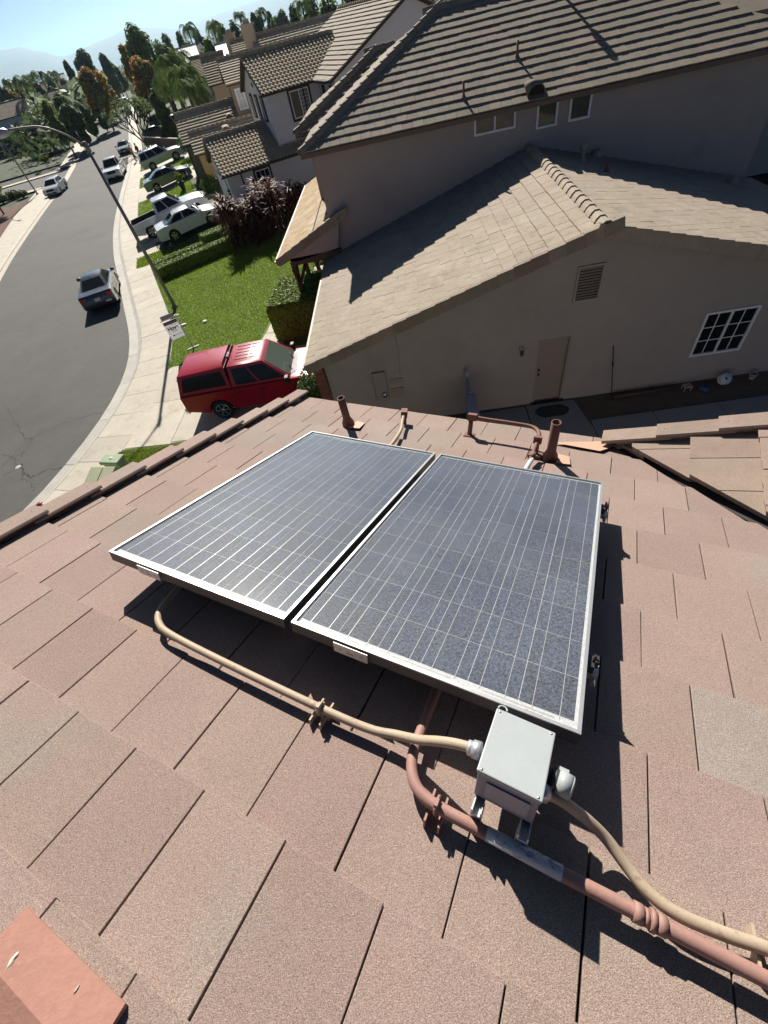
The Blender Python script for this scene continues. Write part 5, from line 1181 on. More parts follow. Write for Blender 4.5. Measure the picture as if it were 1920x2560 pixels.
def vehicle(kind, label, cat, pos, head, paint, pitch=0, group='vehicles parked along the street', plate=True, spokes=5, rimkey='plain', roof_rack=False, seams=True, scale=1.0, glass='glass_dark', detail=True):
    S = dict(
     sedan=dict(L=4.85, W=1.84, wb=2.82, fo=.95, r=.335, belt=.94, top=1.44, side=[(-2.38, .32), (-2.42, .55), (-2.38, .84), (-2.30, .98), (-1.72, 1.04), (-1.60, 1.02), (.92, .96), (1.05, .97), (1.72, .86), (2.22, .72), (2.40, .56), (2.42, .36), (2.34, .22)], green=(-1.78, 1.12, -.72, .30), bw=.80, rw=.58, wz=.98),
     suv=dict(L=5.1, W=1.95, wb=2.95, fo=1.0, r=.385, belt=1.12, top=1.86, side=[(-2.46, .42), (-2.50, .62), (-2.48, 1.0), (-2.44, 1.16), (.80, 1.14), (.92, 1.15), (1.9, 1.08), (2.38, .98), (2.5, .72), (2.5, .48), (2.42, .3)], green=(-2.42, .98, -2.20, .15), bw=.88, rw=.68, wz=1.14),
     pickup=dict(L=5.85, W=2.02, wb=3.68, fo=1.02, r=.40, belt=1.18, top=1.90, side=[(-2.90, .55), (-2.92, .66), (-2.90, .80), (-.92, .80), (-.90, 1.18), (1.05, 1.16), (1.15, 1.19), (2.3, 1.12), (2.76, 1.02), (2.86, .74), (2.86, .50), (2.76, .34)], green=(-.90, 1.22, -.72, .42), bw=.90, rw=.70, wz=1.18),
     capped=dict(L=5.85, W=2.02, wb=3.55, fo=1.0, r=.40, belt=1.20, top=1.93, side=[(-2.90, .58), (-2.92, .70), (-2.90, 1.19), (-.98, 1.19), (1.05, 1.17), (1.15, 1.20), (2.3, 1.14), (2.76, 1.04), (2.86, .76), (2.86, .52), (2.76, .36)], green=(-.93, 1.26, -.86, .42), bw=.92, rw=.73, wz=1.19),
     hatch=dict(L=4.5, W=1.82, wb=2.7, fo=.92, r=.33, belt=.96, top=1.48, side=[(-2.2, .32), (-2.24, .6), (-2.2, .96), (-2.1, 1.02), (.86, .97), (.95, .98), (1.66, .88), (2.06, .72), (2.22, .56), (2.24, .36), (2.16, .22)], green=(-2.10, 1.08, -1.55, .28), bw=.80, rw=.60, wz=1.0))[kind]
    t = thing(cat.replace(' ', '_') if cat != 'car' else 'parked_car', label, cat, Matrix.Translation(pos) @ RZ(head) @ Matrix.Rotation(-pitch, 4, 'Y') @ Matrix.Scale(scale, 4), group)
    Wd = S['W']/2; xf = S['L']/2-S['fo']; xr = xf-S['wb']; r = S['r']; zb = .26 if kind in ('sedan', 'hatch') else .38
    def ar(cx): 
        a = [(cx-(r+.07)*math.cos(q), r+(r+.07)*math.sin(q)) for q in np.linspace(-.0, math.pi, 11)]; return [(cx-r-.09, zb)]+[(x, max(z, zb)) for x, z in a]+[(cx+r+.09, zb)]
    out = S['side']+list(reversed([p for p in ar(xf)]))+list(reversed([p for p in ar(xr)]))
    zmid = .62
    rings_ = []
    for y, f, g in ((Wd-.015, .90, .985), (Wd, .965, .995), (Wd-.05, .995, 1.0), (Wd-.16, 1.0, 1.0)):
        rings_.append([(x*(g if abs(x) > 2 else 1), y, (zmid+(z-zmid)*f if z > zmid else z)) for x, z in out])
    rg = [rings_[0], rings_[1], rings_[2], rings_[3]]
    rg = [[(x, y, z) for x, y, z in q] for q in (rings_[1], rings_[2], rings_[3])]
    full = rg+[[(x, -y, z) for x, y, z in q] for q in reversed(rg)]
    bd = MB(); n = len(out); vs = [p for q in full for p in q]; m = len(full)
    fs = [[k*n+i, k*n+(i+1) % n, (k+1)*n+(i+1) % n, (k+1)*n+i] for k in range(m-1) for i in range(n)]
    loop = [Vector((x, z, 0)) for x, y, z in full[0]]; tri = tessellate_polygon([loop])
    fs += [list(q) for q in tri]+[[(m-1)*n+i for i in q] for q in tri]
    bd.add(vs, fs); P = M_[paint]
    body = bd.build('body', P, t, None, smooth=32)
    # cabin
    gx0, gx1, tx0, tx1 = S['green']; bw, rwid, wz, top = S['bw'], S['rw'], S['wz'], S['top']
    Bq = {(s, e): Vector((gx0 if e == 0 else gx1, s*bw, wz-.02)) for s in (-1, 1) for e in (0, 1)}
    Tq = {(s, e): Vector((tx0 if e == 0 else tx1, s*rwid, top-.05)) for s in (-1, 1) for e in (0, 1)}
    cb = MB(); vs = [Bq[-1, 0], Bq[1, 0], Bq[1, 1], Bq[-1, 1], Tq[-1, 0], Tq[1, 0], Tq[1, 1], Tq[-1, 1]]
    ri_ = [Vector((tx0+.12, -rwid+.14, top)), Vector((tx0+.12, rwid-.14, top)), Vector((tx1-.18, rwid-.14, top)), Vector((tx1-.18, -rwid+.14, top))]
    cb.add(vs+ri_, [(0, 1, 5, 4), (1, 2, 6, 5), (2, 3, 7, 6), (3, 0, 4, 7), (8, 9, 10, 11), (4, 5, 9, 8), (5, 6, 10, 9), (6, 7, 11, 10), (7, 4, 8, 11)])
    cab = cb.build('cabin', P, t, None, smooth=38)
    def pane(nm, q, s0, s1, t0, t1, o=.012):
        a, b, c, d = [bil(q, s, u) for s, u in ((s0, t0), (s1, t0), (s1, t1), (s0, t1))]; nn = (b-a).cross(d-a).normalized(); ctr = (a+b+c+d)/4
        if nn.dot(ctr-Vector((0, 0, .9))) < 0: nn = -nn
        g = MB(); vs = [p+nn*o for p in (a, b, c, d)]+[p-nn*.01 for p in (a, b, c, d)]; g.add(vs, [(0, 1, 2, 3), (4, 7, 6, 5), (0, 4, 5, 1), (1, 5, 6, 2), (2, 6, 7, 3), (3, 7, 4, 0)]); return g.build(nm, M_['glass_wind' if kind == 'capped' and nm == 'windscreen' else glass], t)
    pane('windscreen', [Bq[-1, 1], Bq[1, 1], Tq[1, 1], Tq[-1, 1]], .05, .95, .08, .93)
    pane('rear_window', [Bq[-1, 0], Bq[1, 0], Tq[1, 0], Tq[-1, 0]], .08, .92, .12 if kind != 'pickup' else .25, .88)
    for s in (-1, 1):
        q = [Bq[s, 0], Bq[s, 1], Tq[s, 1], Tq[s, 0]]
        if kind in ('suv',): cuts = ((.03, .26), (.31, .60), (.64, .93))
        elif kind in ('pickup', 'capped'): cuts = ((.08, .46), (.50, .92))
        else: cuts = ((.14, .50), (.54, .90))
        for a, b in cuts: pane('side_window', q, a, b, .10, .86)
    # wheels
    ty, ri = wheel_meshes(r, .235 if kind in ('sedan', 'hatch') else .275, spokes, rimkey)
    for x in (xf, xr):
        for s in (-1, 1):
            F = W[t.name] @ Matrix.Translation((x, s*(Wd-.14), r)) @ (RZ(math.pi) if s > 0 else I4)
            w = link('wheel', ty, t, F); link('rim', ri, w, F)
    for x in (xf, xr):
        wl = MB(); wl.box((x, 0, r+.05), (2*r+.1, 2*Wd-.74, 2*r*.9)); wl.build('wheel_well', M_['black'], t)
    xe = S['L']/2
    zt = {'sedan': .84, 'hatch': .85, 'suv': .98, 'pickup': .98, 'capped': .98}[kind]; zh = {'sedan': .68, 'hatch': .68, 'suv': .86, 'pickup': .88, 'capped': .9}[kind]
    for s in (-1, 1):
        mb = MB(); mb.box((-xe+.09, s*(Wd-.19), zt), (.16, .34, .15 if kind in ('sedan', 'hatch') else .36)); mb.build('tail_light', M_['tail_red'], t, bevel=(.02, 2))
        mb = MB(); mb.box((xe-.16, s*(Wd-.24), zh), (.26, .40, .15 if kind in ('sedan', 'hatch') else .24)); mb.build('headlight', M_['headlamp'], t, bevel=(.03, 2))
        mb = MB(); mb.box((gx1-.12, s*(Wd+.10), wz+.06), (.16, .24, .16 if kind in ('sedan', 'hatch') else .22)); mb.build('mirror', P if kind not in ('capped',) else M_['black'], t, bevel=(.03, 2))
        if detail:
            mb = MB(); mb.box((.18, s*(Wd+.008), wz-.16), (.2, .03, .035))
            if kind not in ('pickup2',): mb.box((-.78 if kind in ('sedan', 'hatch') else -.72, s*(Wd+.008), wz-.16), (.2, .03, .035))
            mb.build('door_handle', M_['black'] if kind in ('capped',) else P, t)
            mb = MB()
            for x in ((1.0, -.22, -1.15) if kind in ('sedan', 'hatch', 'suv') else (1.05, .05, -.88)): mb.box((x, s*(Wd-.003), (zb+wz)/2+.04), (.012, .012, wz-zb-.22))
            mb.build('door_seam', M_['black'], t)
    mb = MB(); mb.box((xe-.05, 0, zh-.02), (.08, Wd*.95, .22 if kind in ('sedan', 'hatch') else .30)); mb.box((xe-.04, 0, .36), (.08, Wd*1.3, .14)); mb.build('grille', M_['black'], t)
    if plate:
        for x, z in ((-xe+.0, .70 if kind in ('sedan', 'hatch') else .62), (xe-.005, .46)): mb = MB(); mb.box((x, 0, z), (.05, .31, .16)); mb.build('number_plate', M_['plate_white'], t)
    if kind in ('pickup', 'capped'):
        mb = MB(); mb.box((-xe-.03, 0, .56), (.16, S['W']*.96, .20)); mb.build('rear_bumper', M_['chrome'], t, bevel=(.03, 2))
    if kind == 'pickup':
        for s in (-1, 1): mb = MB(); mb.box((-1.9, s*(Wd-.055), .99), (1.98, .10, .40)); mb.build('bed_side', P, t, bevel=(.03, 2))
        mb = MB(); mb.box((-xe+.06, 0, .99), (.09, S['W']-.24, .40)); mb.build('tailgate', P, t, bevel=(.02, 2))
        mb = MB(); mb.box((-1.88, 0, .815), (1.94, S['W']-.26, .02)); mb.box((-1.88, Wd-.125, .99), (1.94, .012, .38)); mb.box((-1.88, -Wd+.125, .99), (1.94, .012, .38)); mb.build('bed_liner', M_['black'], t)
    if roof_rack:
        for s in (-1, 1):
            mb = MB(); mb.tube([(tx0+.2, s*(rwid-.06), top+.02), (tx0+.3, s*(rwid-.06), top+.07), (tx1-.5, s*(rwid-.06), top+.07), (tx1-.4, s*(rwid-.06), top+.02)], .02, 6); mb.build('roof_rail', M_['steel'], t)
        for x in (-1.6, -1.0, -.5): mb = MB(); mb.box((x, 0, top+.06), (.06, 2*rwid-.1, .03)); mb.build('crossbar', M_['steel'], t)
    return t
def along(p_rear, p_front): d = Vector(p_front)-Vector(p_rear); return math.atan2(d.y, d.x)
def zF(u, v): return (300+u/5.184, 300+v/5.184)
def on_drive(rear_px, ang, kind_xr, half_w, side=1):
    """centre of a vehicle on a climbing drive from its near rear wheel contact in the photo"""
    B = PZ(rear_px, SIDE); a = Vector((math.cos(ang), math.sin(ang), 0)); b = Vector((-a.y, a.x, 0))
    c = B+b*half_w-a*kind_xr
    z0 = lotz(*(c+a*kind_xr).xy)+.012; z1 = lotz(*(c-a*kind_xr).xy)+.012
    pitch = math.atan2(z1-z0, -2*kind_xr)
    return Vector((c.x, c.y, (z0+z1)/2)), pitch
gp = 'cars on the driveways'
DA = R(27)
# red pickup with a cap
rt = vehicle('capped', 'red pickup truck with a red bed cap parked on the near driveway', 'pickup truck', Vector((-5.58, 13.22, SIDE+.01)), R(2.5), 'paint_red', group=None, spokes=6, plate=True, scale=.955)
t = rt; F = W[t.name]
q = MB(); bq = [(-2.93, .92), (-.97, .92)]; 
b0 = [Vector((-2.90, -.93, 1.20)), Vector((-2.90, .93, 1.20)), Vector((-.96, .93, 1.20)), Vector((-.96, -.93, 1.20))]; t0 = [Vector((-2.70, -.76, 1.86)), Vector((-2.70, .76, 1.86)), Vector((-.97, .76, 1.93)), Vector((-.97, -.76, 1.93))]
t1 = [Vector((-2.55, -.60, 1.93)), Vector((-2.55, .60, 1.93)), Vector((-1.0, .60, 1.99)), Vector((-1.0, -.60, 1.99))]
q.add(b0+t0+t1, [(0, 1, 5, 4), (1, 2, 6, 5), (2, 3, 7, 6), (3, 0, 4, 7), (8, 9, 10, 11), (4, 5, 9, 8), (5, 6, 10, 9), (6, 7, 11, 10), (7, 4, 8, 11)]); cap = q.build('bed_cap', M_['paint_red'], t, smooth=40)
for s in (-1, 1):
    k0, k1 = (0, 3) if s < 0 else (1, 2); qq = [b0[k0], b0[k1], t0[k1], t0[k0]]
    a, b, c, d = [bil(qq, u, v) for u, v in ((.07, .16), (.94, .16), (.92, .84), (.10, .84))]; o = Vector((0, s*.012, .004))
    g_ = MB(); g_.add([p+o for p in (a, b, c, d)]+[p-o for p in (a, b, c, d)], [(0, 1, 2, 3), (4, 7, 6, 5), (0, 4, 5, 1), (1, 5, 6, 2), (2, 6, 7, 3), (3, 7, 4, 0)]); g_.build('cap_window', M_['glass_dark'], cap, F)
qq = [b0[0], b0[1], t0[1], t0[0]]; a, b, c, d = [bil(qq, u, v) for u, v in ((.08, .1), (.92, .1), (.88, .85), (.12, .85))]; o = Vector((-.012, 0, .004)); g_ = MB(); g_.add([p+o for p in (a, b, c, d)]+[p-o for p in (a, b, c, d)], [(0, 1, 2, 3), (4, 7, 6, 5)]); g_.build('rear_window', M_['glass_dark'], cap, F)
mb = MB()
for k in range(5):
    y = -.44+.22*k; mb.tube([(-.62, y, 1.931), (-.12, y, 1.934)], .012, 5); mb.tube([(-.06, y, 1.934), (.22, y, 1.931)], .012, 5)
mb.build('roof_rib', M_['paint_red'], t)
mb = MB(); mb.box((-.915, 0, 1.935), (.07, .34, .05)); mb.build('brake_light', M_['chrome'], t)
mb = MB(); mb.box((-.945, 0, 1.5), (.02, 1.6, .8)); mb.build('gap_seal', M_['black'], t)
mb = MB()
for k in range(5): mb.box((1.20+.045*k, 0, 1.212-.002*k), (.02, 1.45-.05*k, .012))
mb.build('cowl_grille', M_['hose_white'], t)
mb = MB(); mb.tube([(1.26, -.5, 1.235), (1.02, -.1, 1.36)], .012, 4); mb.tube([(1.28, .2, 1.235), (1.03, .6, 1.36)], .012, 4); mb.build('wiper', M_['black'], t)
mb = MB(); mb.box((-.05, 0, .44), (2.6, 2.0, .05)); mb.build('running_board', M_['chrome'], t)
mb = MB(); mb.box((.98, 0, 1.24), (.1, 1.3, .04)); mb.build('sun_shade', M_['interior'], t)
# saloon leaving along the street
gs = vehicle('sedan', 'charcoal saloon seen from behind on the bare road', 'car', Vector((-18.6, 26.6, .005)), math.atan2(3.6, -1.55), 'paint_charcoal', group=None, spokes=5)
mb = MB(); mb.box((-2.42, -.52, .50), (.03, .30, .09)); mb.build('bumper_sticker', M_['hose_white'], gs)
mb = MB(); mb.box((-.62, 0, 1.45), (.16, .05, .06)); mb.build('antenna', M_['black'], gs)
# white saloon and pickup on the next drive
p, pi = on_drive(zF(770, 1600), DA, 1.475-2.82, .80)
ws = vehicle('sedan', 'white saloon on the driveway beside the clipped hedge', 'car', p, DA, 'paint_silverwhite', pi, gp, spokes=5, rimkey='swirl')
p2 = PZ(zF(480, 1550), SIDE); a = Vector((math.cos(DA), math.sin(DA), 0)); b_ = Vector((-a.y, a.x, 0)); c = p2+b_*.92+a*1.78
z0 = lotz(*(c-a*1.8).xy); z1 = lotz(*(c+a*1.8).xy)
vehicle('pickup', 'white crew cab pickup with an open black bed on the driveway', 'pickup truck', Vector((c.x, c.y, (z0+z1)/2+.012)), DA, 'paint_silverwhite', math.atan2(z1-z0, 3.6), gp, spokes=6)
DA2 = R(26)
p, pi = on_drive(zF(525, 960), DA2, 1.475-2.82, .80)
vehicle('sedan', 'grey blue saloon on the driveway between the white pickup and the silver car', 'car', p, DA2, 'paint_bluegrey', pi, gp, spokes=5)
p, pi = on_drive(zF(470, 680), DA2, 1.55-2.95, .84)
vehicle('suv', 'silver off-road car with a roof rack on the driveway by the bare branched tree', 'car', p, DA2, 'paint_silver', pi, gp, spokes=6, roof_rack=True)
# two dark cars on the drive behind the bare tree
for px, lab, kind, pt in ((r1(862, 745), 'dark low car half hidden by the bare branched tree', 'hatch', 'paint_dark'), (r1(905, 690), 'dark tall car farther in on the drive behind the bare tree', 'suv', 'paint_dark')):
    q = PZ(px, .5); vehicle(kind, lab, 'car', Vector((q.x, q.y, lotz(q.x, q.y)+.012)), DA2, pt, .06, gp, plate=False, spokes=5)
# street traffic
q0 = PZ(r1(640, 985), 0); q = q0+Vector((-.36, .933, 0))*2.6
vehicle('pickup', 'white pickup facing the viewer, parked at the right kerb', 'pickup truck', Vector((q.x, q.y, .005)), math.atan2(-.933, .30), 'paint_white', 0, None, spokes=6)
q0 = PZ(r1(690, 845), 0); q = q0+Vector((-.36, .933, 0))*2.3
vehicle('sedan', 'dark teal saloon facing the viewer behind the parked white pickup', 'car', Vector((q.x, q.y, .005)), math.atan2(-.933, .34), 'paint_teal', 0, None)
q0 = PZ(r1(325, 1062), 0); q = q0+Vector((-.36, .933, 0))*1.6+Vector((-.3, -.1, 0))
vehicle('hatch', 'white hatchback parked at the left kerb by the side street', 'car', Vector((q.x, q.y, .005)), math.atan2(-.933, .22), 'paint_white', 0, None)
for k, (px, pt, lab) in enumerate(((r1(612, 470), 'paint_silver', 'distant silver car at the far bend of the street'), (r1(640, 488), 'paint_white', 'distant white car at the far bend of the street'), (r1(598, 490), 'paint_charcoal', 'distant dark car at the far bend of the street'))):
    q = PD(px, 215+12*k); vehicle('hatch' if k % 2 else 'suv', lab, 'car', Vector((q.x, q.y, .01)), R(160+30*k), pt, 0, 'cars at the far bend', plate=False, detail=False)
q = PZ(r1(585, 548), 0); vehicle('hatch', 'small dark car at the left kerb of the far street', 'car', Vector((q.x, q.y, .02)), R(113), 'paint_charcoal', 0, None, plate=False, detail=False)
# ------------------------------------------------------------------ plants
def rdir(n): v = rng.normal(size=(n, 3)); return v/np.linalg.norm(v, axis=1, keepdims=True)
def leaf_quads(P, N, size, asp=.55, droop=0.0):
    """one bent-free leaf quad per point, facing roughly N"""
    n = len(P); N = N+.75*rdir(n); N /= np.linalg.norm(N, axis=1, keepdims=True)
    t = rdir(n); t[:, 2] -= droop; t -= N*np.sum(t*N, axis=1, keepdims=True); t /= np.linalg.norm(t, axis=1, keepdims=True)+1e-9
    b = np.cross(N, t); s = (size*(.6+.8*rng.random(n)))[:, None] if np.ndim(size) == 0 else size[:, None]
    return np.stack([P-t*s, P+b*s*asp, P+t*s, P-b*s*asp], axis=1)
def crown_pts(lobes, n, shell=.5):
    L = np.array(lobes, float); w = (L[:, 3]*L[:, 4]*L[:, 5])**.67; k = rng.choice(len(L), n, p=w/w.sum()); d = rdir(n)
    rad = (shell+(1-shell)*rng.random(n)**.6)[:, None]
    return L[k, :3]+d*rad*L[k, 3:6], d
def tree(nm, label, cat, base, h, cw, leaf, shape='round', n=2600, ls=.22, bark='bark', group=None, trunk_h=None, seed=0, lean=(0, 0), pale=None):
    """base: ground point; h: height; cw: crown width"""
    r_ = random.Random(seed+int(abs(base[0]*13+base[1]*7)))
    t = thing(nm, label, cat, Matrix.Translation(base), group)
    th = trunk_h if trunk_h is not None else {'round': .24, 'tall': .10, 'column': .05, 'cone': .06, 'dense': .06}[shape]*h
    tk = MB(); tr = max(.06, .016*h+.02); 
    tk.tube(smoothpath([(0, 0, -.1), (r_.uniform(-.15, .15), r_.uniform(-.15, .15), th*.6), (lean[0]*.5, lean[1]*.5, th), (lean[0], lean[1], h*.78)], 3), [tr*(1.25-.95*k/9) for k in range(10)], 7)
    lobes = []; H = h-th
    if shape in ('round', 'dense'):
        for k in range(14 if shape == 'round' else 16):
            a = r_.uniform(0, 2*math.pi); q = r_.uniform(.15, .62)*cw/2; z = th+H*((k+.5)/16*.72+.12); rr = cw*r_.uniform(.15, .27)
            lobes.append((math.cos(a)*q+lean[0]*.6, math.sin(a)*q+lean[1]*.6, z, rr, rr, min(rr*H/cw, rr*1.15)*r_.uniform(.75, 1.05)))
        lobes.append((lean[0], lean[1], th+H*.8, cw*.24, cw*.24, H*.2))
    elif shape == 'tall':
        for k in range(15):
            f = (k+.5)/15; a = k*2.4+r_.uniform(-.4, .4); wd = cw*(.30+.70*math.sin(math.pi*(.22+.66*f))); q = wd*r_.uniform(.16, .34); rr = cw*r_.uniform(.15, .23)
            lobes.append((math.cos(a)*q, math.sin(a)*q, th+H*(.05+.88*f), rr, rr, min(rr*1.5, H*.16)))
    elif shape == 'column':
        for k in range(9): f = k/8; wd = cw*(.5*math.sin(math.pi*(.30+.62*f))**.6+.02); lobes.append((r_.uniform(-.05, .05)*cw, r_.uniform(-.05, .05)*cw, th+H*f*.96+H*.03, wd*.95, wd*.95, H*.10))
    elif shape == 'cone':
        for k in range(11): f = k/10; wd = cw*.52*(1-f)**.75+.12; lobes.append((r_.uniform(-.1, .1), r_.uniform(-.1, .1), th+H*f*.95, wd, wd, H*.09))
    ext = max(max(math.hypot(l[0], l[1])+l[3]*.92 for l in lobes), .1); f = cw/2/ext; zt = max(l[2]+l[5] for l in lobes); fz = (h-th*.6)/(zt-th*.6)
    lobes = [(l[0]*f, l[1]*f, th*.6+(l[2]-th*.6)*fz, l[3]*f, l[4]*f, l[5]*fz) for l in lobes]
    for k in range(6 if shape in ('round', 'tall', 'dense') else 0):
        l = lobes[k]; tk.tube([(lean[0]*.4, lean[1]*.4, th*.85), (l[0]*.5, l[1]*.5, (th+l[2])/2), (l[0], l[1], l[2])], [tr*.55, tr*.38, tr*.15], 5)
    tk.build('trunk', M_[bark], t)
    P, d = crown_pts(lobes, n, .45); 
    V = leaf_quads(P, d+np.array([0, 0, .35]), ls)
    cr = quads('crown', V, M_[leaf], t)
    if pale:
        k = rng.random(n) < .0
    return t
def at(px, D): q = PD(px, D); return Vector((q.x, q.y, 0)), q.z
def tree_px(nm, label, cat, D, top, left, right, leaf, shape='round', gz=.1, **k):
    b, zt = at(top, D); wdt = (at(left, D)[0]-at(right, D)[0]).length; b.z = gz
    return tree(nm, label, cat, b, zt-gz, wdt, leaf, shape, **k)
def palm(label, base, h, fronds=18, fl=2.6, group=None, droop=1.0, seed=0, leaf='leaf_palm', lean=(0, 0), tr=.16):
    r_ = random.Random(seed+11); t = thing('palm_tree', label, 'palm tree', Matrix.Translation(base), group)
    tk = MB(); tk.tube(smoothpath([(0, 0, -.1), (lean[0]*.3, lean[1]*.3, h*.4), (lean[0], lean[1], h)], 5), [tr*1.25-.45*tr*k/10 for k in range(11)], 9); tk.build('trunk', M_['bark_grey'], t)
    Q = []; c = np.array([lean[0], lean[1], h])
    for k in range(fronds):
        a = 2*math.pi*(k+r_.uniform(-.3, .3))/fronds*2.4; el = r_.uniform(-.15, 1.25); L = fl*r_.uniform(.8, 1.15); dh = np.array([math.cos(a), math.sin(a), 0]); p = c.copy(); e = el; m = 11; pts = []
        for j in range(m+1): pts.append(p.copy()); p = p+(dh*math.cos(e)+np.array([0, 0, math.sin(e)]))*L/m; e -= droop*.20*(1+j*.09)
        pts = np.array(pts); side = np.array([-math.sin(a), math.cos(a), 0])
        for j in range(1, m+1):
            f = j/m; ll = fl*.30*(1-abs(f-.45)*1.1)+.05; tdir = pts[j]-pts[j-1]; tdir /= np.linalg.norm(tdir)
            for s in (-1, 1):
                for q in (0, .5):
                    o = pts[j-1]+(pts[j]-pts[j-1])*q; dd = side*s*.75+tdir*.55+np.array([0, 0, -.45-.4*r_.random()]); dd /= np.linalg.norm(dd); tip = o+dd*ll; wv = tdir*.045*fl/2.6
                    Q.append([o-wv, o+wv, tip+wv*.3, tip-wv*.3])
    quads('crown', np.array(Q), M_[leaf], t); return t
def leaf_box(nm, label, cat, poly, z0, z1, leaf, dens=900, ls=.05, rnd=.12, group=None, zf=None):
    """clipped hedge: inner mass plus a coat of leaves over the top and sides"""
    zf = zf or (lambda x, y: 0.0)
    cx = sum(p[0] for p in poly)/len(poly); cy = sum(p[1] for p in poly)/len(poly); t = thing(nm, label, cat, T(cx, cy, z0+zf(cx, cy)), group)
    ins = [(cx+(x-cx)*.93, cy+(y-cy)*.93) for x, y in poly]; co = MB(); co.prism(ins, lambda x, y: z0+zf(x, y)-.1, lambda x, y: z1+zf(x, y)-.07); co.build('twigs', M_['hedge_core'], t, I4)
    P = []; N = []
    A = 0
    for i in range(len(poly)):
        p, q = np.array(poly[i]), np.array(poly[(i+1) % len(poly)]); L = np.linalg.norm(q-p); n = int(L*(z1-z0)*dens); u = rng.random(n); v = rng.random(n)
        s = sum(poly[k][0]*poly[(k+1) % len(poly)][1]-poly[(k+1) % len(poly)][0]*poly[k][1] for k in range(len(poly))); nn = np.array([q[1]-p[1], -(q[0]-p[0])])/L*(1 if s > 0 else -1)
        xy = p+(q-p)*u[:, None]; z = z0+(z1-z0)*v; ed = np.clip((v-.8)/.2, 0, 1)**2*rnd; xy = xy-nn*ed[:, None]+nn*rng.normal(0, .022, n)[:, None]
        P.append(np.column_stack([xy, z])); N.append(np.column_stack([np.tile(nn, (n, 1)), np.full(n, .25)]))
    x0, x1 = min(p[0] for p in poly), max(p[0] for p in poly); y0, y1 = min(p[1] for p in poly), max(p[1] for p in poly); n = int((x1-x0)*(y1-y0)*dens); xy = np.column_stack([x0+(x1-x0)*rng.random(n), y0+(y1-y0)*rng.random(n)])
    hp = halfplanes(list(poly)); ok = np.ones(n, bool)
    for a, b, c in hp: ok &= (xy[:, 0]*a+xy[:, 1]*b <= c)
    xy = xy[ok]; P.append(np.column_stack([xy, z1+rng.normal(0, .02, len(xy))])); N.append(np.tile([0, 0, 1.0], (len(xy), 1)))
    P = np.concatenate(P); N = np.concatenate(N); P[:, 2] += np.array([zf(x, y) for x, y in P[:, :2]]) if zf(cx, cy) or True else 0
    quads('leaves', leaf_quads(P, N, ls, .6), M_[leaf], t, I4); return t
def bush(nm, label, cat, c, rx, ry, rz, leaf, n=900, ls=.07, group=None):
    t = thing(nm, label, cat, Matrix.Translation(c), group); mb = MB()
    for k in range(5): mb.tube([(0, 0, -.05), (rx*.5*math.cos(k*1.3), ry*.5*math.sin(k*1.3), rz*1.3)], [.03, .012], 5)
    mb.build('stem', M_['bark_dark'], t)
    lob = [(0, 0, rz, rx*.8, ry*.8, rz*.9)]+[(rx*.45*math.cos(a), ry*.45*math.sin(a), rz*(.9+.3*math.sin(3*a)), rx*.5, ry*.5, rz*.6) for a in np.linspace(0, 6.28, 7)[:-1]]
    P, d = crown_pts(lob, n, .6); quads('crown', leaf_quads(P, d, ls), M_[leaf], t); return t

# hedges between the lawn and the next driveway
hz_ = lambda x, y: max(0, lotz(x, y)-SIDE)
def strip_poly(a, b, w): d = (Vector(b)-Vector(a)).normalized(); n = Vector((-d.y, d.x))*w/2; return [tuple(Vector(a)-n), tuple(Vector(b)-n), tuple(Vector(b)+n), tuple(Vector(a)+n)]
leaf_box('hedge', 'long clipped box hedge edging the lawn', 'hedge', strip_poly((-15.2, 27.6), (-10.0, 31.5), .75), SIDE, .72, 'hedge_lime', 1100, .045, zf=hz_)
leaf_box('hedge', 'shorter clipped hedge beside the white saloon, with a tall rounded end block', 'hedge', strip_poly((-15.9, 28.7), (-12.2, 31.6), .65), SIDE, .66, 'hedge_lime', 1100, .045, zf=hz_)
leaf_box('hedge', 'square clipped hedge block standing by the white saloon', 'hedge', strip_poly((-13.2, 31.2), (-11.9, 32.2), 1.0), SIDE, .95, 'hedge_lime', 1100, .045, zf=hz_)
leaf_box('hedge', 'tall boxy hedge with a sunlit yellow green top beside the porch', 'hedge', [(-6.0, 17.2), (-3.75, 17.2), (-3.55, 19.6), (-5.75, 19.9)], SIDE, 1.62, 'hedge_lime', 1500, .045, .2)
for c, r_, lb in (((-4.9, 21.6, SIDE), .75, 'low round shrub between the porch posts'), ((-5.2, 20.55, SIDE), .5, 'small grey green shrub at the front porch post'), ((-4.3, 23.6, SIDE), .8, 'rounded shrub behind the porch posts')):
    bush('shrub', lb, 'shrub', Vector(c), r_, r_, .55, 'hedge_leaf', 1500, .05, 'shrubs at the porch')
b = PZ((780, 1000), .6); bush('shrub', 'dense dark shrub at the garage corner by the red truck', 'shrub', Vector((-3.5, 11.55, .05)), .68, .55, 1.0, 'hedge_leaf', 5200, .045)
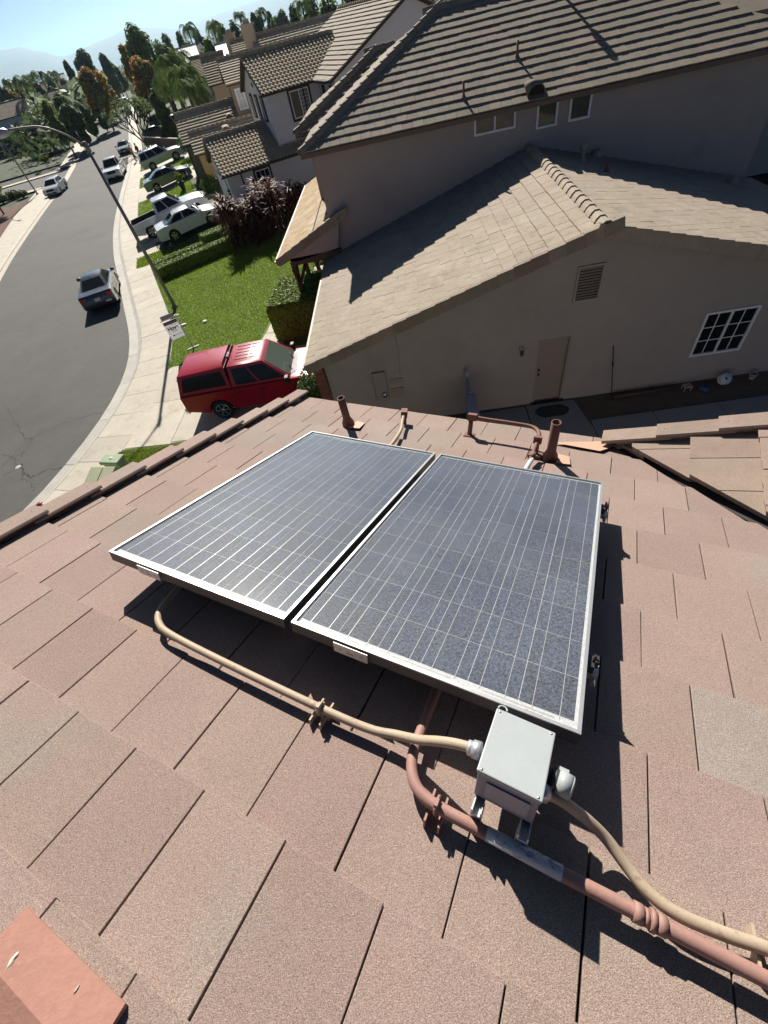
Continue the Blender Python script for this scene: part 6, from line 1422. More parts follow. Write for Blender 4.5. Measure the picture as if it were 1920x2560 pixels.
# red sword leaved shrub
ct = thing('cordyline_shrub', 'big dark red sword leaved shrub in front of the white house', 'shrub', T(-8.6, 31.6, .3))
Q = []; C = []
sm = MB()
for k in range(62):
    a0, a1 = -1.05+k*.0, 0; f = rng.random(); 
    u = -3.1+6.4*rng.random(); v = rng.normal(0, .55); x = -9.0+u*.86-v*.5+.4; y = 31.7+u*.42+v*.86; hgt = (.5+2.0*rng.random())*(1-.35*max(0, (u-1)/2.3)); z0 = lotz(x, y)
    sm.tube([(x, y, z0-.1), (x+rng.normal(0, .08), y+rng.normal(0, .08), z0+hgt)], [.04, .03], 5)
    nb = 34
    for j in range(nb):
        az = rng.random()*6.283; el = rng.uniform(-.5, 1.35); L = rng.uniform(.8, 1.3); dh = np.array([math.cos(az), math.sin(az), 0]); p = np.array([x, y, z0+hgt-rng.random()*.35]); w = .046; sd_ = np.array([-math.sin(az), math.cos(az), 0])*w; e = el; pts = [p]
        for m in range(3): p = p+(dh*math.cos(e)+np.array([0, 0, math.sin(e)]))*L/3; pts.append(p); e -= rng.uniform(.35, .75)
        ws = (1, 1.1, .8, .08)
        for m in range(3): Q.append([pts[m]-sd_*ws[m], pts[m]+sd_*ws[m], pts[m+1]+sd_*ws[m+1], pts[m+1]-sd_*ws[m+1]])
sm.build('stem', M_['bark_dark'], ct, I4); quads('leaves', np.array(Q), M_['cordyline'], ct, I4)
bush('shrub', 'dark green shrub at the foot of the red sword leaved shrub', 'shrub', Vector((-10.6, 31.3, SIDE)), .75, .7, .65, 'hedge_leaf', 1600, .06)
bush('shrub', 'low dark shrub between the red shrub and the porch roof', 'shrub', Vector((-5.4, 32.6, SIDE)), 1.1, 1.1, .9, 'leaf_dark', 1800, .08)
# lawn blades
def blades(nm, poly, n, z, hh, wd, m, zf=None):
    xs = [p[0] for p in poly]; ys = [p[1] for p in poly]; P = np.column_stack([rng.uniform(min(xs), max(xs), n), rng.uniform(min(ys), max(ys), n)])
    ok = np.zeros(n, bool); j = len(poly)-1
    for i in range(len(poly)):
        xi, yi = poly[i]; xj, yj = poly[j]; c = ((yi > P[:, 1]) != (yj > P[:, 1])) & (P[:, 0] < (xj-xi)*(P[:, 1]-yi)/(yj-yi+1e-12)+xi); ok ^= c; j = i
    P = P[ok]; n = len(P); a = rng.random(n)*6.283; s = np.column_stack([np.cos(a), np.sin(a), np.zeros(n)])*wd; zz = np.full(n, z) if zf is None else np.array([zf(x, y) for x, y in P])
    B = np.column_stack([P, zz]); tip = B+np.column_stack([rng.normal(0, hh*.5, n), rng.normal(0, hh*.5, n), hh*(.6+.8*rng.random(n))])
    V = np.stack([B-s, B+s, tip], axis=1); o = quads(nm, V, M_[m]); o['kind'] = 'stuff'; return o
lp = [(p.x+.03, p.y) for p in near]+[(-14.6, 30.9), (-10.0, 32.5), (-4.9, 32.0), (-4.9, 20.0), (-6.7, 19.8), (-7.05, 16.65), (-10.75, 16.65)]
blades('grass', lp, 150000, SIDE, .055, .012, 'blade')
yard = [(-11.0, 11.2), (-6.0, 11.2), (-6.0, 7.5), (-11.6, 7.5)]
blades('grass', yard, 30000, SIDE, .05, .012, 'blade')
# lawns between the driveways farther on
def lot_grass(t0, t1, d1, n):
    poly = [tuple((P0+ST*t+SN*d).xy) for t, d in ((t0, .1), (t1, .1), (t1, d1), (t0, d1))]
    mb = MB(); vs = []; 
    for i in range(5):
        for j in range(7): q = P0+ST*(t0+(t1-t0)*i/4)+SN*(.1+(d1-.1)*j/6); vs.append((q.x, q.y, lotz(q.x, q.y)+.006))
    mb.add(vs, [[i*7+j, i*7+j+1, (i+1)*7+j+1, (i+1)*7+j] for i in range(4) for j in range(6)]); struct(mb.build('lawn', M_['lawn']))
    blades('grass', poly, n, 0, .09, .03, 'blade', lambda x, y: lotz(x, y))
lot_grass(2.7, 14.4, 5.5, 22000); lot_grass(21.5, 27.2, 6.5, 10000); lot_grass(32.2, 37.2, 6, 7000); lot_grass(-5.5, -3.4, 4, 5000)
# ------- right of the street
def bt(px, z=SIDE): return PZ(px, z)
# bare branched tree: forks again and again, tufts at the tips
def forked(label, base, h, spread):
    t = thing('bare_tree', label, 'tree', Matrix.Translation(base)); mb = MB(); tips = []
    r_ = random.Random(5)
    def grow(p, d, L, r, lev):
        q = p+d*L; mb.tube([p, p.lerp(q, .5)+Vector((r_.uniform(-.04, .04), r_.uniform(-.04, .04), 0)), q], [r, r*.9, r*.8], 5)
        if lev == 0: tips.append(q); return
        for k in range(2 if lev < 4 else 3):
            a = r_.uniform(0, 6.28); s = r_.uniform(.35, .62)*spread; nd = (d+Vector((math.cos(a)*s, math.sin(a)*s, r_.uniform(.0, .30)))).normalized(); grow(q, nd, L*r_.uniform(.66, .86), r*.72, lev-1)
    for k in range(4): a = k*1.6; grow(Vector((0, 0, .25)), Vector((math.cos(a)*.7, math.sin(a)*.7, .9)).normalized(), h*.27, .12, 5)
    mb.tube([(0, 0, -.1), (0, 0, .35)], [.18, .14], 8); mb.build('trunk', M_['bark_dark'], t)
    P = np.array([tuple(p) for p in tips]); P = np.repeat(P, 9, axis=0); P = P+rng.normal(0, .13, P.shape); quads('leaves', leaf_quads(P, rdir(len(P)), .11), M_['leaf_dark'], t); return t
bb = bt(r1(805, 800)); forked('dark bare tree with many forked branches tipped with leaf tufts', bb, 6.0, 1.2)
# low garden wall by that tree
gw = thing('garden_wall', 'low block wall with a pale cap climbing behind the silver car', 'wall', Matrix.Translation(bt(r1(830, 805))))
a_ = bt(r1(815, 815)); b_ = PZ(r1(990, 775), 1.2); mb = MB(); d = (b_-a_); d.z = 0; L = d.length; d.normalize(); n_ = Vector((-d.y, d.x, 0))
W0 = Matrix(((d.x, n_.x, 0, a_.x), (d.y, n_.y, 0, a_.y), (0, 0, 1, 0), (0, 0, 0, 1)))
mb.box((L/2, 0, .75), (L, .18, 1.5)); mb.build('wall', M_['timber'], gw, W0); mb = MB(); mb.box((L/2, 0, 1.53), (L+.1, .30, .07)); mb.build('wall_cap', M_['stucco_cream'], gw, W0)
# small palm and pots at the beige house
q = PZ(r1(1100, 960), .6); palm('small thick palm in front of the beige garage', Vector((q.x-.2, q.y, .55)), 2.6, 16, 1.3, None, .8, 3, tr=.22)
q = PZ(r1(1010, 1050), .35); pt = thing('potted_plant', 'tall black pot with a leafy plant beside the grey blue saloon', 'potted plant', Matrix.Translation((q.x, q.y, .35)))
mb = MB(); mb.lathe([(.16, 0), (.26, .75), (.28, .8), (.24, .8), (.2, .6), (0, .6)], 14); mb.build('pot', M_['pot'], pt)
P, dd = crown_pts([(0, 0, 1.15, .34, .34, .36)], 260, .3); quads('leaves', leaf_quads(P, dd, .12), M_['leaf_yellow'], pt)
q = PZ(r1(1130, 1070), .5); bush('shrub', 'round green shrub at the white garage front', 'shrub', Vector((q.x+.5, q.y+.3, .45)), .95, .9, .75, 'hedge_leaf', 2200, .07)
q = PZ(r1(975, 985), .4); bush('shrub', 'tiny yellow green plant by the front wheel of the grey blue saloon', 'shrub', Vector((q.x+1.2, q.y+.4, .5)), .35, .35, .3, 'leaf_yellow', 400, .05)
q = PZ(r1(1205, 1125), .45); bush('shrub', 'small dark flowering shrub at the white pickup nose', 'shrub', Vector((q.x, q.y, .45)), .5, .5, .45, 'cordyline', 700, .07)
g = 'street trees beyond the beige house'
tree_px('cypress_hedge', 'tall dark clipped cypress mass beyond the bare tree', 'tree', 88, r1(832, 478), r1(775, 560), r1(905, 590), 'leaf_dark', 'dense', n=6000, ls=.22, trunk_h=.4)
for k, (tx, ty, D, lb) in enumerate(((905, 330, 76, 'broad fountain palm with the highest crown over the beige roofs'), (985, 400, 70, 'palm leaning over the beige garage roof'), (1045, 470, 66, 'lower right palm of the clump by the beige upper wall'), (870, 410, 82, 'left palm of the clump above the dark cypress'), (960, 330, 86, 'rear palm of the clump'))):
    b0, zt = at(r1(tx, ty), D); palm(lb, Vector((b0.x, b0.y, .4)), zt-.6, 22, 3.3, 'palm clump', 1.15, k*3)
tree_px('liquidambar_tree', 'orange leaved street tree right of the far road', 'tree', 112, r1(725, 300), r1(650, 440), r1(835, 440), 'leaf_orange', 'round', n=5200, ls=.26)
tree_px('tree', 'tall ragged green brown tree, highest on the right of the street', 'tree', 150, r1(700, 118), r1(625, 240), r1(830, 240), 'leaf_green', 'round', n=7000, ls=.34)
tree_px('tree', 'rust tinged tree left of the tall ragged one', 'tree', 165, r1(655, 235), r1(600, 330), r1(720, 330), 'leaf_orange', 'round', n=3600, ls=.34)
tree_px('tree', 'green tree filling behind the orange street tree', 'tree', 135, r1(850, 215), r1(770, 300), r1(930, 300), 'leaf_green', 'round', n=4200, ls=.32)
for tx, ty, l, r_, D, lb in ((800, 212, 785, 822, 105, 'slim pointed cypress taller of the pair beside the palms'), (752, 318, 738, 776, 98, 'slim pointed cypress shorter of the pair beside the palms')):
    tree_px('cypress_tree', lb, 'tree', D, r1(tx, ty), r1(l, ty+90), r1(r_, ty+90), 'leaf_dark', 'column', n=1800, ls=.2, group='slim cypresses')
# skyline trees right
ORD = 'first second third fourth fifth sixth seventh eighth ninth tenth eleventh twelfth thirteenth fourteenth fifteenth sixteenth seventeenth eighteenth'.split()
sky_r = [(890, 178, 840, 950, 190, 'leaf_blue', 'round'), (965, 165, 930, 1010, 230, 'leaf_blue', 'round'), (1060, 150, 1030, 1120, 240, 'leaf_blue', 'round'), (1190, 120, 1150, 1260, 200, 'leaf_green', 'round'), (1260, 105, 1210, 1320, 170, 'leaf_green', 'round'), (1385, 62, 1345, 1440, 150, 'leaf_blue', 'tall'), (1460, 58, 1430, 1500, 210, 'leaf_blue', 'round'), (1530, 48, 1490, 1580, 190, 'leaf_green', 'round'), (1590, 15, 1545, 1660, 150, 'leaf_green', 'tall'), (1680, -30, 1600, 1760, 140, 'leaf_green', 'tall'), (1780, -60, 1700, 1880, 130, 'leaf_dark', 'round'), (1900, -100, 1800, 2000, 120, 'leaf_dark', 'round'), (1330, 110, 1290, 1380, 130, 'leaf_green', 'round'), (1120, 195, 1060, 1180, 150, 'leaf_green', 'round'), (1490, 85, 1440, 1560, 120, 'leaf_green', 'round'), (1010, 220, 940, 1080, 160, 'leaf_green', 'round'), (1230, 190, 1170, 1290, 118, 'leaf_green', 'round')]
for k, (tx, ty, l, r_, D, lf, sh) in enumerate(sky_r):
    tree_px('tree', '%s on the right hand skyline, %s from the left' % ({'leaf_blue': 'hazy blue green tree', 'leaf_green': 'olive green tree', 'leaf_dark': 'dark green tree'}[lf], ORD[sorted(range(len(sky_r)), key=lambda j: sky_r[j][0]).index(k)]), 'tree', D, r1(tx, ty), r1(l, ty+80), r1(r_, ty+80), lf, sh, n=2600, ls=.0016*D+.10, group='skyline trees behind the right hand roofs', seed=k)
for k, (tx, ty, D) in enumerate(((1012, 128, 150), (1150, 118, 140), (1300, 70, 190), (1415, 45, 180), (1640, -5, 130))):
    b0, zt = at(r1(tx, ty), D); palm('tall feathery palm on the skyline behind the roofs, %s palm from the left' % ORD[k], Vector((b0.x, b0.y, 0)), zt-.6, 18, 3.4, 'skyline palms', 1.25, 40+k)
# ------- left of the street
g = 'trees along the left pavement'
q = bt(r1(60, 1165)); tree('tree', 'small leafy street tree on the bark bed at the left edge', 'tree', q+Vector((-1.2, .4, 0)), PV(r1(15, 868), q), 4.2, 'leaf_green', 'round', n=3600, ls=.12, trunk_h=1.7)
q = PZ((106.6, 388), .1); hh = PV(r1(235, 585), q); tree('tree', 'big dense dark evergreen at the side street corner', 'tree', q+Vector((1.5, 2.2, 0)), (hh-.1)*1.12, 11.5, 'leaf_dark', 'dense', n=14000, ls=.17, trunk_h=.9)
q = PZ((40, 395), .1); tree('tree', 'lower dark evergreen left of the big dense one', 'tree', q+Vector((-.5, 2, 0)), PV(r1(105, 665), q)-.1, 5.2, 'leaf_dark', 'dense', n=4200, ls=.16, trunk_h=.5)
tree_px('tree', 'black green broad tree left of the orange street tree', 'tree', 112, r1(345, 560), r1(285, 650), r1(430, 650), 'leaf_dark', 'dense', n=6000, ls=.24, trunk_h=.6)
tree_px('tree', 'dark green tree leaning over the left verge', 'tree', 118, r1(300, 500), r1(240, 590), r1(400, 590), 'leaf_dark', 'dense', n=5000, ls=.26, trunk_h=.6)
tree_px('liquidambar_tree', 'orange leaved street tree left of the far road', 'tree', 138, r1(448, 362), r1(375, 480), r1(580, 480), 'leaf_orange', 'round', n=7500, ls=.30)
tree_px('liquidambar_tree', 'browner autumn tree just right of the left orange one', 'tree', 160, r1(525, 385), r1(480, 480), r1(600, 480), 'leaf_orange', 'round', n=4600, ls=.32)
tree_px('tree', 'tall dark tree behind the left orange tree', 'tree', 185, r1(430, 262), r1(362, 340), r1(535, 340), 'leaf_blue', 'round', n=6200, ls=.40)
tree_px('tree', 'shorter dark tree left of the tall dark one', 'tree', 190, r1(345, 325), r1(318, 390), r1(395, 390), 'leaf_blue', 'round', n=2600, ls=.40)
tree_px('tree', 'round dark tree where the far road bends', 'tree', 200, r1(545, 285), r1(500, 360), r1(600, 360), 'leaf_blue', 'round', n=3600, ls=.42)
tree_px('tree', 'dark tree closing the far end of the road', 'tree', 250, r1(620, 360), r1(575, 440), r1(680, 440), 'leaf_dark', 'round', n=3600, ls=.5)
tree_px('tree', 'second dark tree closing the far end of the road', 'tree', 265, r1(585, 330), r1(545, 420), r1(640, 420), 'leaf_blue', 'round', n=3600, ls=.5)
sl_l = [(20, 470, -40, 80, 105, 'leaf_orange', 'round', 'orange leaved tree at the left picture edge'), (150, 545, 120, 185, 185, 'leaf_orange', 'round', 'small orange tree beside the left house roof'), (70, 440, 20, 130, 140, 'leaf_green', 'round', 0), (130, 415, 80, 190, 150, 'leaf_green', 'tall', 0), (15, 425, -40, 60, 170, 'leaf_blue', 'round', 0), (185, 440, 140, 240, 165, 'leaf_blue', 'round', 0), (245, 400, 215, 290, 210, 'leaf_blue', 'round', 0), (200, 480, 150, 260, 130, 'leaf_green', 'round', 0), (290, 430, 250, 340, 150, 'leaf_green', 'round', 0), (330, 420, 300, 380, 160, 'leaf_blue', 'round', 0), (230, 540, 180, 290, 108, 'leaf_green', 'round', 0), (90, 510, 30, 150, 112, 'leaf_dark', 'round', 0), (340, 480, 300, 400, 125, 'leaf_green', 'dense', 0), (-60, 420, -130, 10, 150, 'leaf_blue', 'round', 0), (270, 470, 225, 330, 140, 'leaf_dark', 'round', 0), (430, 560, 390, 480, 128, 'leaf_dark', 'dense', 0), (510, 560, 480, 560, 140, 'leaf_dark', 'dense', 0)]
for k, (tx, ty, l, r_, D, lf, sh, lb) in enumerate(sl_l):
    D = D if ty > 535 else max(D, 185+(k*37) % 60)
    tree_px('tree', lb or '%s in the left tree belt, %s from the left' % ({'leaf_blue': 'hazy blue green tree', 'leaf_green': 'olive green tree', 'leaf_dark': 'dark green tree'}[lf], ORD[sorted(range(len(sl_l)), key=lambda j: sl_l[j][0]).index(k)]), 'tree', D, r1(tx, ty), r1(l, ty+70), r1(r_, ty+70), lf, sh, n=2600, ls=.0015*D+.07, group=None if lb else 'tree belt left of the street', seed=k)
for k, (tx, ty, D) in enumerate(((60, 425, 160), (105, 425, 150), (160, 395, 220), (205, 392, 200), (275, 385, 210))):
    b0, zt = at(r1(tx, ty), D); palm('feathery palm rising from the tree belt left of the street, %s from the left' % ORD[k], Vector((b0.x, b0.y, 0)), zt-.6, 16, 3.2, 'palms in the left tree belt', 1.2, 70+k)
# undergrowth and dense trees that close the left verge
for k, (px, w_, hh, lf) in enumerate(((r1(330, 755), 9, 6.5, 'leaf_dark'), (r1(400, 700), 10, 7, 'leaf_dark'), (r1(450, 655), 11, 7, 'leaf_green'), (r1(510, 605), 12, 8, 'leaf_dark'), (r1(550, 570), 13, 8.5, 'leaf_dark'), (r1(300, 800), 4, 2.5, 'leaf_dark'))):
    q = bt(px)-SN*2.0; tree('tree', '%s reaching the ground on the left verge, %s from the viewer' % ({'leaf_dark': 'dark tree', 'leaf_green': 'greener tree'}[lf], ORD[[1, 2, 3, 4, 5, 0][k]]), 'tree', q, hh, w_, lf, 'dense', n=6500, ls=.20+.02*k, trunk_h=.4, group='dense trees on the left verge')
# low planting by the left pavement
for px, lb, r_, lf in ((r1(500, 660), 'yellow green low shrub on the left verge', 1.6, 'leaf_yellow'), (r1(480, 690), 'second yellow green low shrub on the left verge', 1.2, 'leaf_yellow'), (r1(250, 885), 'sunlit yellow green shrub under the big evergreen', 1.0, 'leaf_yellow'), (r1(20, 1110), 'clipped hedge ball at the left edge', 1.1, 'hedge_leaf'), (r1(80, 1085), 'clipped hedge ball left of the far street lamp', 1.0, 'hedge_leaf'), (r1(130, 1080), 'clipped hedge ball nearest the far street lamp', .9, 'hedge_leaf'), (r1(590, 590), 'dark shrub on the far left verge', 1.6, 'leaf_dark')):
    q = bt(px); bush('shrub', lb, 'shrub', q, r_, r_, r_*.5, lf, 1200, .1)
# more of the town in the middle distance: one mass nobody could count
n = 16000
az = np.radians(rng.uniform(-40, 62, n)); D = 170+rng.random(n)**1.5*1300; keep = (np.abs(az+R(24.5)) > R(2.2)) | (D > 330); az = az[keep]; D = D[keep]
c0 = np.column_stack([D*np.sin(az), D*np.cos(az), np.zeros(len(D))]); wd = 2.2+3.2*rng.random(len(D)); P = []; N = []
for k in range(7):
    d = rdir(len(D)); d[:, 2] = np.abs(d[:, 2]); P.append(c0+d*wd[:, None]*np.array([1, 1, 1.5])+np.array([0, 0, .4])); N.append(d)
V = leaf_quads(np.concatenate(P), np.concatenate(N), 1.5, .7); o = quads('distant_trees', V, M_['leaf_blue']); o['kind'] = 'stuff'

# wooded gardens left of the street: reads as one mass behind the named trees
n = 2600; tt = rng.uniform(42, 330, n); dd = rng.uniform(-130, -13, n); ok = np.ones(n, bool)
Wc = []
for t_, d_ in zip(tt, dd):
    q = P0+ST*float(t_)+SN*float(d_)
    i = min(range(0, len(RE), 2), key=lambda k: (RE[k]-q).length); rel = (q-RE[i]).dot(RN[i])
    if -13.5 < rel < 6: continue
    if abs((q-SC0).dot(ST)) < 13: continue
    az_ = math.degrees(math.atan2(q.x, q.y)); D_ = math.hypot(q.x, q.y)
    if az_ < -33.2 and D_ < 185: continue
    Wc.append((q.x, q.y, rng.uniform(3.2, 6.2), rng.uniform(2.2, 3.8)))
Wc = np.array(Wc); P = []; N = []
for k in range(150):
    d = rdir(len(Wc)); d[:, 2] = np.abs(d[:, 2])*1.1-.15; r_ = (.65+.4*rng.random(len(Wc)))[:, None]
    P.append(np.column_stack([Wc[:, :2], Wc[:, 3]*.55])+d*r_*np.column_stack([Wc[:, 2], Wc[:, 2], Wc[:, 3]*1.15])*.95); N.append(d)
for k0, k1, nm_, m_ in ((0, 60, 'garden_trees', 'leaf_wood'), (60, 110, 'garden_trees', 'leaf_wood')):
    V = leaf_quads(np.concatenate([p[(k0//60)::2] for p in P[k0:k1]]), np.concatenate([p[(k0//60)::2] for p in N[k0:k1]]), .55, .6); o = quads(nm_, V, M_[m_]); o['kind'] = 'stuff'
# ------------------------------------------------------------------ the haze
mb = MB(); mb.box((0, 0, 274), (25000, 25000, 552)); hz = mb.build('haze', [])
hm = bpy.data.materials.new('haze'); hm.use_nodes = True; nt = hm.node_tree; nt.nodes.clear()
pv = nt.nodes.new('ShaderNodeVolumePrincipled'); pv.inputs['Density'].default_value = 8.5e-5; pv.inputs['Color'].default_value = (.46, .68, .84, 1); pv.inputs['Anisotropy'].default_value = .65
ou = nt.nodes.new('ShaderNodeOutputMaterial'); nt.links.new(pv.outputs[0], ou.inputs['Volume'])
hz.data.materials.clear(); hz.data.materials.append(hm); hz['kind'] = 'stuff'
# ------------------------------------------------------------------ street furniture, sign, people
def lamp(label, base, h, armdir, reach, top):
    t = thing('street_lamp', label, 'street lamp', Matrix.Translation(base), 'street lamps')
    mb = MB(); mb.tube([(0, 0, -.05), (0, 0, h*.5), (0, 0, h)], [.095, .08, .06], 12); mb.lathe([(.17, 0), (.17, .06), (.11, .12)], 12); mb.build('pole', M_['lamp_pole'], t)
    d = Vector((math.cos(armdir), math.sin(armdir), 0)); mb = MB(); pts = [Vector((0, 0, h-.15)), d*.18+Vector((0, 0, h+.12)), d*.62+Vector((0, 0, h+(top-h)*.52)), d*1.3+Vector((0, 0, h+(top-h)*.86)), d*reach+Vector((0, 0, top))]
    mb.tube(smoothpath(pts, 6), .034, 8); mb.build('arm', M_['lamp_pole'], t)
    mb = MB(); mb.tube([Vector((-d.x*.02, -d.y*.02, h-.25)), Vector((0, 0, h+.10))], [.085, .075], 10); mb.tube([Vector((-.05, 0, h+.05)), Vector((-.17, .12, h+.42))], .012, 5); mb.build('pole_cap', M_['lamp_pole'], t)
    F = Matrix.Translation(d*(reach+.28)+Vector((0, 0, top-.02))) @ RZ(armdir); mb = MB(); mb.lathe([(.0, .12), (.10, .10), (.15, .03), (.16, -.05)], 14, 0, F @ Matrix.Diagonal((2.1, 1, 1, 1))); hd = mb.build('lamp_head', M_['galv'], t)
    mb = MB(); mb.lathe([(.15, -.05), (.12, -.13), (0, -.16)], 14, 0, F @ Matrix.Diagonal((2.0, 1, 1, 1))); mb.build('lens', M_['headlamp'], hd); return t
lamp('near grey street lamp with a long curved arm at the lawn corner', Vector((-12.72, 22.85, SIDE)), 6.78, R(225), 2.35, 7.78)
lamp('far grey street lamp on the bark bed across the street', PZ(r1(205, 1060), .12), 7.0, R(-30), 2.3, 7.9)
# estate agent's sign on the lawn edge
sb = PZ((400+1165*120/1659, 780+1240*100/1382), SIDE); sg = thing('yard_sign', 'white hanging yard sign with a black band and the word Hove', 'sign', Matrix.Translation(sb))
# the post stands right of the board; board hangs from the crossbar, facing the viewer
zc = 1.25
f = Vector((-sb.x, -sb.y, 0)).normalized(); sx = Vector((f.y, -f.x, 0))*-1          # sx: to the viewer's right
if sx.x < 0: sx = -sx
FS_ = Matrix(((sx.x, -f.x, 0, sb.x), (sx.y, -f.y, 0, sb.y), (0, 0, 1, SIDE), (0, 0, 0, 1)))
mb = MB(); mb.box((0, 0, .78), (.05, .05, 1.56)); mb.build('post', M_['white_paint'], sg, FS_)
mb = MB(); mb.box((-.28, 0, 1.50), (.85, .05, .05)); mb.build('crossbar', M_['white_paint'], sg, FS_)
mb = MB(); mb.box((0, 0, .02), (.55, .05, .05)); mb.box((0, .3, .02), (.05, .65, .04)); mb.build('foot', M_['white_paint'], sg, FS_)
mb = MB(); mb.box((-.35, -.002, 1.03), (.60, .018, .78)); bd = mb.build('board', M_['sign_board'], sg, FS_)
mb = MB(); mb.box((-.35, -.002, 1.60), (.55, .018, .15)); rd = mb.build('rider', M_['print_grey'], sg, FS_)
mb = MB(); mb.box((-.35, -.013, 1.345), (.58, .004, .13)); mb.build('band', M_['print_black'], bd, FS_)
def text(s, size, F, m, nm, parent, bold=.0):
    c = bpy.data.curves.new(nm, 'FONT'); c.body = s; c.size = size; c.extrude = .001; c.offset = bold; c.align_x = 'CENTER'
    tmp = bpy.data.objects.new(nm, c); COL.objects.link(tmp); dg = bpy.context.evaluated_depsgraph_get(); me = bpy.data.meshes.new_from_object(tmp.evaluated_get(dg)); bpy.data.objects.remove(tmp); me.materials.clear(); me.materials.append(m); return link(nm, me, parent, F)
TF = Matrix(((1, 0, 0, 0), (0, 0, -1, 0), (0, 1, 0, 0), (0, 0, 0, 1)))
text('Hove', .21, FS_ @ Matrix.Translation((-.35, -.0135, 1.035)) @ TF, M_['print_black'], 'lettering', bd, .009)
mb = MB()
for y, x0, x1, h_ in ((1.245, -.40, -.14, .018), (.985, -.46, -.22, .014), (.955, -.44, -.2, .014), (.80, -.42, -.10, .022)): mb.box(((x0+x1)/2, -.0125, y), (x1-x0, .002, h_))
for k in range(10): mb.box((-.58+.05*k, -.0155, 1.345), (.028, .002, .05))
mb.build('print', M_['print_grey'], bd, FS_)['kind'] = 'stuff'; mb = MB(); mb.lathe([(0, 0), (.035, 0), (.035, .003), (0, .003)], 16, 0, FS_ @ Matrix.Translation((-.47, -.0125, .80)) @ Matrix.Rotation(R(90), 4, 'X')); mb.build('logo', M_['print_black'], bd, I4)
# utility cabinets by the pavement
A = PZ((270, 1180), .12)
u1 = thing('utility_cabinet', 'pale green utility cabinet with a grooved sloping lid, nearer the roof edge', 'utility cabinet', T(-10.25, 9.08, SIDE) @ RZ(R(-10)), 'utility cabinets')
mb = MB(); mb.prism([(-.42, -.33), (.42, -.33), (.42, .33), (-.42, .33)], 0, lambda x, y: .72+.33*y); mb.build('body', M_['util_green'], u1)
mb = MB(); mb.prism([(-.47, -.38), (.47, -.38), (.47, .38), (-.47, .38)], lambda x, y: .70+.25*y, lambda x, y: .78+.25*y); ld = mb.build('lid', M_['util_pale'], u1, bevel=(.02, 2))
mb = MB(); mb.box((.02, .19, .76), (.012, .66, .012), 0, Matrix.Rotation(math.atan(.25), 4, 'X')); mb.build('groove', M_['dirt'], ld)
u2 = thing('utility_cabinet', 'rounder pale green utility cabinet with a small disc on top, beside the grass', 'utility cabinet', T(-10.13, 9.86, SIDE) @ RZ(R(-12)), 'utility cabinets')
mb = MB(); mb.box((0, 0, .36), (.62, .36, .72)); mb.build('body', M_['util_green'], u2, bevel=(.05, 3))
mb = MB(); mb.box((0, 0, .76), (.74, .44, .14)); mb.build('lid', M_['util_green'], u2, bevel=(.05, 3))
mb = MB(); mb.lathe([(0, .838), (.06, .838), (.065, .825)], 14); mb.build('disc', M_['util_pale'], u2)
# kick scooter lying on the pavement
q = PZ((70, 1281), .13); hs = along(PZ((50, 1300), .13), PZ((98, 1270), .13)); s_ = thing('scooter', 'black and red kick scooter lying on the pavement beside the gutter', 'scooter', Matrix.Translation((q.x, q.y, .14)) @ RZ(hs))
mb = MB(); mb.box((-.05, 0, .02), (.75, .13, .035)); mb.build('deck', M_['black'], s_)
mb = MB(); mb.tube([(.33, .0, .03), (.42, -.35, .05), (.44, -.62, .06)], .018, 6); mb.build('stem', M_['steel'], s_)
mb = MB(); mb.tube([(.28, -.60, .06), (.60, -.62, .07)], .020, 6); mb.box((.44, -.61, .06), (.12, .06, .06)); mb.build('handlebar', M_['red_plastic'], s_)
for x in (-.46, .42): mb = MB(); mb.lathe([(.0, -.02), (.085, -.02), (.085, .02), (.0, .02)], 12, 0, T(x, 0, .04)); mb.build('wheel', M_['red_plastic'], s_)
# flagstone bits on the lawn: sprinkler covers
for px, lb in (((513, 805.5), 'small white drain cover set in the lawn'), ((458, 814), 'white plastic stake lying by the sign')):
    q = PZ(px, SIDE); mb = MB(); mb.box((0, 0, .05), (.32, .10, .035)) if px[0] < 500 else mb.lathe([(0, .07), (.10, .07), (.11, .04), (.11, 0)], 12); o = mb.build('stake' if px[0] < 500 else 'drain_cover', M_['white_paint'], None, Matrix.Translation(q) @ RZ(.35)); tag(o, lb, 'stake' if px[0] < 500 else 'drain cover')
q = PZ((45, 1168), .006); mb = MB(); mb.lathe([(0, .006), (.10, .006), (.11, 0)], 18); o = mb.build('valve_cover', M_['concrete_grey'], None, Matrix.Translation(q)); tag(o, 'round pale valve cover set in the cracked asphalt', 'valve cover')
# cracks in the near asphalt
ck = MB()
def crack(pts, w):
    P = [PZ(p, .0055) for p in pts]; rr = random.Random(len(pts))
    Q = []
    for a, b in zip(P, P[1:]):
        for k in range(6): c = a.lerp(b, k/6); Q.append(c+Vector((rr.uniform(-.05, .05), rr.uniform(-.05, .05), 0)))
    Q.append(P[-1]); vs = []
    for i, c in enumerate(Q):
        d = (Q[min(i+1, len(Q)-1)]-Q[max(i-1, 0)]).normalized(); n = Vector((-d.y, d.x, 0))*w*rr.uniform(.4, 1.3)/2; vs += [c+n, c-n]
    ck.add(vs, [[2*i, 2*i+1, 2*i+3, 2*i+2] for i in range(len(Q)-1)])
def r4(u, v): return (u/2.074, 620+v/2.074)
crack([r4(*p) for p in ((0, 1150), (60, 1080), (160, 985), (330, 910), (450, 870), (560, 845))], .03)
crack([r4(*p) for p in ((80, 915), (130, 990), (175, 985), (150, 1020), (110, 1080))], .045)
crack([r4(*p) for p in ((105, 1120), (120, 1160), (160, 1190), (250, 1150), (320, 1140))], .07)
crack([r4(*p) for p in ((0, 1075), (60, 1080), (85, 1100), (70, 1150), (20, 1180))], .03)
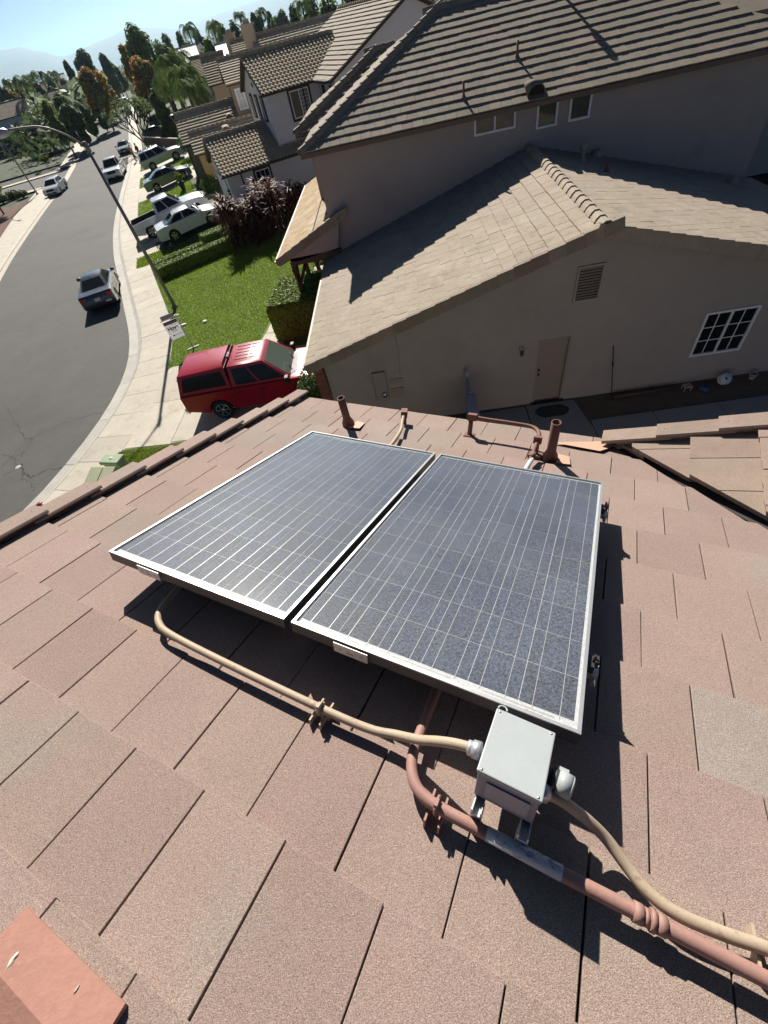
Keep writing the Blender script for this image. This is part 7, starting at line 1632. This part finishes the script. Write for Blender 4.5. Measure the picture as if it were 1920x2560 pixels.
crack([r4(*p) for p in ((20, 800), (80, 915))], .02)
crack([r4(*p) for p in ((120, 1160), (110, 1200), (160, 1215), (175, 1260))], .03)
o = ck.build('road_crack', M_['black']); o['kind'] = 'structure'
# people on the pavement
def person(label, base, face, top_c, legs_c, hair_c, arms=0):
    t = thing('person', label, 'person', Matrix.Translation(base) @ RZ(face), 'people talking on the pavement')
    J = [(0, 0, .95), (0, .0, 1.18), (0, .0, 1.42), (0, .01, 1.52), (0, .02, 1.66)]
    V = [(0, 0, .95), (0, 0, 1.2), (0, 0, 1.42), (0, .01, 1.53), (0, .03, 1.66), (.10, 0, .88), (.12, .02, .48), (.13, -.02, .07), (.13, .14, .03), (-.10, 0, .88), (-.12, .03, .48), (-.13, 0, .07), (-.13, .16, .03), (.20, 0, 1.38), (.25, .03, 1.10), (.20, .2, .95+arms), (-.20, 0, 1.38), (-.25, .03, 1.10), (-.20, .2, .95+arms), (.19, .27, .93+arms), (-.19, .27, .93+arms)]
    Eg = [(0, 1), (1, 2), (2, 3), (3, 4), (0, 5), (5, 6), (6, 7), (7, 8), (0, 9), (9, 10), (10, 11), (11, 12), (2, 13), (13, 14), (14, 15), (2, 16), (16, 17), (17, 18), (15, 19), (18, 20)]
    Rd = [.16, .15, .16, .06, .105, .10, .075, .05, .045, .10, .075, .05, .045, .075, .055, .042, .075, .055, .042, .035, .035]
    me = bpy.data.meshes.new('body'); me.from_pydata(V, Eg, []); o = link('body', me, t)
    o.modifiers.new('skin', 'SKIN'); 
    for k, v in enumerate(me.skin_vertices[0].data): v.radius = (Rd[k], Rd[k]*.8); v.use_root = (k == 0)
    sb_ = o.modifiers.new('sub', 'SUBSURF'); sb_.levels = 1; sb_.render_levels = 2
    m = bpy.data.materials.new('clothes'); m.use_nodes = True; nt = m.node_tree; b = nt.nodes['Principled BSDF']; b.inputs['Roughness'].default_value = .8
    tc_ = nt.nodes.new('ShaderNodeTexCoord'); sp_ = nt.nodes.new('ShaderNodeSeparateXYZ'); nt.links.new(tc_.outputs['Object'], sp_.inputs[0]); cr_ = nt.nodes.new('ShaderNodeValToRGB'); cr_.color_ramp.interpolation = 'CONSTANT'; dv = nt.nodes.new('ShaderNodeMath'); dv.operation = 'DIVIDE'; nt.links.new(sp_.outputs[2], dv.inputs[0]); dv.inputs[1].default_value = 2; nt.links.new(dv.outputs[0], cr_.inputs[0])
    el = cr_.color_ramp.elements; el[0].position = 0; el[0].color = (.03, .02, .015, 1); el[1].position = .045; el[1].color = (*legs_c, 1)
    e = el.new(.485); e.color = (*top_c, 1); e = el.new(.745); e.color = (.45, .27, .19, 1)
    nt.links.new(cr_.outputs[0], b.inputs['Base Color']); me.materials.append(m)
    hb = MB(); hb.lathe([(.0, .145), (.07, .13), (.108, .07), (.115, .0), (.10, -.06)], 12, 0, Matrix.Translation((0, .015, 1.67))); hb.build('hair', mat('hair', hair_c, .7), t); return t
q = PZ(r1(745, 882), SIDE)
person('person in an orange top and brown trousers standing on the pavement', q, R(-30), (.55, .24, .05), (.09, .05, .03), (.03, .02, .015))
person('person in a dark red top and tan trousers beside the orange clad one', q+Vector((.75, .25, 0)), R(60), (.10, .03, .03), (.33, .2, .12), (.02, .015, .01), .1)
